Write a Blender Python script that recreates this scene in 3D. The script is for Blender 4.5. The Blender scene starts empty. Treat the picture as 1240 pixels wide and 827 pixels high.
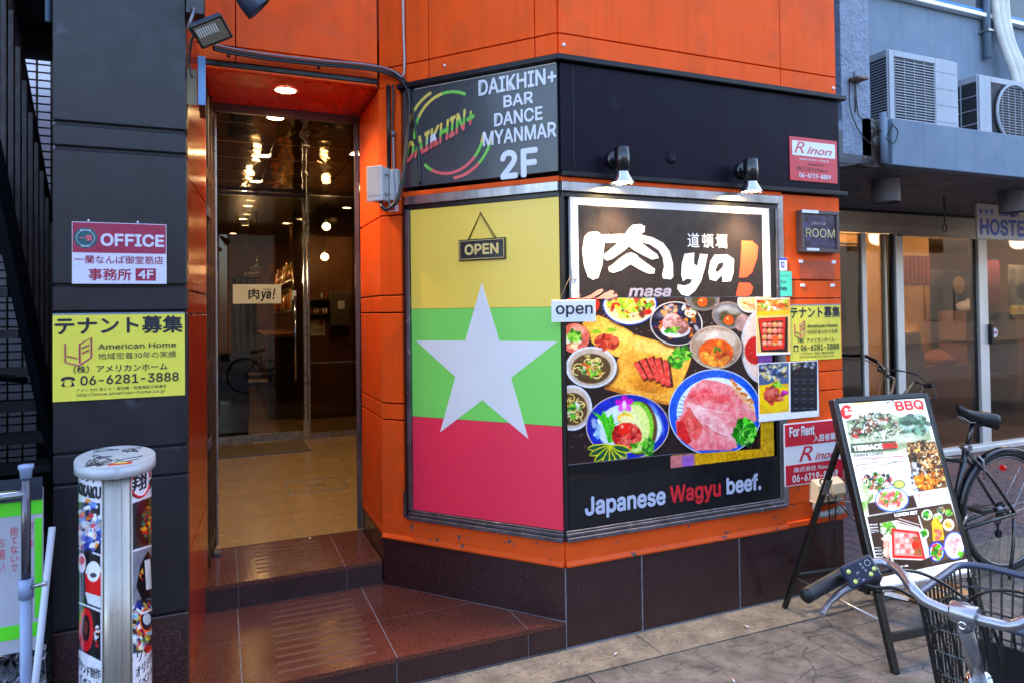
import bpy, bmesh, math, random
import numpy as np
from mathutils import Vector, Matrix
R = math.radians
scn = bpy.context.scene
COL = scn.collection

# ---------------------------------------------------------------- camera
FPX, CXP, CYP, EYE = 835.92, 620.0, 360.3, 1.55
YAW, PITCH, ROLL = R(22.98), R(1.047), R(-0.745)
_f = Vector((math.sin(YAW)*math.cos(PITCH), math.cos(YAW)*math.cos(PITCH), math.sin(PITCH)))
_r0 = Vector((math.cos(YAW), -math.sin(YAW), 0)); _u0 = _r0.cross(_f)
_r = _r0*math.cos(ROLL) + _u0*math.sin(ROLL); _u = -_r0*math.sin(ROLL) + _u0*math.cos(ROLL)
cam = bpy.data.cameras.new('camera'); camo = bpy.data.objects.new('camera', cam); COL.objects.link(camo)
cam.sensor_width = 36; cam.lens = FPX/1240*36; cam.shift_y = -(413.5-CYP)/1240
cam.clip_start = 0.02; cam.clip_end = 400
m = Matrix((( _r.x, _u.x, -_f.x, 0), (_r.y, _u.y, -_f.y, 0), (_r.z, _u.z, -_f.z, EYE), (0, 0, 0, 1)))
camo.matrix_world = m
scn.camera = camo
EYEV = Vector((0, 0, EYE))

# ---------------------------------------------------------------- sky, sun, exposure
SUN_EL, SUN_AZ = R(38), R(18)          # sun stands behind the building, the street front is in open shade
w = bpy.data.worlds.new('World'); scn.world = w; w.use_nodes = True
nt = w.node_tree; bg = nt.nodes['Background']; sky = nt.nodes.new('ShaderNodeTexSky')
sky.sky_type = 'NISHITA'; sky.sun_disc = False; sky.sun_elevation = SUN_EL; sky.sun_rotation = SUN_AZ
sky.air_density = 1.0; sky.dust_density = 3.5; sky.ozone_density = .9
nt.links.new(sky.outputs[0], bg.inputs[0]); bg.inputs[1].default_value = 0.15
sun = bpy.data.lights.new('sun', 'SUN'); sun.energy = 2.0; sun.angle = R(0.53); sun.color = (1, .95, .88)
suno = bpy.data.objects.new('sun', sun); COL.objects.link(suno); suno.location = (0, 5, 20)
sd = Vector((math.sin(SUN_AZ)*math.cos(SUN_EL), math.cos(SUN_AZ)*math.cos(SUN_EL), math.sin(SUN_EL)))
suno.rotation_euler = sd.to_track_quat('Z', 'Y').to_euler()
scn.view_settings.view_transform = 'Standard'; scn.view_settings.look = 'None'
scn.view_settings.gamma = 1; scn.view_settings.exposure = 2.95
scn.cycles.max_bounces = 8; scn.cycles.transparent_max_bounces = 16
scn.cycles.sample_clamp_indirect = 4; scn.cycles.use_denoising = True
scn.cycles.caustics_reflective = False; scn.cycles.caustics_refractive = False

# ---------------------------------------------------------------- helpers: colour and materials
def lin(c):
    return tuple(((v/255)/12.92 if v/255 <= .04045 else ((v/255+.055)/1.055)**2.4) for v in c)
MATS = {}
def mat(name, col, rough=.5, metal=0.0, nvar=.12, nscale=6, bump=0.0, bscale=40, emit=0.0, chips=None, speck=None, streak=0, coat=0, spec=.5, wave=None, rvar=.1):
    """col in 0..255 sRGB of the real surface; noise keeps it from being flat"""
    if name in MATS: return MATS[name]
    M = bpy.data.materials.new(name); M.use_nodes = True; n = M.node_tree.nodes; L = M.node_tree.links
    b = n['Principled BSDF']; c = lin(col)
    tc = n.new('ShaderNodeTexCoord')
    b.inputs['Metallic'].default_value = metal; b.inputs['Specular IOR Level'].default_value = spec
    if coat: b.inputs['Coat Weight'].default_value = coat; b.inputs['Coat Roughness'].default_value = .12
    no = n.new('ShaderNodeTexNoise'); no.inputs['Scale'].default_value = nscale; no.inputs['Detail'].default_value = 6
    L.new(tc.outputs['Object'], no.inputs['Vector'])
    mr = n.new('ShaderNodeMapRange'); mr.inputs['From Min'].default_value = .3; mr.inputs['From Max'].default_value = .7
    mr.inputs['To Min'].default_value = 1-nvar; mr.inputs['To Max'].default_value = 1+nvar
    L.new(no.outputs['Fac'], mr.inputs['Value'])
    mx = n.new('ShaderNodeVectorMath'); mx.operation = 'SCALE'; mx.inputs[0].default_value = c
    L.new(mr.outputs[0], mx.inputs['Scale']); cur = mx.outputs[0]
    def mixin(fac, colr, src):
        q = n.new('ShaderNodeMix'); q.data_type = 'RGBA'; L.new(fac, q.inputs[0]); L.new(src, q.inputs[6]); q.inputs[7].default_value = (*lin(colr), 1)
        return q.outputs[2]
    if speck:                      # (colour, scale, threshold, strength)
        for (sc_, s_, th, st) in speck:
            v = n.new('ShaderNodeTexNoise'); v.inputs['Scale'].default_value = s_; v.inputs['Detail'].default_value = 3; v.inputs['Roughness'].default_value = .7
            L.new(tc.outputs['Object'], v.inputs['Vector'])
            r = n.new('ShaderNodeMapRange'); r.inputs['From Min'].default_value = th; r.inputs['From Max'].default_value = th+.06; r.inputs['To Max'].default_value = st
            L.new(v.outputs['Fac'], r.inputs['Value']); cur = mixin(r.outputs[0], sc_, cur)
    if streak:
        mp = n.new('ShaderNodeMapping'); mp.inputs['Scale'].default_value = (14, 14, .7); L.new(tc.outputs['Object'], mp.inputs['Vector'])
        v = n.new('ShaderNodeTexNoise'); v.inputs['Scale'].default_value = 1.6; v.inputs['Detail'].default_value = 5; L.new(mp.outputs[0], v.inputs['Vector'])
        r = n.new('ShaderNodeMapRange'); r.inputs['From Min'].default_value = .48; r.inputs['From Max'].default_value = .75; r.inputs['To Max'].default_value = streak
        L.new(v.outputs['Fac'], r.inputs['Value']); cur = mixin(r.outputs[0], tuple(k*.45 for k in col), cur)
    if chips:                      # (colour, scale, threshold)
        v = n.new('ShaderNodeTexNoise'); v.inputs['Scale'].default_value = chips[1]; v.inputs['Detail'].default_value = 4; v.inputs['Roughness'].default_value = .6
        L.new(tc.outputs['Object'], v.inputs['Vector'])
        r = n.new('ShaderNodeMapRange'); r.inputs['From Min'].default_value = chips[2]; r.inputs['From Max'].default_value = chips[2]+.012
        L.new(v.outputs['Fac'], r.inputs['Value']); cur = mixin(r.outputs[0], chips[0], cur)
    L.new(cur, b.inputs['Base Color'])
    rr = n.new('ShaderNodeMapRange'); rr.inputs['From Min'].default_value = .3; rr.inputs['From Max'].default_value = .7
    rr.inputs['To Min'].default_value = max(.02, rough-rvar*rough*2); rr.inputs['To Max'].default_value = min(1, rough+rvar*rough*2)
    n2 = n.new('ShaderNodeTexNoise'); n2.inputs['Scale'].default_value = nscale*2.3+3; n2.inputs['Detail'].default_value = 5
    L.new(tc.outputs['Object'], n2.inputs['Vector']); L.new(n2.outputs['Fac'], rr.inputs['Value']); L.new(rr.outputs[0], b.inputs['Roughness'])
    if bump:
        bt = n.new('ShaderNodeTexNoise'); bt.inputs['Scale'].default_value = bscale; bt.inputs['Detail'].default_value = 4
        L.new(tc.outputs['Object'], bt.inputs['Vector'])
        bp = n.new('ShaderNodeBump'); bp.inputs['Strength'].default_value = 1; bp.inputs['Distance'].default_value = bump
        L.new(bt.outputs['Fac'], bp.inputs['Height']); L.new(bp.outputs[0], b.inputs['Normal'])
    if emit:
        b.inputs['Emission Color'].default_value = (*c, 1); b.inputs['Emission Strength'].default_value = emit
    MATS[name] = M; return M
def mat_print(name, rough=.3, emit=0.0, coat=0.0):
    if name in MATS: return MATS[name]
    M = bpy.data.materials.new(name); M.use_nodes = True; n = M.node_tree.nodes; L = M.node_tree.links
    b = n['Principled BSDF']; a = n.new('ShaderNodeAttribute'); a.attribute_name = 'ink'
    L.new(a.outputs['Color'], b.inputs['Base Color']); b.inputs['Roughness'].default_value = rough
    if coat: b.inputs['Coat Weight'].default_value = coat; b.inputs['Coat Roughness'].default_value = .05
    if emit: L.new(a.outputs['Color'], b.inputs['Emission Color']); b.inputs['Emission Strength'].default_value = emit
    MATS[name] = M; return M
def mat_glass(name, tint=(255, 255, 255), rough=.01, base=.04, gain=1.0):
    if name in MATS: return MATS[name]
    M = bpy.data.materials.new(name); M.use_nodes = True; n = M.node_tree.nodes; L = M.node_tree.links
    for x in list(n):
        if x.type != 'OUTPUT_MATERIAL': n.remove(x)
    out = [x for x in n][0]; t = n.new('ShaderNodeBsdfTransparent'); t.inputs[0].default_value = (*lin(tint), 1)
    g = n.new('ShaderNodeBsdfGlossy'); g.inputs['Roughness'].default_value = rough
    lw = n.new('ShaderNodeFresnel'); lw.inputs[0].default_value = 1.5
    ma = n.new('ShaderNodeMath'); ma.operation = 'MULTIPLY_ADD'; ma.inputs[1].default_value = gain; ma.inputs[2].default_value = base; ma.use_clamp = True
    L.new(lw.outputs[0], ma.inputs[0]); mi = n.new('ShaderNodeMixShader'); L.new(ma.outputs[0], mi.inputs[0])
    L.new(t.outputs[0], mi.inputs[1]); L.new(g.outputs[0], mi.inputs[2]); L.new(mi.outputs[0], out.inputs[0])
    MATS[name] = M; return M
def mat_emit(name, col, s):
    if name in MATS: return MATS[name]
    M = bpy.data.materials.new(name); M.use_nodes = True; n = M.node_tree.nodes; b = n['Principled BSDF']
    b.inputs['Base Color'].default_value = (*lin(col), 1); b.inputs['Emission Color'].default_value = (*lin(col), 1); b.inputs['Emission Strength'].default_value = s
    MATS[name] = M; return M

# ---------------------------------------------------------------- helpers: things, frames, meshes
def thing(name, label, cat, loc=(0, 0, 0), group=None):
    o = bpy.data.objects.new(name, None); COL.objects.link(o); o.location = loc; o.empty_display_size = .1
    o['label'] = label; o['category'] = cat
    if group: o['group'] = group
    return o
def structure(o): o['kind'] = 'structure'; return o
def frame(O, U, V=(0, 0, 1)):
    """a flat working frame: u along, v up, w outwards"""
    O = Vector(O); U = Vector(U).normalized(); V = Vector(V).normalized(); W = U.cross(V)
    def P(u, v, w=0.0): return O + U*u + V*v + W*w
    P.O, P.U, P.V, P.W = O, U, V, W
    return P
def uv(P, px, py, w=0.0):
    """where the sight line of a photo point meets a known plane, in that plane's own metres"""
    d = _r*((px-CXP)/FPX) - _u*((py-CYP)/FPX) + _f
    o = P.O + P.W*w
    t = (o-EYEV).dot(P.W)/d.dot(P.W); q = EYEV + d*t - o
    return q.dot(P.U), q.dot(P.V)
def at(px, py, axis, val):
    d = _r*((px-CXP)/FPX) - _u*((py-CYP)/FPX) + _f
    t = (val-EYEV[axis])/d[axis]; return EYEV + d*t
WORLD = frame((0, 0, 0), (1, 0, 0))
class MB:
    def __init__(s): s.bm = bmesh.new()
    def box(s, P, u0, u1, v0, v1, w0, w1, bev=0.0):
        vs = [s.bm.verts.new(P(u, v, w_)) for u, v, w_ in ((u0, v0, w0), (u1, v0, w0), (u1, v1, w0), (u0, v1, w0), (u0, v0, w1), (u1, v0, w1), (u1, v1, w1), (u0, v1, w1))]
        fs = [s.bm.faces.new([vs[i] for i in f]) for f in ((0, 3, 2, 1), (4, 5, 6, 7), (0, 1, 5, 4), (1, 2, 6, 5), (2, 3, 7, 6), (3, 0, 4, 7))]
        if bev: bmesh.ops.bevel(s.bm, geom=list({e for f in fs for e in f.edges}), offset=bev, segments=1, affect='EDGES')
        return s
    def wbox(s, x0, x1, y0, y1, z0, z1, bev=0.0): return s.box(WORLD, x0, x1, z0, z1, -y1, -y0, bev)
    def prism(s, P, pts, w0, w1):
        a = [s.bm.verts.new(P(u, v, w0)) for u, v in pts]; b = [s.bm.verts.new(P(u, v, w1)) for u, v in pts]; n = len(pts)
        s.bm.faces.new(b); s.bm.faces.new(a[::-1])
        for i in range(n): s.bm.faces.new((a[i], a[(i+1) % n], b[(i+1) % n], b[i]))
        return s
    def slab(s, pts, z0, z1):
        a = [s.bm.verts.new((x, y, z0)) for x, y in pts]; b = [s.bm.verts.new((x, y, z1)) for x, y in pts]; n = len(pts)
        s.bm.faces.new(b); s.bm.faces.new(a[::-1])
        for i in range(n): s.bm.faces.new((a[i], a[(i+1) % n], b[(i+1) % n], b[i]))
        return s
    def tube(s, pts, r, n=8, closed=False, caps=True):
        pts = [Vector(p) for p in pts]; rs = r if isinstance(r, (list, tuple)) else [r]*len(pts); rings = []; N = len(pts)
        prev = None
        for i, p in enumerate(pts):
            a = pts[(i-1) % N] if (i or closed) else p; b = pts[(i+1) % N] if (i < N-1 or closed) else p
            d = (b-a).normalized() if (b-a).length > 1e-9 else Vector((0, 0, 1))
            if prev is None: x = d.orthogonal().normalized()
            else:
                x = prev - d*prev.dot(d); x = x.normalized() if x.length > 1e-6 else d.orthogonal().normalized()
            prev = x; y = d.cross(x)
            rings.append([s.bm.verts.new(p + (x*math.cos(2*math.pi*k/n) + y*math.sin(2*math.pi*k/n))*rs[i]) for k in range(n)])
        for i in range(N if closed else N-1):
            A, B = rings[i], rings[(i+1) % N]
            for k in range(n):
                f = s.bm.faces.new((A[k], A[(k+1) % n], B[(k+1) % n], B[k])); f.smooth = n > 5
        if caps and not closed:
            s.bm.faces.new(rings[0][::-1]); s.bm.faces.new(rings[-1])
        return s
    def lathe(s, o, ax, prof, n=24, caps=True):
        """prof: (distance along axis, radius)"""
        o = Vector(o); ax = Vector(ax).normalized(); x = ax.orthogonal().normalized(); y = ax.cross(x); rings = []
        for t, r_ in prof: rings.append([s.bm.verts.new(o + ax*t + (x*math.cos(2*math.pi*k/n)+y*math.sin(2*math.pi*k/n))*r_) for k in range(n)])
        for A, B in zip(rings, rings[1:]):
            for k in range(n): s.bm.faces.new((A[k], A[(k+1) % n], B[(k+1) % n], B[k])).smooth = True
        if caps:
            s.bm.faces.new(rings[0][::-1]); s.bm.faces.new(rings[-1])
        return s
    def poly(s, pts):
        s.bm.faces.new([s.bm.verts.new(Vector(p)) for p in pts]); return s
    def done(s, name, m, parent=None, label=None):
        me = bpy.data.meshes.new(name); bmesh.ops.recalc_face_normals(s.bm, faces=s.bm.faces[:])
        if parent is not None:
            L = parent.location.copy(); q = parent.parent
            while q is not None: L += q.location; q = q.parent
            bmesh.ops.translate(s.bm, verts=s.bm.verts[:], vec=-L)
        s.bm.to_mesh(me); s.bm.free(); me.materials.append(m)
        o = bpy.data.objects.new(name, me); COL.objects.link(o)
        if parent is not None: o.parent = parent
        if label: o['label'] = label
        return o
def box(name, m, parent, P, u0, u1, v0, v1, w0, w1, bev=0.0, label=None): return MB().box(P, u0, u1, v0, v1, w0, w1, bev).done(name, m, parent, label)
def wbox(name, m, parent, x0, x1, y0, y1, z0, z1, bev=0.0): return MB().wbox(x0, x1, y0, y1, z0, z1, bev).done(name, m, parent)
def arc(c, r_, a0, a1, n, P=None, w=0):
    return [(c[0]+r_*math.cos(R(a0+(a1-a0)*i/n)), c[1]+r_*math.sin(R(a0+(a1-a0)*i/n))) for i in range(n+1)]
def spline(pts, n=8):
    """Catmull-Rom through points"""
    pts = [Vector(p) for p in pts]; out = []
    for i in range(len(pts)-1):
        p0 = pts[max(i-1, 0)]; p1 = pts[i]; p2 = pts[i+1]; p3 = pts[min(i+2, len(pts)-1)]
        for k in range(n):
            t = k/n; out.append(.5*((2*p1)+(p2-p0)*t+(2*p0-5*p1+4*p2-p3)*t*t+(-p0+3*p1-3*p2+p3)*t**3))
    out.append(pts[-1]); return out
try:
    FONT_ = bpy.data.fonts.load(bpy.utils.system_resource('DATAFILES')+'/fonts/Inter.woff2')
except Exception: FONT_ = None
def lett(parent, txt, P, u0, v0, u1, v1, w, m, bold=0.0, shear=0.0, name='lettering', res=3, slope=0.0, rot=0.0, spacing=1.0, depth=.0008, plain=False):
    """lettering fitted to the rectangle u0..u1, v0..v1 of a plane"""
    cu = bpy.data.curves.new('t', 'FONT'); cu.body = txt; cjk = any(ord(c) > 0x2500 for c in txt); cu.offset = 0
    if FONT_ and not cjk and not plain: cu.font = FONT_
    cu.shear = shear; cu.resolution_u = res; cu.align_x = 'CENTER'; cu.space_character = spacing
    o = bpy.data.objects.new('t', cu); COL.objects.link(o)
    dg = bpy.context.evaluated_depsgraph_get(); me = bpy.data.meshes.new_from_object(o.evaluated_get(dg))
    bpy.data.objects.remove(o); bpy.data.curves.remove(cu)
    n = len(me.vertices); a = np.zeros(n*3); me.vertices.foreach_get('co', a); a = a.reshape(-1, 3)
    mn, mxx = a.min(0), a.max(0); s = np.maximum(mxx-mn, 1e-6)
    bk = min(bold, .03)*.9; su, sv = (u1-u0)/s[0], (v1-v0)/s[1]; ku, kv = bk*su, bk*sv
    uu = u0+ku+(a[:, 0]-mn[0])/s[0]*(u1-u0-2*ku); vv = v0+kv+(a[:, 1]-mn[1])/s[1]*(v1-v0-2*kv) + slope*(a[:, 0]-mn[0])/s[0]
    ww = np.full(n, w)
    if bold > .003:                     # heavier strokes: slightly shifted copies, each a hair above the last
        b1 = bmesh.new(); b1.from_mesh(me); base = b1.verts[:]+b1.edges[:]+b1.faces[:]; offs = [(0, 0), (-ku, 0), (ku, 0), (0, -kv), (0, kv), (-ku*.7, kv*.7), (ku*.7, -kv*.7), (ku*.7, kv*.7), (-ku*.7, -kv*.7)]
        offs = offs if not cjk else offs[:5]
        for _ in offs[1:]: bmesh.ops.duplicate(b1, geom=base)
        b1.to_mesh(me); b1.free()
        uu = np.concatenate([uu+du for du, dv in offs]); vv = np.concatenate([vv+dv for du, dv in offs]); ww = np.concatenate([np.full(n, w+.00015*k) for k in range(len(offs))]); n *= len(offs)
    L = Vector((0, 0, 0)); q = parent
    while q is not None: L += q.location; q = q.parent
    ex = []
    for i in range(n): ex.append(P(uu[i], vv[i], ww[i]) - L)
    me.vertices.foreach_set('co', np.array([c for e in ex for c in e])); me.materials.clear(); me.materials.append(m); me.update()
    o = bpy.data.objects.new(name, me); COL.objects.link(o); o.parent = parent
    return o
def lettpx(parent, txt, P, bl, tr, w, m, **k):
    """the same, given the lower left and upper right corner as seen in the photo"""
    a = uv(P, *bl, w); b = uv(P, *tr, w)
    return lett(parent, txt, P, a[0], a[1], b[0], b[1], w, m, **k)
def shape(parent, P, pxs, w, m, name='emblem', th=.001):
    """flat printed shape whose outline is given in photo points"""
    return MB().prism(P, [uv(P, x, y, w) for x, y in pxs], w-th, w).done(name, m, parent)
def tree_copy(o, loc, label=None, parent=None):
    c = o.copy(); COL.objects.link(c)
    if parent is None: c.location = loc
    else: c.parent = parent
    if label: c['label'] = label
    for ch in [k for k in bpy.data.objects if k.parent is o]: tree_copy(ch, None, None, c)
    return c

# ---------------------------------------------------------------- helpers: printed pictures (ink stored per vertex)
RM = np.array([_r, -_u, _f])
class Ink:
    def __init__(s, P, u0, u1, v0, v1, w, nu, nv, base):
        s.nu, s.nv = nu, nv
        U, V = np.meshgrid(np.linspace(u0, u1, nu), np.linspace(v1, v0, nv)); s.U, s.V = U, V
        if hasattr(P, 'O'):
            X = np.array(P.O)[None, None]+U[..., None]*np.array(P.U)+V[..., None]*np.array(P.V)+w*np.array(P.W)
        else:
            X = np.array([[list(P(U[j, i], V[j, i], w)) for i in range(nu)] for j in range(nv)])
        s.X = X; d = (X-np.array([0, 0, EYE]))@RM.T
        s.x = CXP+FPX*d[..., 0]/d[..., 2]; s.y = CYP+FPX*d[..., 1]/d[..., 2]
        s.c = np.ones((nv, nu, 3))*np.array(base, float)
        s.xmin, s.xmax = s.x.min(0), s.x.max(0); s.ymin, s.ymax = s.y.min(1), s.y.max(1)
        s.rs = np.random.RandomState(5)
    def win(s, x0, y0, x1, y1):
        i = np.where((s.xmax >= x0) & (s.xmin <= x1))[0]; j = np.where((s.ymax >= y0) & (s.ymin <= y1))[0]
        if len(i) == 0 or len(j) == 0: return None
        return slice(j[0], j[-1]+1), slice(i[0], i[-1]+1)
    def mix(s, sl, m_, col, a): 
        k = (np.clip(m_, 0, 1)*a)[..., None]; s.c[sl] = s.c[sl]*(1-k)+np.array(col, float)*k
    def ell(s, cx, cy, rx, ry, col, ang=0, a=1, f=.5, clip=None):
        q = max(rx, ry)+f+1; sl = s.win(cx-q, cy-q, cx+q, cy+q)
        if sl is None: return
        dx, dy = s.x[sl]-cx, s.y[sl]-cy; c_, s_ = math.cos(R(ang)), math.sin(R(ang))
        X, Y = dx*c_+dy*s_, -dx*s_+dy*c_; d = np.sqrt((X/rx)**2+(Y/ry)**2)
        m_ = (1-d)*min(rx, ry)/f+.5
        if clip is not None: m_ = np.minimum(m_, clip(s.x[sl], s.y[sl]))
        s.mix(sl, m_, col, a)
    def poly(s, pts, col, a=1, f=.6):
        P_ = np.array(pts, float); x0, y0 = P_.min(0)-1; x1, y1 = P_.max(0)+1; sl = s.win(x0, y0, x1, y1)
        if sl is None: return
        X, Y = s.x[sl], s.y[sl]; ins = np.zeros(X.shape, bool); D = np.full(X.shape, 1e9); n = len(P_)
        for i in range(n):
            ax, ay = P_[i]; bx, by = P_[(i+1) % n]
            if ay != by:
                t = ((ay > Y) != (by > Y)) & (X < (bx-ax)*(Y-ay)/(by-ay)+ax); ins ^= t
            L2 = (bx-ax)**2+(by-ay)**2+1e-9; t = np.clip(((X-ax)*(bx-ax)+(Y-ay)*(by-ay))/L2, 0, 1)
            D = np.minimum(D, np.hypot(X-ax-t*(bx-ax), Y-ay-t*(by-ay)))
        s.mix(sl, np.where(ins, .5+D/f, .5-D/f), col, a)
    def line(s, pts, wd, col, a=1, f=.5):
        for (ax, ay), (bx, by) in zip(pts, pts[1:]):
            sl = s.win(min(ax, bx)-wd-1, min(ay, by)-wd-1, max(ax, bx)+wd+1, max(ay, by)+wd+1)
            if sl is None: continue
            X, Y = s.x[sl], s.y[sl]; L2 = (bx-ax)**2+(by-ay)**2+1e-9; t = np.clip(((X-ax)*(bx-ax)+(Y-ay)*(by-ay))/L2, 0, 1)
            s.mix(sl, (wd/2-np.hypot(X-ax-t*(bx-ax), Y-ay-t*(by-ay)))/f+.5, col, a)
    def bits(s, cx, cy, rx, ry, n, s0, s1, pal, ang=0, asp=(1, 2.2), a=.9):
        for _ in range(n):
            r_ = math.sqrt(s.rs.rand()); t = s.rs.rand()*6.283; X, Y = rx*r_*math.cos(t), ry*r_*math.sin(t); c_, s_ = math.cos(R(ang)), math.sin(R(ang))
            z = s0+(s1-s0)*s.rs.rand(); k = asp[0]+(asp[1]-asp[0])*s.rs.rand(); cc = np.array(pal[s.rs.randint(len(pal))])*(.8+.35*s.rs.rand())
            s.ell(cx+X*c_-Y*s_, cy+X*s_+Y*c_, z*k, z, np.clip(cc, 0, 255), s.rs.rand()*180, a*(.7+.3*s.rs.rand()), .45)
    def noise(s, cell, amp, sx=1, sy=1):
        h, w_ = s.nv, s.nu; gh, gw = int(h/cell/sy)+3, int(w_/cell/sx)+3; g = s.rs.rand(gh, gw)
        y = np.linspace(0, gh-1.01, h); x = np.linspace(0, gw-1.01, w_); yi, xi = y.astype(int), x.astype(int); fy, fx = (y-yi)[:, None], (x-xi)[None]
        v = (g[yi][:, xi]*(1-fy)*(1-fx)+g[yi+1][:, xi]*fy*(1-fx)+g[yi][:, xi+1]*(1-fy)*fx+g[yi+1][:, xi+1]*fy*fx)-.5
        return v*2*amp
    def grain(s, amp=.05, cell=2): s.c *= (1+s.noise(cell, amp)+s.noise(cell*5, amp*.7))[..., None]
    def build(s, name, m, parent, label=None):
        c = np.clip(s.c/255, 0, 1); g_ = c.mean(-1, keepdims=True); c = np.clip(g_+(c-g_)*1.16, 0, 1); c = c*.55+.45*(c*c*(3-2*c)); c = c**1.12; l = np.where(c <= .04045, c/12.92, ((c+.055)/1.055)**2.4)
        nu, nv = s.nu, s.nv; L = Vector((0, 0, 0)); q = parent
        while q is not None: L += q.location; q = q.parent
        co = (s.X-np.array(L)).reshape(-1, 3); me = bpy.data.meshes.new(name)
        idx = np.arange(nu*nv).reshape(nv, nu); F = np.stack([idx[1:, :-1], idx[1:, 1:], idx[:-1, 1:], idx[:-1, :-1]], -1).reshape(-1)
        nf = (nu-1)*(nv-1); me.vertices.add(nu*nv); me.vertices.foreach_set('co', co.ravel()); me.loops.add(nf*4); me.loops.foreach_set('vertex_index', F)
        me.polygons.add(nf); me.polygons.foreach_set('loop_start', np.arange(nf)*4); me.update(calc_edges=True); me.validate()
        at_ = me.color_attributes.new('ink', 'FLOAT_COLOR', 'POINT'); at_.data.foreach_set('color', np.concatenate([l.reshape(-1, 3), np.ones((nu*nv, 1))], 1).ravel())
        me.materials.append(m); o = bpy.data.objects.new(name, me); COL.objects.link(o)
        if parent is not None: o.parent = parent
        if label: o['label'] = label
        return o
# ================================================================ materials of the place
XC, YF, AF = 1.458, 2.852, R(49.7)
FR = frame((XC, YF, 0), (1, 0, 0))                                   # street front
FF = frame((XC, YF, 0), (math.cos(AF), -math.sin(AF), 0))            # chamfered front, u runs from -1.04 (door) to 0 (corner)
ORANGE = mat('orange_paint', (245, 88, 25), .5, nvar=.06, nscale=3, bump=.0004, bscale=30, streak=.16, spec=.12, chips=((92, 88, 92), 26, .735), speck=[((205, 190, 180), 60, .76, .8), ((200, 84, 40), 1.6, .5, .35)])
ORANGE_CH = mat('chipped_orange_paint', (236, 88, 28), .48, spec=.2, nvar=.1, nscale=4, bump=.0006, bscale=30, chips=((84, 82, 88), 24, .64), speck=[((200, 190, 180), 70, .72, .8)])
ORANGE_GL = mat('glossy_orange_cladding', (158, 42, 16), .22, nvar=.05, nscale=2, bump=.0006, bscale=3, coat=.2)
FASCIA = mat('dark_fascia_sheet', (26, 20, 34), .36, nvar=.2, nscale=2, streak=.4, spec=.08, speck=[((60, 56, 70), 5, .68, .25)])
PILLAR = mat('dark_grey_cladding', (31, 29, 36), .38, spec=.4, nvar=.18, nscale=3, bump=.0005, bscale=50, speck=[((150, 155, 170), 60, .75, .7), ((84, 86, 100), 6, .66, .35)], streak=.25)
BLACKT = mat('black_trim', (18, 18, 24), .4, spec=.3)
GRAN = mat('dark_red_granite', (50, 31, 33), .24, nvar=.15, nscale=3, speck=[((120, 70, 62), 150, .56, .55), ((22, 18, 22), 110, .6, .6), ((190, 190, 195), 45, .775, .8)], bump=.0003, bscale=120)
GRAN_LIT = mat('top_lit_granite_tread', (86, 46, 38), .15, nvar=.15, nscale=3, speck=[((160, 92, 74), 150, .55, .6), ((44, 26, 28), 110, .56, .7)], bump=.0003, bscale=120)  # same granite as the plinth, light from above put into the colour
GROUT = mat('grout', (122, 128, 138), .8, nvar=.25, nscale=30)
STEEL = mat('brushed_steel', (165, 163, 165), .3, metal=.85, nvar=.25, nscale=5, streak=.4)
STEELD = mat('weathered_steel', (112, 108, 116), .38, metal=.75, nvar=.3, nscale=6, streak=.5, speck=[((190, 190, 195), 20, .62, .6)])
BLACK = mat('black_paint', (22, 22, 25), .35)
BLACKG = mat('black_gloss', (20, 20, 24), .2, coat=.3)
RUBBER = mat('black_rubber', (26, 26, 28), .55)
CHROME = mat('chrome', (205, 205, 210), .12, metal=1, nvar=.05)
WHITE = mat('white_vinyl', (228, 230, 236), .4, nvar=.03)
INKW = mat('white_ink', (236, 238, 244), .5, nvar=.02)
INKK = mat('black_ink', (24, 24, 34), .5, nvar=.02)
INKR = mat('red_ink', (200, 30, 45), .45, nvar=.03)

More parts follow.
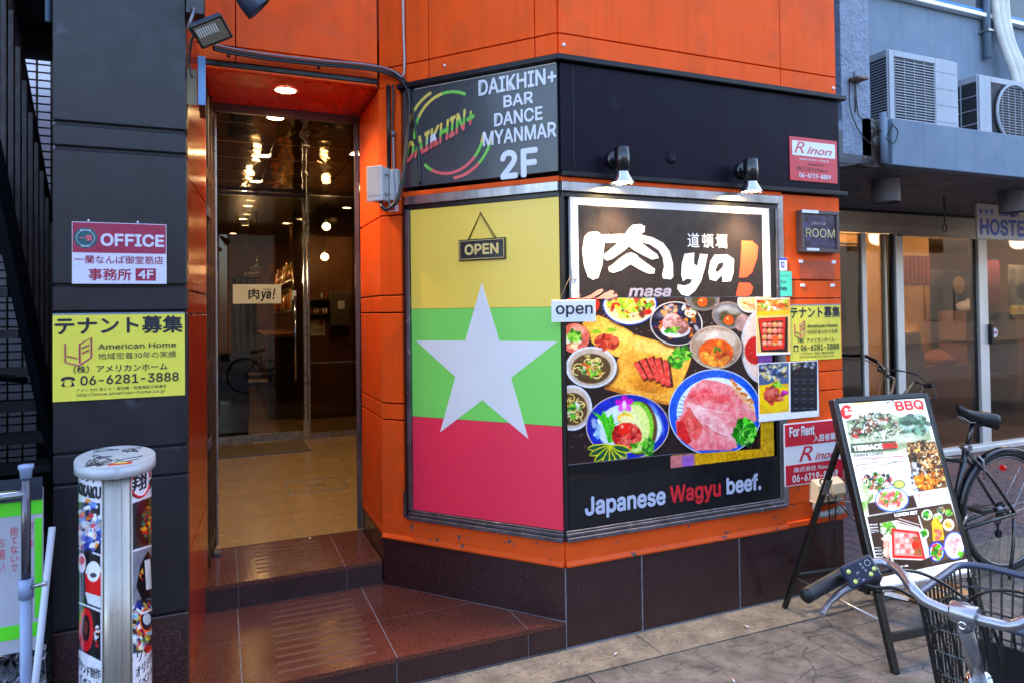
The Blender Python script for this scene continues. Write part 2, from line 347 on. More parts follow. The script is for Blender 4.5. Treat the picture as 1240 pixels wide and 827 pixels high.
# ================================================================ ground
STONE = mat('old_paving_stone', (108, 100, 94), .82, nvar=.36, nscale=9, bump=.007, bscale=42, speck=[((66, 60, 60), 22, .55, .5), ((186, 178, 170), 75, .67, .6), ((104, 98, 66), 11, .66, .5), ((70, 62, 64), 3, .57, .35)])
STONE2 = mat('old_paving_stone_grey', (96, 89, 86), .8, nvar=.34, nscale=8, bump=.006, bscale=26, speck=[((64, 60, 62), 18, .56, .5), ((160, 155, 150), 70, .7, .5)])
CONC = mat('worn_concrete', (130, 118, 104), .85, nvar=.34, nscale=9, bump=.005, bscale=70, speck=[((80, 74, 70), 34, .55, .5), ((205, 198, 190), 70, .63, .6), ((92, 84, 78), 4, .55, .45)])
SOIL = mat('dark_joint', (44, 40, 38), .9, nvar=.3, nscale=20)
for M_ in (STONE, STONE2):            # fine cracks that run mostly along the street
    n = M_.node_tree.nodes; L = M_.node_tree.links; b = n['Principled BSDF']
    tc = n.new('ShaderNodeTexCoord'); mp = n.new('ShaderNodeMapping'); mp.inputs['Scale'].default_value = (1.5, 4.6, 1)
    dn = n.new('ShaderNodeTexNoise'); dn.inputs['Scale'].default_value = 3; dn.inputs['Detail'].default_value = 5
    L.new(tc.outputs['Object'], dn.inputs['Vector']); va = n.new('ShaderNodeVectorMath'); va.operation = 'MULTIPLY_ADD'; va.inputs[1].default_value = (.5, .22, .2)
    L.new(dn.outputs['Color'], va.inputs[0]); L.new(tc.outputs['Object'], va.inputs[2]); L.new(va.outputs[0], mp.inputs['Vector'])
    vo = n.new('ShaderNodeTexVoronoi'); vo.feature = 'DISTANCE_TO_EDGE'; vo.inputs['Scale'].default_value = 1.5; L.new(mp.outputs[0], vo.inputs['Vector'])
    r_ = n.new('ShaderNodeMapRange'); r_.inputs['From Min'].default_value = .004; r_.inputs['From Max'].default_value = .02; r_.inputs['To Min'].default_value = .55; r_.inputs['To Max'].default_value = 1
    gm = n.new('ShaderNodeTexNoise'); gm.inputs['Scale'].default_value = 4.5; gm.inputs['Detail'].default_value = 4; L.new(tc.outputs['Object'], gm.inputs['Vector'])
    gr = n.new('ShaderNodeMapRange'); gr.inputs['From Min'].default_value = .50; gr.inputs['From Max'].default_value = .60; gr.inputs['To Min'].default_value = .0; gr.inputs['To Max'].default_value = .05; L.new(gm.outputs['Fac'], gr.inputs['Value'])
    ga = n.new('ShaderNodeMath'); ga.operation = 'ADD'; L.new(vo.outputs['Distance'], ga.inputs[0]); L.new(gr.outputs[0], ga.inputs[1]); L.new(ga.outputs[0], r_.inputs['Value'])
    src = b.inputs['Base Color'].links[0].from_socket; sc2 = n.new('ShaderNodeVectorMath'); sc2.operation = 'SCALE'
    L.new(src, sc2.inputs[0]); L.new(r_.outputs[0], sc2.inputs['Scale']); L.new(sc2.outputs[0], b.inputs['Base Color'])
    old = b.inputs['Normal'].links[0].from_node; ad = n.new('ShaderNodeMath'); ad.operation = 'ADD'
    hs = old.inputs['Height'].links[0].from_socket; L.new(hs, ad.inputs[0]); L.new(r_.outputs[0], ad.inputs[1]); L.new(ad.outputs[0], old.inputs['Height'])
g = structure(wbox('ground', SOIL, None, -40, 60, -40, 40, -.4, -.012))
rnd = random.Random(7)
pv = structure(bpy.data.objects.new('pavement', None)); COL.objects.link(pv)
def slabrow(y0, y1, x0, x1, lo, hi, m_list, name, zj=.002, gap=.004, jit=.012):
    x = x0
    while x < x1:
        wd = lo+(hi-lo)*rnd.random(); xe = min(x+wd, x1); j = lambda: rnd.uniform(-jit, jit)*.5
        z = rnd.uniform(-zj, zj)
        gap_x = gap*.45 if y1 < 2.62 else gap
        pts = [(x+gap_x, y0+gap+j()*.4), ((x+xe)/2, y0+gap+j()*.6), (xe-gap_x+j(), y0+gap+j()*.4), (xe-gap_x+j(), y1-gap+j()*.4), ((x+xe)/2+j(), y1-gap+j()*.6), (x+gap_x, y1-gap+j()*.4)]
        MB().slab(pts, -.03, z-.003).done(name, rnd.choice(m_list), pv); x = xe
slabrow(2.62, 2.848, -.5, 3.34, .9, 1.5, [CONC], 'concrete_kerb_slab', .001, .002, .004)
yy = [2.61, 2.2, 1.72, 1.3, .85, .4, -.1]
for a, b in zip(yy, yy[1:]): slabrow(b, a, -1.2+rnd.random()*.3, 4.6, .5, 1.15, [STONE], 'paving_slab', .0008, .0028)
slabrow(2.62, 3.0, 3.36, 9.0, .5, .9, [STONE2, CONC], 'kerb_stone')
slabrow(.3, 2.6, 4.62, 9.0, .7, 1.2, [STONE2], 'paving_slab')
BRICKP = mat('dull_red_block_paving', (118, 92, 92), .7, nvar=.2, nscale=8, bump=.002, bscale=60)
BRICKQ = mat('grey_red_block_paving', (104, 88, 92), .7, nvar=.2, nscale=8, bump=.002, bscale=60)
bm = [bpy.data.meshes.new('paver') for _ in range(2)]
for q_, (me, mm) in enumerate(zip(bm, (BRICKP, BRICKQ))):
    b = MB(); b.wbox(-.097, .097, -.047, .047, -.03, 0, .003); b.bm.to_mesh(me); b.bm.free(); me.materials.append(mm)
k = 0
for j in range(18):
    for i in range(17):
        o = bpy.data.objects.new('paver', bm[rnd.randrange(2)]); COL.objects.link(o); o.parent = pv; o['kind'] = 'structure'
        o.location = (3.42+.2*i+(.1 if j % 2 else 0), 3.06+.1*j, -.004+rnd.uniform(-.0015, .0015)); k += 1
rest = MB()
for j in range(18):
    for i in range(17, 30): 
        x = 3.42+.2*i+(.1 if j % 2 else 0); rest.wbox(x-.097, x+.097, 3.013+.1*j, 3.107+.1*j, -.03, -.004)
ro = rest.done('paver_field', BRICKP, pv); ro['kind'] = 'stuff'
ROADM = mat('asphalt', (62, 62, 66), .85, nvar=.2, nscale=12, bump=.002, bscale=90)
structure(wbox('road', ROADM, None, -30, 40, -7.5, -.12, -.03, -.008))

# ================================================================ corner building
bld = thing('corner_building', 'orange clad corner building with a dark fascia band and chamfered shop corner', 'building', (XC, YF, 0))
# granite plinth
def ffx(px, py): return uv(FF, px, py)[0]
for a, b in ((0, .412), (.418, 1.006), (1.012, 1.745)): box('granite_slab', GRAN, bld, FR, a+(.004 if a == 0 else 0), b, .0, .366, -.03, 0, .0015)
box('granite_slab', GRAN, bld, FF, -1.036, -.004, .12, .366, -.03, -.001, .0015)
box('grout_bed', GROUT, bld, FR, .0, 1.74, -.01, .362, -.05, -.0015)
box('grout_bed', GROUT, bld, FF, -1.03, -.0015, .1, .362, -.05, -.0025)
# orange sill below the windows: ledge and apron
for P_, a, b in ((FR, .003, 1.33), (FF, -1.03, -.003)):
    MB().prism(frame(P_.O+P_.U*a, P_.W, (0, 0, 1)), [(-.05, .368), (.016, .368), (.018, .376), (.004, .392), (.002, .482), (-.05, .482)], 0, -(b-a)).done('sill_apron', ORANGE_CH, bld)
WIN_Z0, WIN_Z1 = .485, 2.152
# steel window surround, both fronts
def surround(P_, a, b, left_j, right_j):
    for (u0, u1, v0, v1, w1) in ((a, b, .486, .505, .03), (a, b, .507, .522, .018), (a, b, .5235, .532, .010)):
        box('window_rail', STEELD, bld, P_, u0, u1, v0, v1, -.03, w1, .002)
    box('window_rail', STEEL, bld, P_, a, b, 2.098, 2.142, -.03, .022, .002)
    box('window_rail', BLACK, bld, P_, a, b, 2.075, 2.097, -.03, .004)
    if left_j: box('window_jamb', STEELD, bld, P_, a, a+.022, .533, 2.074, -.03, .02, .002)
    if right_j:
        box('window_jamb', STEELD, bld, P_, b-.018, b, .533, 2.074, -.03, .012, .002)
        box('window_jamb', BLACK, bld, P_, b-.055, b-.02, .533, 2.074, -.03, .004)
surround(FF, -.862, -.002, True, False)
surround(FR, .002, 1.305, False, True)
box('window_jamb', STEEL, bld, FR, 1.308, 1.345, .486, 2.15, -.04, .006, .002)
box('corner_post', BLACK, bld, FR, -.004, .016, .533, 2.074, -.03, .006)
box('window_backing', BLACK, bld, FF, -.838, -.008, .53, 2.08, -.06, -.032)
box('window_backing', BLACK, bld, FR, .02, 1.25, .53, 2.08, -.06, -.032)
# slot beside the chamfered window: glass with a red and white poster behind
box('slot_reveal', BLACK, bld, FF, -.895, -.864, .47, 2.74, -.09, -.06)
sl = MB().box(FF, -.889, -.868, 1.0, 1.92, -.059, -.05).done('slot_poster', WHITE, bld)
for v0, v1 in ((1.66, 1.86), (1.03, 1.07), (1.4, 1.42), (1.1, 1.16)): box('poster_strip', INKR, bld, FF, -.889, -.868, v0, v1, -.0498, -.049)
box('slot_jamb', BLACKT, bld, FF, -.8665, -.8635, .49, 2.1, -.05, .022)
box('slot_jamb', STEELD, bld, FF, -.897, -.864, .49, .62, -.05, .01, .001)
# orange column between slot and door (face on the chamfer, face into the entrance)
SIDE = frame((.79, 4.212, 0), (0, -1, 0))                            # entrance side, u from 0 (door) to .565
SIDE = frame((.79, 3.645, 0), (0, 1, 0)) if False else frame((.79, 4.212, 0), (0, -1, 0))
def neg(P_):  # same plane seen from its other side
    return frame(P_.O, -P_.U)
ENT = frame((.79, 4.212, 0), (0, -1, 0)); ENT = frame((.79, 3.646, 0), (0, 1, 0)); ENT.W  # W points +x
COLX = frame((.79, 3.646, 0), (0, 1, 0))
zs = [.368, .416, .985, 1.071, 1.543, 1.634, 2.055, 2.74]
for a, b in zip(zs, zs[1:]):
    box('column_panel', ORANGE_CH if b < .5 else ORANGE, bld, FF, -1.04, -.897, a+.004, b-.004, -.03, -.0005, .002)
    box('column_panel', ORANGE_CH if b < .5 else ORANGE, bld, COLX, .004, .566, a+.004, b-.004, 0.0005, .03, .002)
box('granite_slab', GRAN, bld, COLX, .003, .566, .24, .366, 0, .03)
box('column_core', mat('dull_orange_core', (120, 40, 22), .8), bld, COLX, .0, .56, .24, 2.745, .031, .1)
box('column_core', mat('dull_orange_core', (120, 40, 22), .8), bld, FF, -1.03, -.899, .12, 2.74, -.08, -.031)
# orange pier at the right hand end
pz = [.486, .92, 1.085, 1.19, 1.592, 1.692, 2.16]
for a, b in zip(pz, pz[1:]): box('pier_panel', ORANGE_CH if b < 1 else ORANGE, bld, FR, 1.348, 1.762, a+.003, b-.003, -.04, 0, .002)
box('sill_apron', ORANGE_CH, bld, FR, 1.33, 1.758, .40, .486, -.04, .001, .001)
box('sill_ledge', ORANGE_CH, bld, FR, 1.33, 1.76, .368, .3985, -.04, .012, .003)
box('pier_core', BLACKT, bld, FR, 1.30, 1.755, .0, 2.7, -.3, -.041)
# steel flank toward the neighbour
wbox('side_cladding', mat('violet_grey_steel', (120, 112, 128), .35, metal=.3, nvar=.15, nscale=2, streak=.4), bld, 3.205, 3.235, 2.9, 13, 2.75, 9)
wbox('side_cladding', STEELD, bld, 3.2, 3.225, 2.893, 13, .0, 2.745)
# dark fascia
box('fascia_sheet', FASCIA, bld, FR, .006, 1.765, 2.19, 2.70, -.03, .006, .001)
box('fascia_seam', BLACKT, bld, FR, .07, .074, 2.2, 2.695, .0062, .008)
MB().lathe(FR(.62, 2.30, .006), FR.W, [(0, .032), (.003, .031), (.0035, .0)], 24).done('cover_disc', FASCIA, bld)
box('fascia_trim', BLACKT, bld, FR, 0, 1.80, 2.166, 2.189, -.03, .03, .003)
box('orange_strip', ORANGE, bld, FR, .0, 1.33, 2.1435, 2.165, -.03, .012, .001)
box('orange_strip', ORANGE, bld, FF, -.876, -.001, 2.1435, 2.168, -.03, .012, .001)
for P_, a, b in ((FR, -.016, 1.80), (FF, -.90, .014)):
    box('fascia_cap', BLACKT, bld, P_, a, b, 2.7035, 2.732, -.03, .034 if P_ is FR else .033, .004)
# orange cladding above
def upper(P_, cuts, rows=((2.738, 2.836), (2.842, 3.9), (3.906, 4.9))):
    for (a, b) in zip(cuts, cuts[1:]):
        for (v0, v1) in rows: box('cladding_panel', ORANGE, bld, P_, a+.0025, b-.0025, v0, v1, -.022, 0, .002)
upper(FR, [0.004, 1.352, 1.76]); upper(FF, [-1.035, -.86, -.718, -.119, -.004])
HD = frame((-.12, 3.645, 0), (1, 0, 0))
upper(HD, [-.06, .20, .905], ((2.79, 2.862), (2.868, 3.9), (3.906, 4.9)))
box('header_bar', BLACKT, bld, HD, -.02, .905, 2.762, 2.784, -.03, .006, .002)
box('header_strip', ORANGE, bld, HD, -.02, .90, 2.749, 2.7605, -.03, .0, .001)
def screw(P_, u, v, m_=CHROME, r_=.007):
    MB().lathe(P_(u, v, 0), P_.W, [(0, r_), (.004, r_), (.007, r_*.6), (.008, 0)], 10).done('screw_cap', m_, bld)
for u, v in ((.03, 2.785), (1.735, 2.775)): screw(FR, u, v, WHITE, .009)
screw(FF, -.62, 2.79, WHITE, .007)
for px, py in ((277, 68), (386, 82)): screw(HD, *uv(HD, px, py), BLACK, .008)
# upper floors
MB().slab([(-.6, 2.9), (-.13, 2.9), (-.13, 3.675), (.80, 3.675), (1.475, 2.882), (3.19, 2.882), (3.19, 13), (-.6, 13)], 3.0, 12).done('upper_floors', mat('dull_orange_render', (170, 62, 28), .7), bld)
# ---- dark pillar left of the entrance
PIL = frame((-.537, 2.85, 0), (1, 0, 0))
pils = [(0, .12), (.126, .452), (.466, .965), (.995, 1.062), (1.098, 1.558), (1.568, 1.654), (1.662, 2.143), (2.173, 2.226), (2.258, 2.735), (2.76, 3.6)]
for i, (a, b) in enumerate([(.0, .448), (.456, .955), (.963, 1.062), (1.070, 1.556), (1.566, 1.652), (1.662, 2.138), (2.152, 2.226), (2.240, 2.742), (2.752, 3.6)]):
    box('pillar_block', PILLAR if i else GRAN, bld, PIL, 0, .426, a, b, -.4, 0, .004)
box('pillar_core', BLACKT, bld, PIL, .006, .42, 0, 3.6, -.39, -.012)
# glossy left reveal of the entrance
LW = frame((-.118, 2.90, 0), (.096, 1.38, 0))
LWr = frame((-.022, 4.28, 0), (-.096, -1.38, 0))     # faces +x
assert LW.W.x > 0 or LWr.W.x > 0
LQ = LW if LW.W.x > 0 else LWr
flip = LQ is LWr
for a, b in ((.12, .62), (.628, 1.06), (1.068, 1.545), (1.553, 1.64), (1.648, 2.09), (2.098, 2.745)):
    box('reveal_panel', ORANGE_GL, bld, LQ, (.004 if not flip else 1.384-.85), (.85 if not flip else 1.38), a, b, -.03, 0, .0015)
wbox('reveal_core', BLACKT, bld, -.30, -.17, 2.95, 4.3, 0, 2.75)
# entrance ceiling and lamp ring
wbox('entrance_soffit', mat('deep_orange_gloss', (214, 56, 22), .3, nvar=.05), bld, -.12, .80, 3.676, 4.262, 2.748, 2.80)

# ================================================================ entrance steps
stp = thing('entrance_step', 'lower red granite step flush with the corner plinth, fine ribbed grip lines', 'step', (.5, 3.2, 0))
Q = lambda x0, x1, y0, y1: [(x0, y0), (x1, y0), (x1, y1), (x0, y1)]
def ftx(y): return XC - (y-YF)/math.tan(AF)      # x of the chamfered front at a given y
wbox('step_core', GROUT, stp, -.12, 1.452, 2.8548, 2.9, -.005, .1185)
MB().slab([(-.12, 2.87), (1.44, 2.87), (.80, 3.64), (.80, 3.70), (-.12, 3.70)], -.005, .1186).done('step_core', GROUT, stp)
for a, b in ((-.13, .071), (.075, .668), (.672, 1.266), (1.27, 1.4575)): wbox('riser_slab', GRAN, stp, a, b, 2.8525, 2.868, 0, .098)
def tread(pts, z0, z1, par, m_=GRAN_LIT):
    MB().slab(pts, z0, z1).done('tread_slab', m_, par)
G_ = .0022
yb = 3.652
tread(Q(-.13, .074-G_, 2.848, 3.286-G_), .101, .12, stp); tread(Q(-.13, .074-G_, 3.286+G_, yb), .101, .12, stp)
tread(Q(.074+G_, .672-G_, 2.848, 3.225-G_), .101, .12, stp); tread(Q(.074+G_, .672-G_, 3.225+G_, yb), .101, .12, stp)
tread([(.672+G_, 2.848), (1.268-G_, 2.848), (1.268-G_, ftx(3.075)), (1.268-G_, 3.078), (ftx(3.225)-.004, 3.225-G_), (.672+G_, 3.225-G_)][0:2]+[(1.268-G_, 3.072), (ftx(3.225)-.004, 3.225-G_), (.672+G_, 3.225-G_)], .101, .12, stp)
tread([(.672+G_, 3.225+G_), (ftx(3.225)-.006, 3.225+G_), (.79, 3.64), (.786, yb), (.672+G_, yb)], .101, .12, stp)
tread([(1.268+G_, 2.848), (1.452, 2.848), (1.268+G_, 3.070)], .101, .12, stp)
GRIP = mat('flamed_grip_line', (92, 58, 50), .6, nvar=.2, nscale=40)
for i in range(11):
    y = 2.92+i*.066; wbox('grip_line', GRIP, stp, .21-.0*i, .60, y, y+.018, .1195, .1206)
st2 = thing('entrance_step', 'upper red granite step right below the glass lobby floor', 'step', (.4, 4.0, .12))
for a, b in ((-.11, .078), (.081, .60), (.603, .786)): wbox('riser_slab', GRAN, st2, a, b, 3.6535, 3.70, .121, .2195)
wbox('step_core', GROUT, st2, -.11, .785, 3.6555, 4.2, .12, .2396)
for a, b in ((-.11, .076), (.079, .592), (.595, .786)):
    tread(Q(a, b, 3.65, 3.98-G_), .221, .241, st2); tread(Q(a, b, 3.98+G_, 4.21), .221, .241, st2)
for i in range(7):
    y = 3.74+i*.062; wbox('grip_line', GRIP, st2, .17, .52, y, y+.017, .2405, .2416)

# ================================================================ lobby behind the entrance
lob = bpy.data.objects.new('lobby', None); COL.objects.link(lob); structure(lob)
TILE = mat('tan_floor_tile', (150, 116, 74), .24, nvar=.05, nscale=3)
TILE2 = mat('tan_shop_floor', (120, 92, 60), .35, nvar=.15, nscale=6)
wbox('floor', GROUT, lob, -.14, 1.56, 4.215, 13, .18, .2355)
for j in range(6):
    for i in range(3):
        x0 = -.13+.56*i; y0 = 4.218+.56*j; wbox('floor_tile', TILE, lob, x0, x0+.557, y0, y0+.557, .22, .241)
wbox('floor', TILE2, lob, -1.6, 2.6, 7.56, 13.2, .2, .2412)
hm = MB()
DB = mat('dark_brown_wall', (62, 43, 30), .14, nvar=.15, nscale=3)
DB2 = mat('dark_bronze_panel', (60, 46, 34), .25, metal=.4, nvar=.15, nscale=3)
wbox('wall', DB, lob, .80, 1.6, 4.265, 4.29, .241, 2.8); wbox('wall', DB, lob, 1.56, 1.6, 4.295, 9.0, .241, 2.8)
wbox('wall', DB, lob, -.24, -.14, 4.3, 7.5, .241, 2.8); wbox('wall', DB, lob, .84, 2.7, 8.85, 8.95, .241, 2.8)
wbox('wall', DB, lob, -1.7, -1.6, 7.4, 13.3, .241, 2.8); wbox('wall', mat('shop_back_wall', (150, 104, 60), .6, nvar=.2), lob, -1.7, 2.7, 13.2, 13.3, .241, 2.8)
wbox('wall', DB, lob, -1.7, -.24, 7.4, 7.5, .241, 2.8); wbox('wall', DB, lob, .92, .98, 8.95, 13.2, .241, 2.8)
# shiny hammered ceiling
MC = bpy.data.materials.new('hammered_bronze_ceiling'); MC.use_nodes = True; n = MC.node_tree.nodes; L = MC.node_tree.links; b = n['Principled BSDF']
b.inputs['Base Color'].default_value = (.40, .30, .18, 1); b.inputs['Metallic'].default_value = 1; b.inputs['Roughness'].default_value = .06
tc = n.new('ShaderNodeTexCoord'); mp = n.new('ShaderNodeMapping'); mp.inputs['Scale'].default_value = (1.6, 1.1, 1); L.new(tc.outputs['Object'], mp.inputs['Vector'])
t1 = n.new('ShaderNodeTexNoise'); t1.inputs['Scale'].default_value = 2.0; t1.inputs['Detail'].default_value = 1.5; t1.inputs['Distortion'].default_value = 1.2; L.new(mp.outputs[0], t1.inputs['Vector'])
vo = n.new('ShaderNodeTexVoronoi'); vo.feature = 'DISTANCE_TO_EDGE'; vo.inputs['Scale'].default_value = 2.5; L.new(mp.outputs[0], vo.inputs['Vector'])
ad = n.new('ShaderNodeMath'); ad.operation = 'MULTIPLY_ADD'; ad.inputs[1].default_value = .1; L.new(vo.outputs['Distance'], ad.inputs[0]); L.new(t1.outputs['Fac'], ad.inputs[2])
bp = n.new('ShaderNodeBump'); bp.inputs['Distance'].default_value = .03; bp.inputs['Strength'].default_value = .22; L.new(ad.outputs[0], bp.inputs['Height']); L.new(bp.outputs[0], b.inputs['Normal'])
for j in range(6):
    for i in range(3): xa_ = -.25+.62*i; ya_ = 4.263+.54*j; MB().wbox(xa_+.003, xa_+.617, ya_+.003, ya_+.537, 2.79+.0015*((i*7+j*3) % 3), 2.82, .002).done('ceiling_panel', MC, lob)
wbox('ceiling', BLACKT, lob, -.25, 1.62, 4.262, 7.5, 2.822, 2.86)
wbox('ceiling', mat('dark_shop_ceiling', (38, 32, 28), .35, nvar=.2), lob, -1.7, 2.7, 7.5, 13.3, 2.79, 2.85)
# door frame at the head of the steps
wbox('entrance_frame', mat('mauve_steel', (96, 78, 84), .35, metal=.5), lob, -.02, .79, 4.235, 4.262, 2.70, 2.747)
wbox('entrance_frame', STEELD, lob, .765, .789, 4.235, 4.262, .241, 2.70); wbox('entrance_frame', STEEL, lob, -.022, -.01, 4.29, 4.3, .241, 2.70)
wbox('threshold', BLACKT, lob, -.02, .786, 4.2105, 4.2145, .2, .2425)
# floor hatch and mat
hat = thing('floor_hatch', 'steel edged rectangular hatch set flush in the tan lobby floor', 'hatch', (.67, 5.45, .241))
for x0, x1, y0, y1 in ((.46, .875, 5.625, 5.637), (.47, .875, 5.25, 5.262), (.458, .47, 5.25, 5.637), (.872, .884, 5.25, 5.637)): wbox('frame', STEEL, hat, x0, x1, y0, y1, .24, .2438)
wbox('handle', STEEL, hat, .61, .74, 5.43, 5.46, .24, .2438)
mt = thing('door_mat', 'flat brown door mat in front of the inner glass door', 'mat', (.38, 7.1, .241))
wbox('pile', mat('mat_pile', (92, 74, 50), .95, nvar=.25, nscale=60, bump=.003, bscale=200), mt, -.03, .79, 6.82, 7.40, .241, .25, .002); wbox('edging', STEELD, mt, -.034, .80, 6.80, 6.818, .241, .252)
# glazed inner screen: door leaf and side light
GL = mat_glass('lobby_glass', (190, 182, 168), .01, .01, .55)
scr = thing('glass_door', 'inner glass door with tall steel pull handle at the back of the lobby', 'door', (.4, 7.5, .241))
wbox('glass', GL, scr, -.03, .80, 7.492, 7.50, .33, 2.745); wbox('bottom_rail', STEEL, scr, -.03, .80, 7.482, 7.51, .248, .328); wbox('top_rail', STEELD, scr, -.03, .84, 7.482, 7.51, 2.747, 2.785)
MB().tube([(.72, 7.44, .86), (.72, 7.44, 1.72)], .013, 10).tube([(.72, 7.44, .95), (.72, 7.49, .95)], .008).tube([(.72, 7.44, 1.6), (.72, 7.49, 1.6)], .008).done('handle', CHROME, scr)
wbox('lock_plate', WHITE, scr, .70, .735, 7.488, 7.4915, 1.68, 1.78)
sl_ = thing('glass_side_light', 'fixed glass pane with steel posts right of the inner glass door', 'window', (1.2, 7.5, .241))
wbox('post', STEEL, sl_, .812, .838, 7.478, 7.515, .241, 2.745); wbox('post', STEEL, sl_, .852, .87, 7.478, 7.515, .241, 2.79)
wbox('glass', GL, sl_, .872, 1.55, 7.492, 7.50, .30, 2.78); wbox('bottom_rail', STEEL, sl_, .872, 1.55, 7.484, 7.508, .243, .298); wbox('mid_rail', STEELD, sl_, .872, 1.55, 7.484, 7.508, 1.02, 1.03)

# white logo plate on the glass
NP = frame((0, 7.47, 0), (1, 0, 0))
pl = thing('logo_plate', 'white logo plate hanging behind the lobby glass door', 'sign', (.355, 7.47, 1.74))
box('plate', mat('plate_white', (236, 230, 216), .5), pl, NP, .125, .585, 1.648, 1.842, .001, .006)
lett(pl, '肉', NP, .27, 1.69, .375, 1.80, .0065, INKK, bold=.03); lett(pl, 'ya', NP, .385, 1.67, .49, 1.775, .0065, INKK, bold=.03, shear=.2); lett(pl, '!', NP, .50, 1.69, .53, 1.80, .0065, INKK, bold=.02, shear=.2)
lett(pl, '道頓堀', NP, .41, 1.782, .49, 1.80, .0065, INKK)
# open timber door folded back at the left
td = thing('timber_door', 'dark brown timber door folded open against the left lobby wall', 'door', (0.0, 4.6, .241))
TW = mat('dark_timber', (66, 44, 28), .4, nvar=.25, nscale=4, streak=.4)
TD = frame((-.065, 3.78, 0), (.043, .5, 0)); TD = TD if TD.W.x > 0 else frame((-.022, 4.28, 0), (-.043, -.5, 0))
box('door_leaf', TW, td, TD, .01, .49, .245, 2.74, -.04, -.012)
for z in (.30, .75, 1.25, 1.75, 2.25, 2.66): box('rail', TW, td, TD, .05, .45, z, z+.06, -.011, .0, .003)
for u in (.01, .16, .31, .45): box('stile', TW, td, TD, u, u+.035, .246, 2.739, -.0115, .004, .003)
for z in (.86, 2.05): box('lock_plate', STEELD, td, TD, .03, .20, z, z+.05, .0045, .010)
box('steel_edge', STEEL, td, TD, -.012, .006, .245, 2.74, -.03, .006); box('steel_edge', STEEL, td, TD, .494, .51, .245, 2.74, -.03, .006)
box('pull_plate', STEELD, td, TD, .36, .40, 1.15, 1.30, .0045, .009, .001)
box('foot_stop', STEELD, td, TD, .30, .36, .2425, .262, .005, .04)

# recessed lights
LAMPW = mat_emit('lamp_warm', (255, 214, 150), 9)
def downlight(x, y, z, power, r_=.062, label='', grp='round recessed ceiling lights', ring=STEEL):
    t = thing('ceiling_light', label, 'ceiling light', (x, y, z), grp)
    MB().lathe((x, y, z-.0005), (0, 0, -1), [(0, r_+.014), (.004, r_+.013), (.005, r_+.002), (.001, r_)], 32, caps=False).done('trim_ring', ring, t)
    MB().lathe((x, y, z-.001), (0, 0, -1), [(0, r_), (.001, r_*.98)], 32).done('diffuser', LAMPW, t)
    l = bpy.data.lights.new('downlight', 'SPOT'); l.energy = power; l.color = (1, .74, .42); l.spot_size = R(150); l.spot_blend = .8; l.shadow_soft_size = .05
    o = bpy.data.objects.new('lamp', l); COL.objects.link(o); o.parent = t; o.location = (0, 0, -.02)
    return t
downlight(.334, 3.868, 2.748, 8, .052, 'round lit recessed lamp in the orange soffit over the steps', ring=WHITE)
for x, y, lb in ((.333, 4.60, 'round lit lamp in the bronze ceiling, nearest the lobby entrance'), (.326, 5.75, 'round lit lamp in the bronze ceiling, middle of the left row'), (.32, 6.9, 'round lit lamp in the bronze ceiling, last before the inner glass door'), (1.0, 5.45, 'round lit lamp in the bronze ceiling at the right side')):
    downlight(x, y, 2.79, 4.2, .05, lb)
for x, y, lb in ((.31, 8.5, 'first lit lamp beyond the glass door'), (.29, 9.7, 'second lit lamp beyond the glass door'), (.86, 10.0, 'lit lamp at the right of the shop beyond the glass door'), (.2, 11.5, 'farthest lit lamp beyond the glass door'), (1.4, 8.3, 'lit lamp behind the glass side light')):
    downlight(x, y, 2.79, 5, .05, lb)
for i, (x, y, z, lb) in enumerate(((1.12, 8.0, 2.52, 'upper'), (1.14, 8.3, 2.2, 'lower'))):
    t = thing('globe_lamp', f'{lb} of two small glowing globe lamps behind the glass side light', 'lamp', (x, y, z), 'glowing globe lamps')
    MB().lathe((x, y, z-.045), (0, 0, 1), [(0, .005), (.01, .028), (.03, .043), (.045, .047), (.06, .043), (.08, .028), (.09, .005)], 20).done('bulb', LAMPW, t); MB().tube([(x, y, z+.045), (x, y, 2.79)], .004).done('flex', BLACK, t)
# ================================================================ signs on the chamfered front
SG = mat_print('sign_print', .32); SGG = mat_print('glossy_sign_print', .22, coat=.2)
dk = thing('bar_sign', 'dark grey sign reading DAIKHIN+ BAR DANCE MYANMAR 2F above the flag panel', 'sign', FF(-.44, 2.43, 0))
PANEL = mat('dark_grey_sign_panel', (66, 70, 74), .3, nvar=.08, nscale=2, coat=.2)
box('panel', PANEL, dk, FF, -.875, -.006, 2.192, 2.702, -.02, .006, .001)
box('panel_edge', WHITE, dk, FF, -.80, -.01, 2.694, 2.6985, .0065, .0075)
WT = mat('white_letters', (226, 230, 238), .4, nvar=.02)
for s_, bl, tr in (('DAIKHIN+', (579.5, 117), (673.5, 80.5)), ('BAR', (609.7, 131), (645.5, 110.5)), ('DANCE', (598.4, 154.2), (657, 128.5)), ('MYANMAR', (585, 177.8), (673.5, 147.5)), ('2F', (606, 218.4), (651.3, 177.5))):
    lettpx(dk, s_, FF, bl, tr, .008, WT, bold=.022 if s_ != '2F' else .03)
cY, cG, cR_ = [mat('ink_'+a, c, .4, nvar=.02) for a, c in (('yellow', (232, 206, 96)), ('green', (122, 204, 84)), ('salmon', (232, 104, 104)))]
def arcband(cx, cy, r_, wd, a0, a1, m_):
    pts = arc((cx, cy), r_+wd/2, a0, a1, 14)+arc((cx, cy), r_-wd/2, a1, a0, 14)
    MB().prism(FF, pts, .006, .0075).done('emblem_arc', m_, dk)
cx_, cy_ = -.60, 2.445
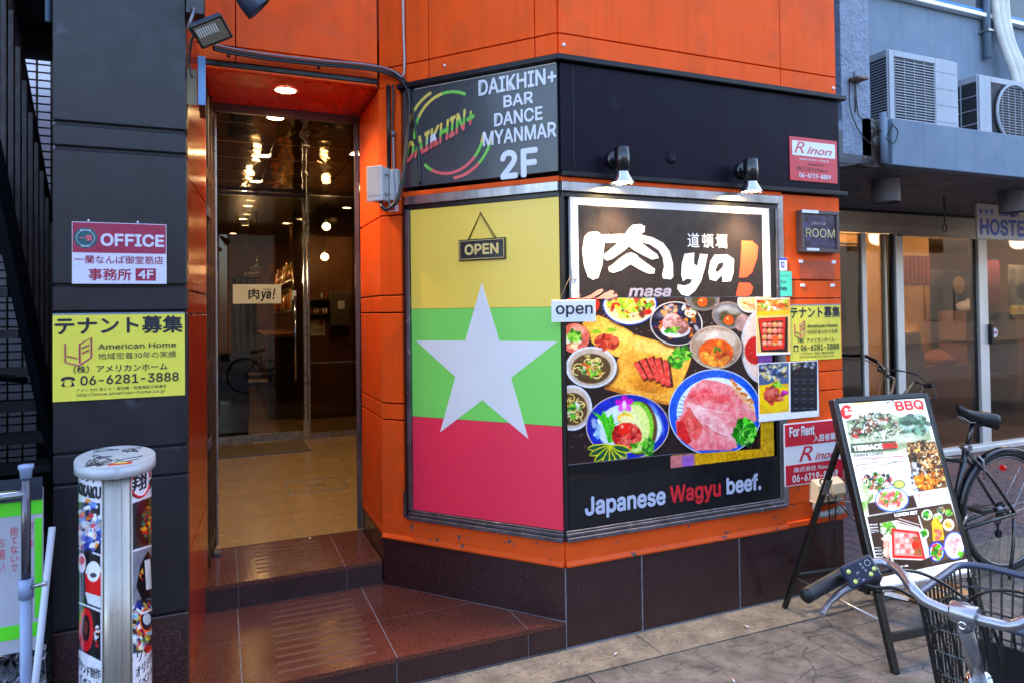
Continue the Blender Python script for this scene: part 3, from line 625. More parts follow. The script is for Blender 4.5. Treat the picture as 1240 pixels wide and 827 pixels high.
for r_, sg in ((.205, ((100, 60, cG), (150, 100, cY), (182, 150, cG), (240, 285, cR_) , (225, 240, cG), (285, 318, cR_), (318, 340, cG), (340, 352, cY))), (.232, ((110, 145, cY), (145, 162, cY), (162, 180, cG), (272, 312, cR_), (312, 338, cG), (338, 350, cY)))):
    for a0, a1, m_ in sg: arcband(cx_+(.02 if r_ > .22 and a0 < 200 else (.02 if r_ > .22 else 0))*(-1 if a0 < 200 else 1), cy_, r_, .0155, a0, a1, m_)
# tricolour name across the emblem: ink kept in a fine vertex grid, cut to the letters' outline
e0 = uv(FF, 492, 199); e1 = uv(FF, 493, 175); e2 = uv(FF, 554, 164); EU1 = uv(FF, 576, 150)[0]; EH = e1[1]-e0[1]; ES = (e2[1]-e0[1])/(e2[0]-e0[0])*(EU1-e0[0])
o = lett(dk, 'DAIKHIN+', FF, e0[0], e0[1], EU1, e1[1], .009, WT, bold=.03, slope=ES, shear=.12, name='emblem_name')
def band_cut(o, P_, f0, f1):
    me = o.data; b = bmesh.new(); b.from_mesh(me); L = o.parent.location
    outs = []
    for t, m_ in ((f0, None), (f1, None)):
        a = P_(e0[0], t, 0)-L; c = P_(EU1, t+ES, 0)-L; nrm = (c-a).cross(P_.W)
        bmesh.ops.bisect_plane(b, geom=b.verts[:]+b.edges[:]+b.faces[:], plane_co=a, plane_no=nrm)
    me.materials.clear()
    for m_ in (cR_, cG, cY, WT): me.materials.append(m_)
    for f in b.faces:
        q = f.calc_center_median()+L-P_.O; u = q.dot(P_.U); v = q.dot(P_.V)-ES*(u-e0[0])/(EU1-e0[0])
        f.material_index = 0 if v < f0 else (1 if v < f1 else 2)
        if abs(u-e0[0]-.17) < .035 and abs(v-(f0+f1)/2) < .022: f.material_index = 3
    b.to_mesh(me); b.free()
band_cut(o, FF, e0[1]+EH*.32, e0[1]+EH*.66)
# flag panel
fl = thing('flag_panel', 'large yellow green and red striped window panel with a white star', 'sign', FF(-.42, 1.3, 0))
for v0, v1, c, nm in ((1.5625, 2.072, (255, 215, 86), 'yellow'), (1.012, 1.561, (128, 222, 96), 'green'), (.534, 1.0105, (250, 52, 82), 'red')):
    box('stripe', mat('flag_'+nm, c, .34, nvar=.035, nscale=1.5, bump=.0003, bscale=6, coat=.12), fl, FF, -.838, -.006, v0, v1, -.02, .002)
cs, cz, ro, ri = -.413, 1.27, .425, .162
out_pts = [(583.5, 343), (605, 413), (675, 413.5), (619, 457), (640, 531), (584, 484), (533, 523), (551.5, 456), (503.5, 412.5), (563.5, 412.5)]
MB().prism(FF, [uv(FF, *p, .002) for p in out_pts], .001, .0032).done('star', mat('flag_white', (232, 230, 230), .34, nvar=.02), fl)
# black OPEN board on the flag
GOLD = mat('gold_ink', (226, 196, 120), .4, nvar=.05)
ob = thing('open_sign', 'small black hanging board with gold lettering OPEN on the yellow stripe', 'sign', FF(-.42, 1.85, .01))
ua, va = uv(FF, 556, 316, .01); ub, vb = uv(FF, 612, 290, .01); va, vb = 1.796, 1.9
box('board', BLACK, ob, FF, ua, ub, va, vb, .004, .014, .002)
for u0, u1, v0, v1 in ((ua+.006, ub-.006, va+.006, va+.0085), (ua+.006, ub-.006, vb-.0085, vb-.006), (ua+.006, ua+.009, va+.006, vb-.006), (ub-.009, ub-.006, va+.006, vb-.006)): box('border_line', GOLD, ob, FF, u0, u1, v0, v1, .0138, .0146)
lett(ob, 'OPEN', FF, ua+.035, va+.026, ub-.035, vb-.024, .0148, GOLD, bold=.035)
um = -.42; MB().tube([FF(ua+.05, vb-.004, .008), FF(um, 2.028, .006), FF(ub-.05, vb-.004, .008)], .0022, 6).tube([FF(ua+.055, vb-.004, .01), FF(um, 2.022, .007), FF(ub-.06, vb-.004, .01)], .0015, 6).done('cord', BLACK, ob)
MB().lathe(FF(um, 2.03, .001), FF.W, [(0, .004), (.006, .004), (.008, 0)], 8).done('hook', CHROME, ob)

# ================================================================ signs on the street front
lg = thing('restaurant_sign', 'black sign with white brush lettering ya and a red exclamation mark', 'sign', FR(.66, 1.85, 0))
box('border_panel', mat('white_sign_border', (225, 222, 220), .35, nvar=.03), lg, FR, .052, 1.25, 1.602, 2.074, -.02, .002)
box('black_panel', mat('brown_black_panel', (38, 30, 28), .3, nvar=.05, coat=.2), lg, FR, .094, 1.197, 1.604, 2.038, .0021, .004)
BW = mat('brush_white', (236, 234, 230), .4, nvar=.02)
k = 3.7586
def z2(*pts): return [(670+x/k, 160+y/k) for x, y in pts]
S_ = lambda pts, m_=BW, n_='brush_stroke', w_=.0055: shape(lg, FR, pts, w_, m_, n_)
S_(z2((142, 478), (160, 458), (200, 455), (218, 468), (330, 466), (370, 470), (395, 468), (450, 480), (500, 505), (530, 545), (545, 600), (546, 660), (535, 672), (500, 668), (496, 650), (505, 615), (500, 575), (480, 540), (440, 512), (400, 502), (380, 505), (310, 505), (232, 505), (228, 560), (222, 610), (205, 665), (180, 673), (158, 660), (140, 610), (132, 540)))
S_(z2((345, 440), (362, 424), (395, 420), (418, 430), (415, 455), (385, 475), (360, 505), (330, 535), (270, 578), (245, 586), (232, 578), (236, 555), (280, 520), (320, 480)), w_=.0062)
S_(z2((372, 500), (400, 505), (440, 535), (475, 560), (480, 575), (450, 582), (410, 562), (370, 540), (345, 520)), w_=.0066)
S_(z2((305, 575), (335, 555), (355, 550), (380, 560), (388, 572), (420, 595), (463, 625), (460, 645), (430, 645), (390, 625), (352, 602), (310, 630), (275, 642), (255, 636), (250, 620), (275, 600)), w_=.0058)
S_(z2((598, 555), (642, 550), (640, 600), (655, 612), (668, 556), (703, 558), (690, 620), (672, 680), (645, 725), (615, 748), (585, 742), (565, 715), (567, 695), (600, 700), (625, 690), (632, 672), (610, 668), (590, 680), (583, 655), (585, 600)))
MB().prism(FR, [uv(FR, *p, .005) for p in z2((735, 560), (790, 558), (822, 580), (820, 640), (808, 680), (770, 683), (768, 650), (740, 680), (712, 672), (706, 640), (715, 590))], .004, .0055).done('brush_stroke', BW, lg)
S_(z2((750, 600), (775, 592), (772, 615), (745, 640), (738, 630)), mat('brown_black_panel', (38, 30, 28)), 'letter_gap', .0062)
RO = mat('orange_red_ink', (236, 84, 48), .4, nvar=.03)
S_(z2((858, 495), (905, 497), (932, 520), (928, 575), (905, 640), (880, 662), (846, 664), (852, 600)), RO)
S_(z2((846, 686), (895, 688), (910, 708), (900, 740), (878, 750), (832, 747), (838, 715)), RO)
lettpx(lg, '道頓堀', FR, (832.5, 300), (880, 284), .0055, BW, bold=.012, spacing=1.25)
lettpx(lg, 'masa', FR, (761, 360), (813, 349), .0055, mat('lilac_ink', (160, 150, 168), .4), bold=.03, shear=.2)
for pts in ([(704, 362), (716, 357), (724, 351.5), (729, 350), (731, 352), (727, 356), (716, 362)], [(722, 362), (733, 355), (740, 351.5), (744, 353), (742, 357), (747, 356), (748, 359), (738, 362)]): shape(lg, FR, pts, .0062, mat('skin_print', (224, 150, 128), .4), 'printed_fingers')

# big food poster ----------------------------------------------------------
fp = thing('food_poster', 'wide photo poster of bowls and plates with sliced beef in the corner window', 'poster', FR(.65, 1.2, 0))
I = Ink(FR, .02, 1.268, .762, 1.6005, .004, 560, 380, (52, 36, 36))
for q_ in range(60):
    x = 686+I.rs.rand()*250; y = 362+I.rs.rand()*200; l = 12+I.rs.rand()*40
    I.line([(x, y), (x+l, y-l*.06)], 1+I.rs.rand()*2.6, (98+I.rs.rand()*40, 62, 52) if I.rs.rand() > .4 else (26, 18, 22), a=.5, f=1.2)
GRN = [(60, 140, 40), (110, 180, 60), (40, 110, 36), (150, 200, 90)]
def bowl(cx, cy, rx, ry, rim, inner, wd=.82, ang=0, a2=1): 
    I.ell(cx+1.5, cy+2.5, rx*1.04, ry*1.06, (18, 12, 14), ang, .55, 3)
    I.ell(cx, cy, rx, ry, rim, ang); I.ell(cx, cy, rx*wd, ry*wd, inner, ang, a2, .8)
# red bowl top left
I.ell(706, 368, 20, 16, (196, 70, 48), f=.8); I.bits(704, 366, 13, 7, 26, 1, 2.4, [(230, 120, 70), (250, 210, 120), (60, 130, 40), (180, 40, 30)])
# yellow leaf dishes
I.poly([(705, 391), (724, 382), (746, 390), (767, 404), (768, 424), (748, 432), (730, 428), (712, 410)], (238, 184, 100), f=1.5)
I.poly([(728, 388), (748, 394), (764, 406), (762, 418), (745, 408)], (246, 208, 130), a=.6, f=5)
I.poly([(768, 405), (800, 414), (822, 421), (838, 431), (834, 444), (824, 468), (810, 490), (780, 484), (731, 470), (742, 447), (752, 427), (765, 424)], (232, 172, 88), f=1.2)
I.poly([(766, 408), (800, 416), (834, 431), (826, 446), (800, 430), (768, 424)], (246, 206, 134), a=.8, f=4)
for q_ in range(16): I.ell(775+I.rs.rand()*20, 462+I.rs.rand()*10, 24-q_, 10-q_*.5, (200, 134, 44), 12, .18, 1)
for q_ in range(26):
    t = q_/25; I.line([(756+58*t*.2, 428+42*t), (790, 438+44*t), (826-8*t, 432+50*t)], .7, (196, 132, 56), a=.4)
I.poly([(731, 470), (780, 484), (810, 490), (808, 486), (780, 480), (733, 466)], (170, 110, 40), a=.6, f=1.5)
# salad bowl
bowl(762.7, 369, 33, 25, (52, 82, 168), (226, 226, 214), .95); I.ell(762.7, 368, 29.5, 21.5, (222, 210, 160))
I.bits(763, 366, 27, 18, 170, 1, 3.4, [(150, 190, 60), (200, 214, 110), (96, 150, 40), (240, 236, 200), (236, 214, 90), (206, 60, 40), (120, 50, 50)]); I.ell(785, 378, 4.5, 3.2, (220, 50, 34))
# patterned plate with pork
bowl(819, 392, 32, 26.5, (206, 200, 196), (30, 28, 52), .95, 8); I.bits(818, 391, 28, 22, 90, 1, 2.8, [(216, 110, 44), (226, 140, 60), (34, 40, 110), (220, 220, 226), (196, 60, 40), (26, 30, 70)])
I.ell(836, 379, 7, 6, (216, 220, 190)); I.bits(836, 379, 6, 5, 20, .7, 1.5, [(90, 160, 60), (200, 60, 40), (240, 240, 240)])
I.ell(818, 400, 18, 9, (216, 222, 232)); I.ell(814, 391, 12, 11, (206, 162, 160), -10); I.ell(826, 396, 8, 9, (150, 112, 104), 20); I.bits(818, 393, 12, 9, 50, .8, 2.2, [(222, 180, 176), (190, 140, 136), (160, 120, 112)]); I.bits(816, 401, 10, 4, 18, 1, 2.2, GRN)
# egg bowls
for cx, cy, rx, ry, ex, ey in ((850, 361, 21.5, 15.5, 850.8, 366), (882.5, 382, 20.5, 16.5, 882.4, 388)):
    bowl(cx, cy, rx, ry, (150, 132, 124), (120, 118, 122), .93, 10); I.ell(cx+2, cy+3, rx*.66, ry*.6, (92, 84, 62), 0, 1, 2); I.ell(cx+5, cy-5, rx*.4, ry*.25, (196, 196, 200), 10, .6, 3)
    I.ell(ex, ey, 6, 5.6, (238, 104, 34)); I.ell(ex-1.5, ey-2, 1.4, 1, (255, 210, 170), f=1)
I.ell(899, 391, 9, 11, (176, 150, 146), 20, .9, 2)
# rice bowl and pink hotpot at the right
bowl(908, 365, 15, 14, (226, 220, 210), (214, 190, 160), .88); I.bits(908, 364, 11, 10, 60, .7, 1.8, [(240, 220, 190), (220, 130, 80), (230, 180, 120)])
bowl(925, 419, 28, 46, (196, 194, 200), (216, 196, 188), .9, 0); I.ell(916, 424, 14, 17, (168, 32, 30), 10, 1, 1.5)
# tofu stew
bowl(866.7, 420.5, 31.5, 26, (184, 172, 162), (160, 142, 128), .95, 4); I.ell(873, 412, 19, 11, (212, 204, 196), 0, .6, 4); I.ell(867, 427, 21, 16.5, (196, 96, 34), f=1.5)
I.bits(866, 427, 18, 13, 36, 2, 4.6, [(226, 150, 66), (238, 178, 96), (206, 110, 40), (180, 80, 30)], asp=(1, 1.4)); I.bits(868, 423, 5, 2.5, 10, .8, 1.4, [(50, 110, 40), (70, 140, 50)])
# left bowls
bowl(696, 409.6, 17.5, 18, (208, 120, 110), (190, 110, 100), .9); I.ell(700, 399, 9, 6, (236, 190, 182), 20, .7, 4); I.bits(693, 414, 10, 8, 24, 1.4, 3, [(240, 226, 190), (246, 214, 100), (240, 240, 236)]); I.bits(696, 408, 8, 6, 22, 1.2, 3, GRN)
def sheen(cx, cy, rx, ry, a=.35):
    I.ell(cx-rx*.35, cy-ry*.55, rx*.5, ry*.22, (250, 250, 250), -18, a, 3); I.ell(cx+rx*.5, cy+ry*.5, rx*.45, ry*.3, (60, 50, 50), 20, a*.6, 5)
for a_ in ((762.7, 369, 32, 24), (819, 392, 30, 25), (866.7, 420.5, 30, 25), (850, 361, 20, 15), (882.5, 382, 19, 15)): sheen(*a_)
def noodles(cx, cy, rx, ry):
    bowl(cx, cy, rx, ry, (204, 208, 220), (186, 172, 160), .9, 0); I.ell(cx, cy+1.5, rx*.76, ry*.72, (98, 80, 54), f=1.2)
    for q_ in range(26):
        a = I.rs.rand()*6.28; r1 = .15+.4*I.rs.rand(); x, y = cx+rx*r1*math.cos(a), cy+1+ry*r1*math.sin(a); rr = 2.4+3*I.rs.rand(); a0 = I.rs.rand()*360
        I.line([(x+rr*1.3*math.cos(R(a0+t)), y+rr*math.sin(R(a0+t))) for t in range(0, 220, 28)], 1.15, (228, 212, 150) if q_ % 3 else (200, 176, 104))
    I.bits(cx, cy+2, rx*.4, ry*.34, 30, .9, 2.4, GRN+[(226, 220, 214), (210, 120, 60)])
noodles(716, 444.5, 31, 25); noodles(693, 493.5, 24, 27.5)
# meat and maple leaves on the yellow leaf
for ax, ay, sg in ((722, 404, 1), (741, 402, -1)):
    for q_ in range(5):
        a = R(200+q_*34 if sg > 0 else 190+q_*36); I.poly([(ax, ay), (ax+4*math.cos(a-.3), ay+4*math.sin(a-.3)), (ax+10*math.cos(a), ay+7*math.sin(a)), (ax+4*math.cos(a+.3), ay+4*math.sin(a+.3))], (120, 170, 44))
I.ell(735, 414, 15, 9, (150, 66, 44), 8, 1, 1); I.bits(735, 414, 13, 7, 44, 1.4, 3.4, [(190, 84, 60), (216, 120, 96), (120, 44, 34), (160, 60, 44)])
# sliced roast beef
for q_, (x0, y0, l, wd, an) in enumerate(((770, 438, 24, 8, 62), (778, 434, 28, 8.5, 66), (787, 432, 32, 9, 70), (796, 433, 34, 9, 76), (806, 436, 32, 8.5, 84))):
    c_, s_ = math.cos(R(an)), math.sin(R(an)); ex, ey = x0+l*c_, y0+l*s_; nx, ny = -s_*wd/2, c_*wd/2
    I.poly([(x0+nx+1.5, y0+ny), (ex+nx+1.5, ey+ny+1), (ex-nx+2, ey-ny+1), (x0-nx+1, y0-ny)], (84, 40, 30), f=1.5); I.poly([(x0+nx*.8, y0+ny*.8+1), (ex+nx*.7, ey+ny*.7-1), (ex-nx*.7, ey-ny*.7-1), (x0-nx*.7, y0-ny*.7+1)], (214, 92, 84), f=1)
    for t in range(7): I.ell(x0+c_*l*(t+.5)/7+I.rs.randn()*1.2, y0+s_*l*(t+.5)/7, 2.3, 1, (236, 140, 126) if t % 2 else (188, 60, 60), an, .6, 1)
I.bits(824, 430, 14, 8, 46, 1.2, 3, GRN, -25); I.bits(818, 441, 6, 4, 16, 1.2, 2.8, GRN)
# blue plate with tartare
I.ell(762, 519, 52, 40, (14, 10, 14), 0, .6, 4); I.ell(760, 516, 50.5, 39.5, (206, 190, 170)); I.ell(760, 516, 49.4, 38.4, (34, 60, 160)); I.ell(795, 506, 5, 20, (150, 180, 232), -22, .75, 2.5); I.ell(762, 518, 39, 30, (206, 220, 238), 0, 1, 1.5)
I.bits(722, 517, 6, 12, 14, 1, 3, [(210, 224, 244), (160, 190, 230)])
I.ell(774, 518, 22, 32.5, (104, 84, 58), 0, 1, 1.4); I.ell(771, 517, 20.5, 31.5, (132, 192, 70), 0, 1, 1); I.ell(769, 518, 17.5, 29, (214, 226, 150), 0, 1, 1.4); I.ell(762, 518, 14, 26, (228, 232, 176), 0, .7, 3)
I.poly([(716, 497), (728, 503), (731, 496), (736, 506), (741, 500), (744, 512), (748, 520), (744, 534), (737, 536), (732, 520), (728, 510)], (86, 176, 52), f=.8)
for q_ in range(14): a = R(80+q_*16); I.line([(738, 516), (738-14*math.cos(a), 516-15*math.sin(a)+4)], .9, (120, 200, 74) if q_ % 2 else (50, 130, 36), a=.8)
for dx, dy, an in ((-6, -2, 200), (6, -3, -20), (0, -6, 270), (-3, 4, 130), (4, 4, 50)): I.ell(756+dx, 489+dy, 5.2, 3.8, (190, 40, 180) if dy < 0 else (216, 120, 216), an, 1, 1); 
I.ell(756, 490, 2.4, 5.5, (238, 214, 238), 0, 1, 1); I.ell(757, 506, 9.5, 6.5, (240, 190, 70)); I.ell(758, 507.5, 8, 5, (246, 226, 180), 0, .9, 1)
I.ell(759, 527, 18, 15.5, (176, 40, 44), 0, 1, 1.5); I.bits(759, 527, 15.5, 13, 90, 1.2, 3.2, [(214, 66, 60), (232, 104, 92), (160, 28, 34), (236, 130, 116)]); I.ell(755.5, 519, 7, 7.5, (226, 58, 36)); I.ell(753.5, 516, 1.6, 2, (255, 190, 170), f=1)
I.bits(785, 540, 7, 10, 40, 1, 2.6, GRN); I.bits(770, 539, 5, 2, 8, 1, 2.4, GRN)
for an in (186, 205, 226, 248, 268, 290, 316, 342):
    a = R(an); cx, cy = 742, 540; L_ = 30 if an < 260 else 22
    I.ell(cx+math.cos(a)*L_*.52, cy-math.sin(a)*L_*.42, L_*.5, 4.4, (206, 200, 50), math.degrees(math.atan2(-math.sin(a)*.8, math.cos(a))), 1, .6); I.ell(cx+math.cos(a)*L_*.52, cy-math.sin(a)*L_*.42, L_*.45, 2.9, (46, 96, 70), math.degrees(math.atan2(-math.sin(a)*.8, math.cos(a))), 1, .6)
# big blue plate with raw beef
I.ell(867, 502, 58, 54, (12, 8, 12), 0, .6, 4); I.ell(866, 499, 56.5, 52.5, (206, 216, 232)); I.ell(866, 499, 55.4, 51.4, (44, 100, 190)); I.ell(867, 500, 47.5, 43.5, (212, 226, 242), 0, 1, 1)
for q_ in range(16): a = R(150+q_*7); I.line([(867+46*math.cos(a), 500-42*math.sin(a)), (867+40*math.cos(a), 500-36*math.sin(a))], 1.4, (70, 120, 200), a=.7)
I.poly([(826, 500), (829, 483), (838, 468), (852, 459), (868, 461), (884, 466), (900, 478), (912, 492), (917, 508), (908, 514), (894, 516), (890, 530), (893, 542), (842, 545), (820, 528), (818, 510)], (228, 146, 150), f=1.2)
I.poly([(834, 478), (852, 470), (880, 478), (890, 488), (862, 486), (836, 488)], (214, 96, 100), a=.75, f=6)
I.poly([(832, 488), (850, 492), (874, 508), (892, 520), (890, 534), (870, 530), (850, 514), (836, 500)], (240, 184, 186), a=.8, f=4)
I.poly([(824, 508), (834, 493), (840, 502), (854, 522), (842, 532), (830, 522)], (216, 96, 92), a=.85, f=2.5); I.poly([(819, 511), (826, 508), (838, 534), (832, 538), (820, 526)], (190, 44, 48), a=.9, f=1.5)
I.poly([(840, 540), (854, 514), (872, 526), (890, 538), (886, 545), (842, 545)], (232, 140, 146), a=.9, f=2)
I.line([(832, 487), (852, 494), (872, 498), (886, 500)], 1, (248, 214, 214), .7, 1.2); I.line([(854, 514), (866, 524), (884, 530)], 1.2, (186, 90, 84), .6, 1.5); I.line([(835, 494), (842, 506), (854, 520)], 1.2, (170, 60, 60), .6, 1.4)
fat = I.noise(5, 1, .5, 1)*.5+I.noise(11, 1); mk = (I.x > 822) & (I.x < 914) & (I.y > 462) & (I.y < 543) & (I.c[..., 0] > 200) & (I.c[..., 1] < 200); I.c[mk] = np.clip(I.c[mk]+(fat[mk]*16)[:, None]*np.array([.5, 1.6, 1.4]), 0, 255)
for q_ in range(11): x, y = 886+q_*2.5, 459+q_*2.7+I.rs.rand()*4; I.line([(x, y), (x+2, y+11)], 1.5, (222, 186, 140)); I.ell(x, y, 2.2, 1.7, (200, 124, 60))
I.bits(902, 523, 12.5, 15, 130, 1.2, 3.2, [(60, 150, 44), (96, 190, 70), (30, 100, 34), (150, 214, 110)])
# lower edge, mustard strips at the right and below
I.poly([(684, 563.2), (684, 575), (815, 575), (815, 548.5)], (14, 14, 20)); I.poly([(814, 551), (941, 541.5), (941, 575), (814, 575)], (196, 156, 42)); I.poly([(812, 552), (840, 549.5), (840, 575), (812, 575)], (186, 128, 130)); I.poly([(826, 552), (841, 549.5), (841, 575), (826, 575)], (140, 108, 190), a=.8, f=5)
I.poly([(921, 360), (950, 360), (950, 560), (921, 560)], (196, 156, 42)); I.poly([(918, 428), (938, 428), (938, 440), (918, 440)], (130, 90, 150), f=3)
for q_ in range(40): x = 842+I.rs.rand()*98; I.line([(x, 500), (x-6, 556)], 1.2, (176, 136, 36), a=.25*(I.y.max() > 0), f=1.5) if x > 922 else I.line([(x, 549), (x+2, 556)], 1, (176, 136, 36), a=.4)
I.line([(686, 562.8), (812, 549.8), (840, 548.5)], .9, (180, 180, 190), .6)
mk = (I.y < 562)
lum_ = I.c.mean(-1); sat_ = (I.c.max(-1)-I.c.min(-1))/(I.c.max(-1)+1); tex = (I.noise(1.6, .13)+I.noise(4, .09)+I.noise(14, .07, 2.5, 1))*np.clip(.25+sat_*1.1, 0, 1)
I.c[mk] = np.clip(I.c[mk]*(1+tex[mk][:, None]), 0, 255)
for q_ in range(260):
    x, y = 690+I.rs.rand()*230, 364+I.rs.rand()*180; I.ell(x, y, .5+I.rs.rand()*.7, .4+I.rs.rand()*.4, (255, 250, 240), 0, .35, .6)
I.grain(.05, 3); I.build('printed_photo', SGG, fp)
# black strip with the slogan
wy = thing('slogan_panel', 'black window strip reading Japanese Wagyu beef under the food poster', 'sign', FR(.65, .65, 0))
MB().prism(FR, [(.02, .536), (1.268, .536), (1.268, .764), (.02, .764)], -.02, .0035).done('panel', mat('deep_black_vinyl', (16, 17, 24), .3, nvar=.05), wy)
SIL = mat('silver_blue_ink', (176, 186, 214), .4, nvar=.02)
for s_, x0, x1, m_, lo, hi in (('Japanese', 708, 806, SIL, .567, .676), ('Wagyu', 811, 873, INKR, .567, .676), ('beef.', 880, 922, SIL, .592, .682)):
    a = uv(FR, x0, 610, .004)[0]; b = uv(FR, x1, 600, .004)[0]; lett(wy, s_, FR, a, lo, b, hi, .0045, m_, bold=.038, res=4)
# white open tag on the corner
ot = thing('open_sign', 'white tag reading open on a string at the building corner', 'sign', FR(0, 1.55, .05))
OT = frame(FR(-.015, 0, .045), (math.cos(R(8)), -math.sin(R(8)), 0))
a0 = uv(OT, 668, 392); a1 = uv(OT, 721, 362)
box('tag', WHITE, ot, OT, a0[0], a1[0], 1.492, 1.592, -.002, .002, .001, None)
lett(ot, 'open', OT, a0[0]+.02, 1.513, a1[0]-.015, 1.568, .0028, INKK, bold=.012)
um = uv(OT, 692, 330)[0]; STR = mat('string', (176, 140, 90), .8)
MB().tube([OT(um-.06, 1.59, 0), OT(um, 1.70, -.02), OT(um+.055, 1.59, 0)], .002, 6).done('string', STR, ot); MB().box(FR, .055, .085, 1.69, 1.745, .0025, .008, .002).done('hook', WHITE, ot)

# lamps over the sign -------------------------------------------------------
def wall_lamp(u, label, up=0):
    t = thing('wall_lamp', label, 'lamp', FR(u, 2.24, 0), 'lamps over the restaurant sign')
    MB().lathe(FR(up, 2.262, .006), FR.W, [(0, .044), (.012, .044), (.02, .036), (.022, .0)], 28).done('wall_plate', BLACKG, t)
    MB().tube([FR(up, 2.262, .02), FR(up, 2.262, .06), FR(u-.02, 2.262, .10)], .014, 10).done('arm', BLACKG, t)
    MB().lathe(FR(u, 2.300, .105), (0, 0, -1), [(0, .034), (.002, .037), (.110, .037), (.112, .033)], 28).done('housing', BLACKG, t)
    MB().lathe(FR(u, 2.189, .105), (0, 0, -1), [(0, .030), (.012, .033), (.03, .045), (.052, .056), (.058, .058), (.058, .055), (.03, .041), (.01, .025)], 32, caps=False).done('reflector', CHROME, t)
    MB().lathe(FR(u, 2.141, .105), (0, 0, -1), [(0, .052), (.002, .050)], 28).done('bulb', mat_emit('bulb_warm', (255, 222, 160), 14), t)
    l = bpy.data.lights.new('spot', 'SPOT'); l.energy = 11; l.color = (1, .76, .45); l.spot_size = R(125); l.spot_blend = .7; l.shadow_soft_size = .035
    o = bpy.data.objects.new('lamp', l); COL.objects.link(o); o.parent = t; o.location = FR(u, 2.124, .105)-t.location; o.rotation_euler = (R(-14), 0, 0)
LU = [uv(FR, 755, 215, .115)[0], uv(FR, 911, 218, .115)[0]]
wall_lamp(LU[0], 'left black wall lamp with chrome bell shade above the restaurant sign', uv(FR, 743, 198)[0]); wall_lamp(LU[1], 'right black wall lamp with chrome bell shade above the restaurant sign', uv(FR, 898, 209)[0])

# estate agent plates -------------------------------------------------------
REDP = mat('red_sign_sheet', (206, 30, 52), .35, nvar=.05, coat=.15)
rn = thing('agency_plate', 'red plate with white box reading Rinon on the dark fascia', 'sign', FR(1.57, 2.35, 0))
box('plate', REDP, rn, FR, 1.393, 1.742, 2.233, 2.473, .0065, .012, .001)
MB().prism(FR, [(1.415+.01*0, 2.372), (1.72, 2.372), (1.725, 2.377), (1.725, 2.446), (1.72, 2.452), (1.415, 2.452), (1.41, 2.446), (1.41, 2.377)], .012, .0126).done('name_box', WHITE, rn)
lett(rn, 'R', FR, 1.425, 2.385, 1.50, 2.448, .013, REDP, shear=.35, plain=True); lett(rn, 'inon', FR, 1.515, 2.385, 1.70, 2.425, .013, REDP, shear=.35, bold=.01)
lett(rn, 'www.rinon-corp.jp', FR, 1.46, 2.345, 1.68, 2.362, .0126, WHITE); lett(rn, '道頓堀営業所', FR, 1.52, 2.322, 1.64, 2.334, .0126, INKK); lett(rn, '株式会社Rinon', FR, 1.44, 2.288, 1.67, 2.314, .0126, INKK)
lett(rn, '06-6719-8889', FR, 1.455, 2.252, 1.69, 2.277, .0126, WHITE, bold=.02)
fr_ = thing('for_rent_sign', 'red and white For Rent board on the orange pier behind the menu stand', 'sign', FR(1.52, .75, 0))
PB = frame(FR(1.313, .59, .012), (1, 0, .0), (0, 0, 1))
box('board', WHITE, fr_, PB, 0, .43, 0, .335, -.008, 0, .001)
box('red_band', REDP, fr_, PB, .006, .424, .212, .329, 0, .001); box('red_band', REDP, fr_, PB, .006, .424, .006, .112, 0, .001)
lett(fr_, 'For Rent', PB, .035, .262, .215, .315, .0018, WHITE, bold=.035); lett(fr_, '入居者募集', PB, .205, .222, .41, .262, .0018, WHITE, bold=.02)
lett(fr_, 'R', PB, .10, .125, .20, .205, .0012, REDP, shear=.35, plain=True); lett(fr_, 'inon', PB, .215, .125, .37, .165, .0012, REDP, shear=.35, bold=.008)
lett(fr_, '株式会社 Rinon', PB, .06, .07, .33, .098, .0018, WHITE, bold=.012); lett(fr_, '06-6719-8889', PB, .05, .018, .38, .058, .0018, WHITE, bold=.025)
YEL = mat('yellow_sign_sheet', (226, 214, 78), .3, nvar=.05, coat=.25); INKN = mat('navy_black_ink', (26, 30, 46), .4); INKM = mat('magenta_ink', (160, 30, 90), .4)
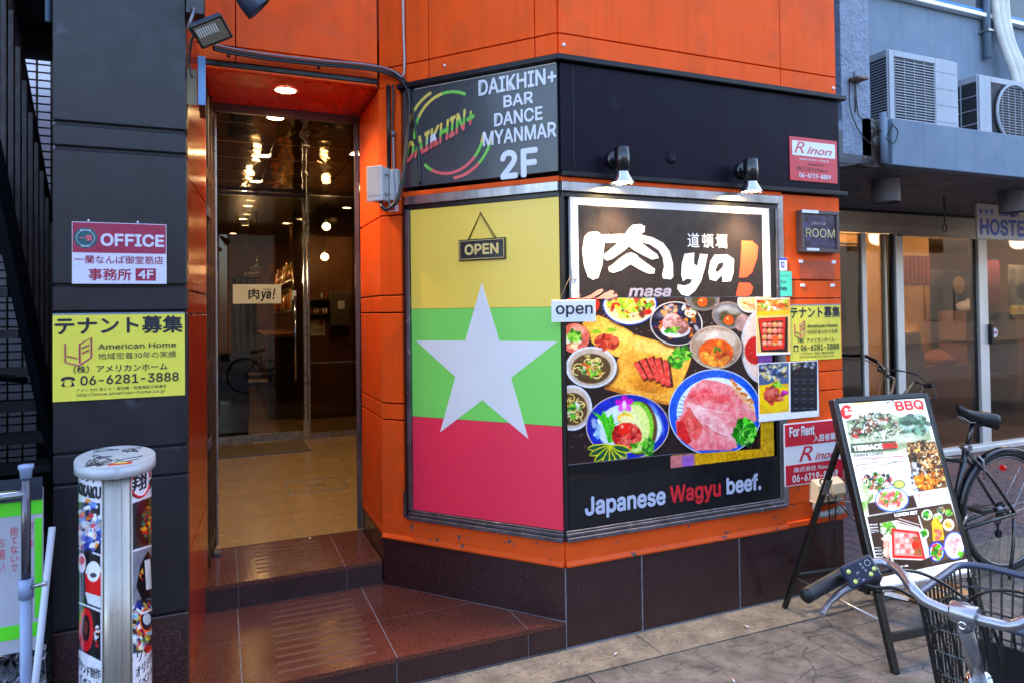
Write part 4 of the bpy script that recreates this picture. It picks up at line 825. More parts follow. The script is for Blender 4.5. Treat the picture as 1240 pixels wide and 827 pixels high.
def tenant(P_, u0, v0, W_, H_, label, loc):
    t = thing('tenant_wanted_sign', label, 'sign', loc)
    F_ = frame(P_(u0, v0, .003), P_.U, P_.V); X = lambda a: a*W_; Y = lambda b: (1-b)*H_
    box('board', YEL, t, F_, 0, W_, 0, H_, 0, .004, .001); box('board_edge', mat('pale_blue_edge', (120, 140, 170), .4), t, F_, 0, W_, H_+.0005, H_+.005, 0, .005)
    d = .0048
    def T(s_, x0, y0, x1, y1, b=.01, m_=INKN, **k_): lett(t, s_, F_, X(x0), Y(y1), X(x1), Y(y0), d, m_, bold=b, **k_)
    T('テナント募集', .015, .02, .985, .235, .045); T('American Home', .33, .345, .93, .41, .004); T('地域密着30年の実績', .33, .45, .93, .53, 0)
    T('（株）アメリカンホーム', .15, .59, .86, .68, .015); T('06-6281-3888', .20, .71, .95, .82, .012); T('アメリカ村 貸ビル・貸店舗・商業施設企画運営', .17, .855, .85, .895, 0); T('http://www.american-home.co.jp', .175, .91, .84, .96, 0)
    for pts in ([(.09, .33), (.09, .545), (.19, .59), (.28, .50), (.28, .27), (.195, .34), (.195, .56)], [(.105, .475), (.175, .505)], [(.21, .39), (.265, .35)], [(.21, .45), (.265, .41)]):
        MB().tube([F_(X(a), Y(b), .0045) for a, b in pts], .0028*(W_/.4), 4).done('house_logo', INKM, t)
    # telephone mark
    MB().prism(F_, [(X(.055), Y(.755)), (X(.07), Y(.72)), (X(.11), Y(.71)), (X(.15), Y(.72)), (X(.165), Y(.755)), (X(.14), Y(.765)), (X(.135), Y(.745)), (X(.085), Y(.745)), (X(.08), Y(.765))], .004, .0048).done('phone_mark', INKN, t)
    MB().prism(F_, [(X(.088), Y(.755)), (X(.132), Y(.755)), (X(.155), Y(.80)), (X(.155), Y(.825)), (X(.065), Y(.825)), (X(.065), Y(.80))], .004, .0048).done('phone_mark', INKN, t)
    MB().lathe(F_(X(.11), Y(.79), .0047), F_.W, [(0, .012*W_/.42), (.0006, .011*W_/.42)], 14).done('phone_dial', YEL, t)
tenant(PIL, .001, 1.251, .417, .302, 'larger yellow tenant wanted sign on the dark pillar', PIL(.2, 1.4, 0))
tenant(FR, 1.372, 1.256, .376, .298, 'smaller yellow tenant wanted sign on the orange pier', FR(1.56, 1.4, 0))
of = thing('office_sign', 'maroon and white OFFICE sign on the dark pillar above the yellow sign', 'sign', PIL(.2, 1.77, 0))
MAR = mat('maroon_sheet', (150, 36, 72), .3, nvar=.05, coat=.2); LIL = mat('lilac_white_sheet', (206, 204, 226), .3, nvar=.04, coat=.2)
OF = frame(PIL(.059, 1.662, .004), PIL.U); w_, h_ = .299, .220
box('board', LIL, of, OF, 0, w_, 0, h_, -.003, .003, .001); box('maroon_band', MAR, of, OF, .002, w_-.002, h_*.505, h_-.002, .003, .0036)
lett(of, 'OFFICE', OF, .088, .135, .292, .181, .0042, LIL, bold=.04)
TEAL = mat('teal_ink', (20, 84, 96), .4)
c = (.042, .163)
MB().lathe(OF(*c, .0034), OF.W, [(0, .037), (.0008, .0365)], 36).done('round_emblem', TEAL, of); MB().lathe(OF(*c, .0042), OF.W, [(0, .0285), (.0003, .028)], 30).done('round_emblem_ring', LIL, of); MB().lathe(OF(*c, .0045), OF.W, [(0, .027), (.0003, .0265)], 30).done('round_emblem_field', TEAL, of)
lett(of, '一蘭', OF, .022, .152, .062, .174, .0052, mat('salmon_ink2', (226, 96, 110), .4), bold=.02); lett(of, 'No Pork', OF, .026, .188, .058, .194, .0046, WHITE); lett(of, 'Ramen', OF, .028, .131, .056, .137, .0046, WHITE)
lett(of, '一蘭なんば御堂筋店', OF, .008, .072, .288, .102, .0036, MAR, bold=.008); lett(of, '事務所', OF, .05, .012, .185, .056, .0036, MAR, bold=.02)
box('floor_box', MAR, of, OF, .198, .264, .012, .057, .003, .0036); lett(of, '4F', OF, .206, .018, .256, .051, .0042, LIL, bold=.02, plain=True)
for u in (.05, .205): MB().lathe(OF(u, h_+.006, -.003), OF.W, [(0, .004), (.003, .003), (.004, 0)], 8).done('screw', WHITE, of)

# framed ROOM sign, empty slot plate, delivery stickers ---------------------------
rm = thing('room_sign', 'framed box sign reading ROOM on the orange pier', 'sign', FR(1.55, 1.95, 0))
u0, u1, v0, v1 = 1.437, 1.712, 1.842, 2.07; BR = mat('brown_frame', (82, 66, 66), .4, nvar=.15)
box('casing', BR, rm, FR, u0, u1, v0, v1, .001, .035, .002)
for a in ((u0, u1, v1-.02, v1), (u0, u1, v0, v0+.02), (u0, u0+.02, v0+.02, v1-.02), (u1-.02, u1, v0+.02, v1-.02)): box('frame', BR, rm, FR, *a, .0352, .045, .002)
RI = Ink(FR, u0+.02, u1-.02, v0+.02, v1-.02, .036, 60, 50, (74, 70, 92)); RI.c += (RI.noise(9, 24)+RI.noise(4, 12))[..., None]*np.array([1, .8, 1.1]); RI.ell(971, 272, 5, 3.5, (60, 90, 190), f=2, a=.8); RI.build('face', SGG, rm)
lett(rm, 'ROOM', FR, u0+.035, 1.925, u1-.028, 1.972, .037, mat('pale_gold', (206, 190, 130), .4), bold=.0); lett(rm, 'cafe & bar', FR, u0+.075, 1.993, u1-.09, 2.012, .037, mat('grey_ink', (170, 170, 180), .4))
box('peeled_tape', WHITE, rm, FR, u0+.001, u0+.12, v1-.016, v1+.0005, .0452, .0458); box('peeled_tape', WHITE, rm, FR, u0+.03, u0+.12, v0+.008, v0+.022, .0452, .0458)
sp = thing('clear_plate', 'smudged clear plate held by two white corner clips under the ROOM sign', 'plate', FR(1.55, 1.76, 0))
box('plate', mat('smudged_orange_plate', (176, 66, 34), .3, nvar=.35, nscale=9, coat=.3), sp, FR, 1.455, 1.715, 1.70, 1.80, .001, .004)
for u in (1.448, 1.69): box('clip', WHITE, sp, FR, u, u+.03, 1.785, 1.803, .0042, .008, .001)
cl2 = thing('clear_plate_clip', 'pair of white clips left on the orange pier above the yellow sign', 'clip', FR(1.6, 1.62, 0))
for u in (1.46, 1.68): box('clip', WHITE, cl2, FR, u, u+.03, 1.655, 1.672, .001, .006, .001)
ue = thing('delivery_sticker', 'turquoise sticker reading Uber Eats at the window edge', 'sticker', FR(1.34, 1.67, 0))
box('sheet', mat('turquoise_sheet', (76, 200, 172), .35), ue, FR, 1.288, 1.392, 1.604, 1.738, .0075, .009); lett(ue, 'Uber', FR, 1.305, 1.672, 1.355, 1.69, .0093, INKK); lett(ue, 'Eats', FR, 1.305, 1.638, 1.355, 1.658, .0093, INKK, bold=.01); lett(ue, 'delivery partner', FR, 1.302, 1.71, 1.375, 1.718, .0093, INKK)
bs = thing('payment_sticker', 'small white and blue square sticker above the turquoise sticker', 'sticker', FR(1.33, 1.77, 0))
box('sheet', WHITE, bs, FR, 1.302, 1.36, 1.742, 1.812, .0075, .009); box('blue_strip', mat('blue_ink', (40, 70, 180), .4), bs, FR, 1.303, 1.359, 1.798, 1.811, .009, .0094); box('blue_mark', mat('blue_ink', (40, 70, 180), .4), bs, FR, 1.317, 1.342, 1.757, 1.79, .009, .0094); lett(bs, 'D', FR, 1.324, 1.764, 1.336, 1.783, .0097, WHITE, bold=.03)
# two small menu prints
m1 = thing('menu_print', 'small print of a red lacquer box of grilled beef overlapping the food poster', 'poster', FR(1.25, 1.43, 0))
J = Ink(FR, 1.138, 1.372, 1.296, 1.594, .0125, 110, 140, (226, 190, 130))
J.poly([(916, 362), (957, 361), (956, 378), (916, 379)], (214, 150, 80)); J.bits(936, 369, 19, 8, 60, 1, 3, [(226, 120, 50), (246, 220, 170), (120, 150, 50), (170, 70, 30), (250, 240, 220)]); J.poly([(916, 378), (957, 376), (957, 381), (916, 383)], (240, 180, 40))
J.poly([(918, 386), (954, 384), (954, 426), (922, 426)], (40, 24, 22)); J.poly([(919, 387), (951, 384.5), (950, 422), (924, 424)], (206, 56, 34)); J.poly([(922, 390), (948, 387.5), (947, 418), (926, 420)], (120, 60, 40))
for i in range(4):
    for j in range(4): J.ell(926+i*6.2, 393.5+j*7.4, 3.3, 3.1, [(232, 150, 130), (222, 120, 104), (210, 160, 110)][(i+j) % 3], 10, 1, .8); J.ell(925.4+i*6.2, 392.5+j*7.4, 1.5, 1, (250, 206, 190), 0, .7, 1)
J.ell(939, 411, 4, 4.4, (232, 110, 40)); J.poly([(914, 361), (958, 360), (958, 362), (914, 363)], (240, 240, 240)); J.poly([(914, 361), (915.8, 361), (915.8, 430), (914, 430)], (240, 240, 240)); J.poly([(914, 427.2), (957, 426.5), (957, 432), (914, 432)], (240, 240, 240)); J.grain(.05)
J.build('print', SG, m1); box('sheet', WHITE, m1, FR, 1.137, 1.373, 1.295, 1.595, .009, .012)
m2 = thing('menu_print', 'small two part print of beef on a yellow cloth and black order screens', 'poster', FR(1.35, 1.1, 0))
J = Ink(FR, 1.147, 1.562, .950, 1.252, .0135, 180, 130, (235, 235, 238))
J.poly([(918, 441), (955, 439), (955.5, 498), (919, 501.5)], (220, 178, 60)); J.poly([(918, 441), (955, 439), (955.3, 464), (918, 466)], (94, 110, 140)); J.bits(936, 452, 17, 9, 60, 1, 3, [(60, 76, 110), (180, 190, 210), (200, 180, 110), (40, 50, 70), (230, 220, 170)])
J.poly([(919, 470), (940, 461), (955, 472), (955, 492), (936, 500), (919, 488)], (236, 196, 40)); J.bits(936, 478, 11, 9, 46, 1.2, 3.2, [(190, 90, 80), (150, 60, 54), (214, 130, 116)], 50); J.bits(950, 476, 3, 4, 10, 1, 2, [(170, 40, 150), (200, 80, 180)]); J.bits(942, 466, 5, 3, 10, 1, 2, GRN)
J.poly([(957, 439), (989.5, 437), (989.5, 496.5), (957.5, 499)], (34, 38, 50)); 
for i in range(3):
    for j in range(4): J.poly([(961+i*9.3, 450+j*11.5), (967+i*9.3, 449.6+j*11.5), (967+i*9.3, 457+j*11.5), (961+i*9.3, 457.4+j*11.5)], (14, 16, 24)); J.ell(964+i*9.3, 452+j*11.5, 2.2, 1.4, (90, 96, 110), 0, .8, .8); J.line([(962+i*9.3, 459.5+j*11.5), (967+i*9.3, 459.2+j*11.5)], .8, (150, 156, 170), .7)
J.bits(965, 443, 6, 3, 20, .8, 2, [(220, 190, 170), (160, 60, 60), (230, 230, 230), (70, 90, 60)]); J.bits(982, 442, 6, 3, 16, .8, 2, [(120, 130, 150), (60, 70, 90), (200, 200, 210)]); J.grain(.05)
J.build('print', SG, m2); box('sheet', WHITE, m2, FR, 1.145, 1.564, .948, 1.254, .009, .013)
# ================================================================ hostel next door
GREYW = mat('blue_grey_render', (112, 130, 150), .75, nvar=.07, nscale=2, bump=.001, bscale=30, streak=.15, speck=[((120, 124, 140), 3, .66, .4)])
STUC = mat('rough_grey_stucco', (134, 146, 166), .85, nvar=.12, nscale=14, bump=.018, bscale=38)
SOFM = mat('grey_soffit_board', (84, 84, 92), .6, nvar=.1, nscale=3)
ALU = mat('beige_aluminium', (200, 190, 170), .35, metal=.3, nvar=.08, nscale=4)
ALUW = mat('pale_aluminium', (236, 234, 228), .35, metal=.3, nvar=.06, nscale=4)
hb = thing('hostel_building', 'blue grey rendered building with canopy and glazed sliding front', 'building', (6, 4.9, 0))
YH = 4.86
wbox('upper_wall', GREYW, hb, 3.25, 12.5, 4.4, 4.6, 2.9, 9)
wbox('canopy_fascia', GREYW, hb, 4.13, 10.0, 3.22, 3.30, 2.483, 2.792, .004); wbox('canopy_top', GREYW, hb, 3.26, 10.0, 3.303, 4.4, 2.70, 2.76)
for i in range(6): wbox('soffit_board', SOFM, hb, 3.26, 10.0, 3.23+.0+.275*i if i else 3.302, 3.23+.275*(i+1)-.006, 2.487, 2.51)
wbox('canopy_core', SOFM, hb, 3.26, 10, 3.302, 4.88, 2.511, 2.70)
wbox('stucco_pier', STUC, hb, 3.77, 4.035, 3.30, 3.55, 2.545, 6.0, .003); wbox('pier_edge', GREYW, hb, 3.28, 3.765, 3.36, 3.5, 2.60, 9)
wbox('fascia_gap_back', mat('rusty_grime', (70, 58, 52), .8, nvar=.5, nscale=14, speck=[((150, 150, 155), 10, .55, .8), ((120, 70, 40), 18, .6, .8)], bump=.01, bscale=30), hb, 3.95, 4.128, 3.30, 3.36, 2.48, 2.80)
MB().tube([(4.07, 3.24, 2.49), (4.07, 3.24, 2.83)], .022, 10).tube([(4.11, 3.25, 2.49), (4.11, 3.25, 2.80)], .012, 8).done('drain_pipe', GREYW, hb)
# glazed front: header, frames
wbox('header_panel', ALU, hb, 3.26, 10.5, 4.855, 4.90, 2.262, 2.486); wbox('header_rail', ALU, hb, 3.26, 10.5, 4.845, 4.856, 2.33, 2.345); wbox('header_rail', BLACKT, hb, 3.26, 10.5, 4.84, 4.854, 2.462, 2.486)
wbox('header_rail', ALU, hb, 6.24, 10.5, 4.835, 4.854, 2.24, 2.262)
for x0, x1, y0, m_ in ((6.10, 6.13, 4.87, ALU), (6.135, 6.17, 4.89, BLACKT), (6.19, 6.215, 4.86, BLACKT), (6.217, 6.32, 4.835, ALUW), (7.44, 7.475, 4.87, BLACKT), (7.478, 7.62, 4.84, ALUW), (5.80, 5.86, 4.88, ALUW)): wbox('mullion', m_, hb, x0, x1, y0, y0+.05, .05, 2.26, .003)
wbox('sill', ALUW, hb, 3.26, 10.5, 4.80, 4.92, .0, .05, .004); wbox('sill_track', ALUW, hb, 6.2, 10.5, 4.83, 4.85, .05, .075)
wbox('door_pull', BLACKT, hb, 7.60, 7.635, 4.80, 4.84, 1.12, 1.33, .002)
HG = mat_glass('hostel_glass', (200, 192, 184), .01, .01, .45)
for x0, x1, y in ((3.26, 6.12, 4.90), (6.32, 7.445, 4.872), (7.60, 10.4, 4.862)): wbox('glass_pane', HG, hb, x0, x1, y, y+.006, .06, 2.26)
structure(wbox('hostel_floor', mat('dark_hostel_floor', (80, 74, 70), .35, nvar=.2), None, 3.26, 12.5, 4.93, 8.6, -.05, .02))
WARMW = mat('warm_cream_wall', (176, 132, 76), .6, nvar=.05, nscale=2)
wbox('back_wall', WARMW, hb, 3.26, 12.5, 8.5, 8.6, .02, 2.9); wbox('partition', WARMW, hb, 6.9, 9.42, 6.8, 6.88, .02, 2.5); wbox('dark_doorway', mat('dim_doorway', (60, 52, 50), .6), hb, 9.425, 10.6, 6.8, 6.86, .02, 2.05); wbox('inner_ceiling', mat('cream_ceiling', (210, 190, 150), .7), hb, 3.26, 12.5, 4.95, 8.5, 2.5, 2.56)
wbox('side_wall', WARMW, hb, 12.4, 12.5, 4.95, 8.5, .02, 2.5); wbox('side_wall', mat('cream_grey_wall', (150, 140, 128), .7), hb, 3.26, 3.3, 4.95, 8.5, .02, 2.5)
# curtain behind the left pane
CT = mat('grey_striped_curtain', (150, 148, 156), .8, nvar=.12, nscale=2)
cu = thing('curtain', 'pale grey pleated curtain hanging behind the left hostel pane', 'curtain', (5.4, 5.05, 0))
mb = MB(); pts = []
N = 120
for i in range(N+1): x = 4.7+1.33*i/N; pts.append((x, 5.06+.028*math.sin(i*.9)+.012*math.sin(i*.31)))
for (xa, ya), (xb, yb_) in zip(pts, pts[1:]): f = mb.poly([(xa, ya, .06), (xb, yb_, .06), (xb, yb_, 2.15), (xa, ya, 2.15)])
bmesh.ops.remove_doubles(mb.bm, verts=mb.bm.verts[:], dist=1e-4); mb.done('fabric', CT, cu)
MB().tube([(4.6, 5.06, 2.17), (6.1, 5.06, 2.17)], .012).done('curtain_rod', ALU, cu)
sh_ = thing('steel_panel', 'tall polished steel panel leaning beside the orange pier outside the hostel pane', 'panel', (4.3, 4.0, 0))
wbox('sheet', mat('wavy_polished_steel', (190, 186, 192), .12, metal=.95, nvar=.1, bump=.02, bscale=3), sh_, 4.55, 4.93, 4.45, 4.47, .0, 1.98, .002); wbox('edge_trim', STEEL, sh_, 4.93, 4.94, 4.44, 4.475, .0, 1.985)
# hostel interior things
ms = thing('menu_banner', 'dark red menu banner with rows of strips on the cream wall inside the hostel', 'banner', (7.4, 6.78, 1.9))
BI = frame((0, 6.79, 0), (1, 0, 0)); a = uv(BI, 1087, 346); b = uv(BI, 1126, 311)
box('cloth', mat('dark_red_cloth', (88, 26, 24), .8, nvar=.2), ms, BI, a[0], b[0], a[1], b[1], 0, .01)
for i in range(8): 
    u = a[0]+.03+i*(b[0]-a[0]-.06)/7.5; box('menu_strip', mat('rust_strip', (150, 70, 40), .8, nvar=.3), ms, BI, u, u+.022, a[1]+.03, b[1]-.02, .011, .014)
sf = thing('shelf', 'brown open shelf with small goods beside the hostel door post', 'shelf', (9.0, 6.5, 0))
SW_ = mat('brown_shelf_wood', (104, 64, 36), .5, nvar=.2)
c0 = at(1153, 400, 1, 6.5); c1 = at(1182, 400, 1, 6.5)
for z in (.5, 1.02, 1.42): wbox('shelf_board', SW_, sf, c0.x, c1.x+.6, 6.3, 6.7, z, z+.035)
for x in (c0.x, c1.x+.57): wbox('shelf_side', SW_, sf, x, x+.03, 6.3, 6.7, .02, 1.42)
wbox('shelf_back', mat('dark_shelf_back', (40, 36, 38), .7), sf, c0.x+.03, c1.x+.57, 6.68, 6.7, .02, 1.41)
tp = thing('tea_pot', 'white pot with red marks on the top of the brown shelf', 'pot', (c0.x+.28, 6.45, 1.455))
MB().lathe(tp.location, (0, 0, 1), [(0, .10), (.03, .14), (.09, .15), (.13, .10), (.14, .03), (.17, .02), (.175, 0)], 20).done('pot_body', WHITE, tp); MB().tube([tp.location+Vector((.13, 0, .06)), tp.location+Vector((.2, 0, .12))], .018, 8).done('spout', WHITE, tp); MB().lathe(tp.location+Vector((-.03, -.14, .07)), (0, -1, 0), [(0, .035), (.006, .03)], 12).done('red_mark', INKR, tp)
ck = thing('wall_clock', 'round faced wall clock in a dark case above the shelf', 'clock', (c0.x+.3, 6.6, 1.8))
wbox('case', BLACKT, ck, c0.x+.12, c0.x+.5, 6.6, 6.68, 1.5, 2.02); MB().lathe((c0.x+.31, 6.6, 1.82), (0, -1, 0), [(0, .13), (.008, .125)], 24).done('face', mat('cream_dial', (120, 104, 80), .5), ck)
fw = thing('flower_bowl', 'small bowl with a bright pink bloom on the middle shelf', 'bowl', (c0.x+.3, 6.4, 1.055))
MB().lathe(fw.location, (0, 0, 1), [(0, .05), (.05, .09), (.06, .085)], 16).done('bowl_body', BLACKT, fw); MB().lathe(fw.location+Vector((0, 0, .06)), (0, 0, 1), [(0, .06), (.04, .075), (.09, .05), (.11, 0)], 12).done('bloom', mat('pink_bloom', (220, 50, 120), .6), fw)
tl = thing('table_lamp', 'tiny glowing lamp low on the cream wall inside the hostel', 'lamp', tuple(at(1110, 410, 1, 6.7)))
MB().lathe(tl.location-Vector((0, 0, .05)), (0, 0, 1), [(0, .05), (.1, .035)], 16).done('shade', mat_emit('little_lamp', (255, 220, 160), 5), tl); MB().tube([tl.location-Vector((0, 0, .05)), tl.location-Vector((0, 0, .2))], .008).done('stem', BLACKT, tl)
ab = thing('leaning_board', 'pale leaning board with faint lettering behind the hostel glass', 'board', (6.6, 5.6, 0))
lb = frame(tuple(at(1093, 468, 1, 5.6)), (1, 0, 0)); wd = (at(1122, 440, 1, 5.6)-lb.O).x
MB().prism(lb, [(0, -.3), (wd*1.2, -.3), (wd*.7, .62), (0, .62)], 0, .02).done('board', mat('pale_board', (150, 156, 160), .6, nvar=.1), ab); lett(ab, 'MENU', lb, .02, .38, wd*.55, .46, .021, mat('navy_print', (50, 80, 140), .6))
cbx = thing('cushion', 'orange brown cushion on the low bench inside the hostel', 'cushion', tuple(at(1135, 425, 1, 6.4)))
L0 = cbx.location; MB().lathe(L0-Vector((0, 0, .18)), (0, 0, 1), [(0, .2), (.06, .24), (.12, .17), (.2, .05), (.21, 0)], 10).done('cover', mat('orange_cushion', (120, 62, 26), .8, nvar=.2), cbx); wbox('bench', SW_, cbx, L0.x-.5, L0.x+.6, L0.y-.2, L0.y+.3, .02, L0.z-.18)
ps = thing('food_wall_poster', 'black and yellow noodle shop poster behind the right hostel pane', 'poster', tuple(at(1235, 350, 1, 6.0)))
PF = frame((0, 6.0, 0), (1, 0, 0)); a = uv(PF, 1222, 382); b = uv(PF, 1262, 322); box('sheet', mat('poster_grey', (110, 108, 98), .6, nvar=.1), ps, PF, a[0], b[0], a[1], b[1], 0, .01)
box('yellow_foot', YEL, ps, PF, a[0]+.01, b[0]-.01, a[1]+.01, a[1]+.13, .011, .013); lett(ps, '牛肉\n野菜\n入り', PF, a[0]+.015, a[1]+.17, a[0]+.14, b[1]-.02, .0125, INKK, bold=.01); lett(ps, '担々麺', PF, a[0]+.02, a[1]+.03, a[0]+.26, a[1]+.1, .014, INKR)
MB().lathe(PF(a[0]+.26, a[1]+.33, .011), PF.W, [(0, .11), (.002, .11)], 20).done('printed_figure', INKK, ps)
rb = thing('red_hanging_cloth', 'dark red cloth seen behind the right hostel pane beside the door post', 'cloth', (8.4, 6.4, 1.5))
a = at(1193, 370, 1, 6.1); b = at(1210, 315, 1, 6.1); wbox('cloth', mat('crimson_cloth', (80, 16, 34), .8, nvar=.2), rb, a.x, b.x, 6.1, 6.12, a.z, b.z); wbox('rod', BLACKT, rb, a.x, b.x+.05, 6.09, 6.11, b.z, b.z+.02)
stk = thing('round_sticker', 'round white sticker on the glass of the hostel sliding door', 'sticker', (7.7, 4.86, 1.25))
c = at(1204.5, 403, 1, 4.86); MB().lathe(c, (0, -1, 0), [(0, .052), (.002, .052)], 24).done('disc', WHITE, stk); MB().lathe(c+Vector((.018, -.003, 0)), (0, -1, 0), [(0, .016), (.001, .016)], 12).done('red_dot', INKR, stk); MB().lathe(c+Vector((-.018, -.003, 0)), (0, -1, 0), [(0, .012), (.001, .012)], 12).done('blue_dot', mat('navy_print', (50, 80, 140), .6), stk)
def room_lamp(x, y, z, e, nm, lb):
    t = thing('ceiling_light', lb, 'ceiling light', (x, y, z), 'lit lamps on the hostel ceiling')
    MB().lathe((x, y, z), (0, 0, -1), [(0, .05), (.01, .05), (.015, .04), (.016, 0)], 20).done('shade', LAMPW, t)
    l = bpy.data.lights.new('room_lamp', 'POINT'); l.energy = e; l.color = (1, .8, .55); l.shadow_soft_size = .1
    o = bpy.data.objects.new('lamp', l); COL.objects.link(o); o.parent = t; o.location = (0, 0, -.12)
room_lamp(7.3, 5.9, 2.49, 44, '', 'lit ceiling lamp just inside the hostel door'); room_lamp(9.8, 5.8, 2.49, 20, '', 'lit ceiling lamp at the right of the hostel room')
# canopy down lights
for i, (px, py, lb) in enumerate(((1072, 218, 'left grey cylinder lamp under the canopy'), (1225, 233, 'right grey cylinder lamp under the canopy, in front of the hostel sign'))):
    q = at(px, py, 2, 2.486); t = thing('canopy_lamp', lb, 'lamp', tuple(q), 'cylinder lamps under the canopy')
    MB().lathe(q, (0, 0, -1), [(0, .098), (.165, .098), (.17, .092), (.171, .09)], 32, caps=False).done('housing', mat('grey_lamp_body', (120, 116, 122), .4, nvar=.05), t)
    MB().lathe(q+Vector((0, 0, -.16)), (0, 0, -1), [(0, .09), (.001, .0895)], 24).done('lens', mat('dim_lens', (120, 115, 105), .4), t)
hk = thing('hanging_hook', 'thin black rod with a ring end hanging from the canopy soffit', 'hook', tuple(at(1143, 238, 2, 2.486)))
q = hk.location.copy(); z1 = at(1143, 272, 1, q.y).z
MB().tube([q, (q.x, q.y, z1)], .006, 8).done('rod', BLACK, hk); MB().tube([(q.x+.028*math.sin(t*.524), q.y, z1-.034+.034*math.cos(t*.524)) for t in range(12)], .006, 6, closed=True).done('ring', BLACK, hk)
hs = thing('hostel_sign', 'hanging beige sign reading OSAKA HOSTEL in blue with three stars', 'sign', (6.8, 4.2, 2.3))
HS = frame((0, 4.2, 0), (1, 0, 0)); x0 = at(1180.5, 270, 1, 4.2).x; HB = mat('beige_sign_board', (210, 200, 192), .5, nvar=.05)
box('board', HB, hs, HS, x0, x0+1.5, 2.155, 2.478, 0, .02, .002); BLU = mat('hostel_blue', (24, 74, 170), .4, nvar=.03)
lett(hs, 'HOSTEL', HS, x0+.04, 2.185, x0+.80, 2.345, .0212, BLU, bold=.04); lett(hs, '★★★', HS, x0+.02, 2.375, x0+.25, 2.45, .0212, BLU); lett(hs, 'OSAKA', HS, x0+.31, 2.37, x0+.61, 2.455, .0212, BLU, bold=.02); lett(hs, '★★★', HS, x0+.70, 2.375, x0+.93, 2.45, .0212, BLU)
for x in (x0+.1, x0+1.4): MB().tube([(x, 4.21, 2.478), (x, 4.21, 2.49)], .005, 6).done('hanger', BLACK, hs)
# air conditioners on the canopy
ACW = mat('grey_white_enamel', (160, 166, 178), .45, nvar=.06, nscale=4, streak=.15); ACD = mat('dark_coil', (30, 32, 38), .6)
def ac(x0, x1, y0, z0, z1, dep, rnd_fan, label):
    t = thing('air_conditioner', label, 'air conditioner', (x0, y0, z0), 'outdoor air conditioning units on the canopy')
    P_ = frame((x0, y0, z0), (1, 0, 0)); W_, H_ = x1-x0, z1-z0
    g0, g1 = (.07, .66) if not rnd_fan else (.18, .9)
    box('casing', ACW, t, P_, 0, W_, 0, H_, -dep, -.012, .008)
    box('front_panel', ACW, t, P_, W_*g1, W_-.004, .012, H_-.012, -.0118, 0, .003)
    for f in (.22, .42, .62, .82): box('panel_groove', ACD, t, P_, W_*g1+.01, W_-.02, H_*f, H_*f+.003, .0002, .0008)
    box('front_panel', ACW, t, P_, .004, W_*g0, .012, H_-.012, -.0118, 0, .003); box('front_panel', ACW, t, P_, W_*g0+.002, W_*g1-.002, H_-.055, H_-.012, -.0118, 0, .003)
    box('coil', ACD, t, P_, W_*g0+.002, W_*g1-.002, .03, H_-.06, -.0115, -.010)
    mb = MB(); fc = (W_*(g0+g1)/2, H_*.5)
    if not rnd_fan:
        n = 26
        for i in range(n): z = .035+(H_-.1)*i/n; mb.box(P_, W_*g0+.004, W_*g1-.004, z, z+.006, -.008, .0)
        for i in range(5): u = W_*g0+.006+(W_*(g1-g0)-.016)*i/4; mb.box(P_, u, u+.004, .03, H_-.06, -.0095, -.003)
        mb.done('louvre_grille', ACW, t)['kind'] = 'stuff'
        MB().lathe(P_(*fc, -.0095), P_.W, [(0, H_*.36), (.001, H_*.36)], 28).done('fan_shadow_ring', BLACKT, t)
    else:
        r_ = H_*.42
        mb.tube([P_(fc[0]+r_*math.cos(i*.2618), fc[1]+r_*math.sin(i*.2618), .008) for i in range(24)], .012, 8, closed=True); mb.done('fan_ring', ACW, t)
        mb = MB(); MB().lathe(P_(*fc, -.009), P_.W, [(0, r_), (.002, r_)], 28).done('fan_opening', ACD, t)
        for i in range(1, 22):
            v = -r_+2*r_*i/22; h = math.sqrt(max(r_*r_-v*v, 0)); mb.box(P_, fc[0]-h, fc[0]+h, fc[1]+v-.0016, fc[1]+v+.0016, .004, .008)
        for i in range(1, 6):
            v = -r_+2*r_*i/6; h = math.sqrt(max(r_*r_-v*v, 0)); mb.box(P_, fc[0]+v-.002, fc[0]+v+.002, fc[1]-h, fc[1]+h, .001, .004)
        mb.done('wire_guard', ACW, t)['kind'] = 'stuff'
    # side louvres (left flank)
    Q_ = frame((x0, y0+dep, z0), (0, -1, 0)); mb = MB(); box('side_opening', ACD, t, Q_, .03, dep-.02, .06, H_-.06, .0005, .003)
    for i in range(24 if not rnd_fan else 4): z = .065+(H_-.13)*i/(24 if not rnd_fan else 4); mb.box(Q_, .03, dep-.02, z, z+.006, .003, .008)
    if rnd_fan: mb.box(Q_, dep*.5, dep*.5+.008, .06, H_-.06, .003, .008)
    mb.done('side_grille', ACW, t)['kind'] = 'stuff'
    for u in (.1, W_-.16): box('foot', BLACKT, t, P_, u, u+.06, -.05, 0, -dep+.02, -.02)
    return t
ac(4.60, 5.37, 3.6, 2.82, 3.465, .30, False, 'left air conditioner with horizontal louvre grille on the canopy')
ac(5.62, 6.45, 3.6, 2.82, 3.40, .30, True, 'right air conditioner with round wire fan guard on the canopy')
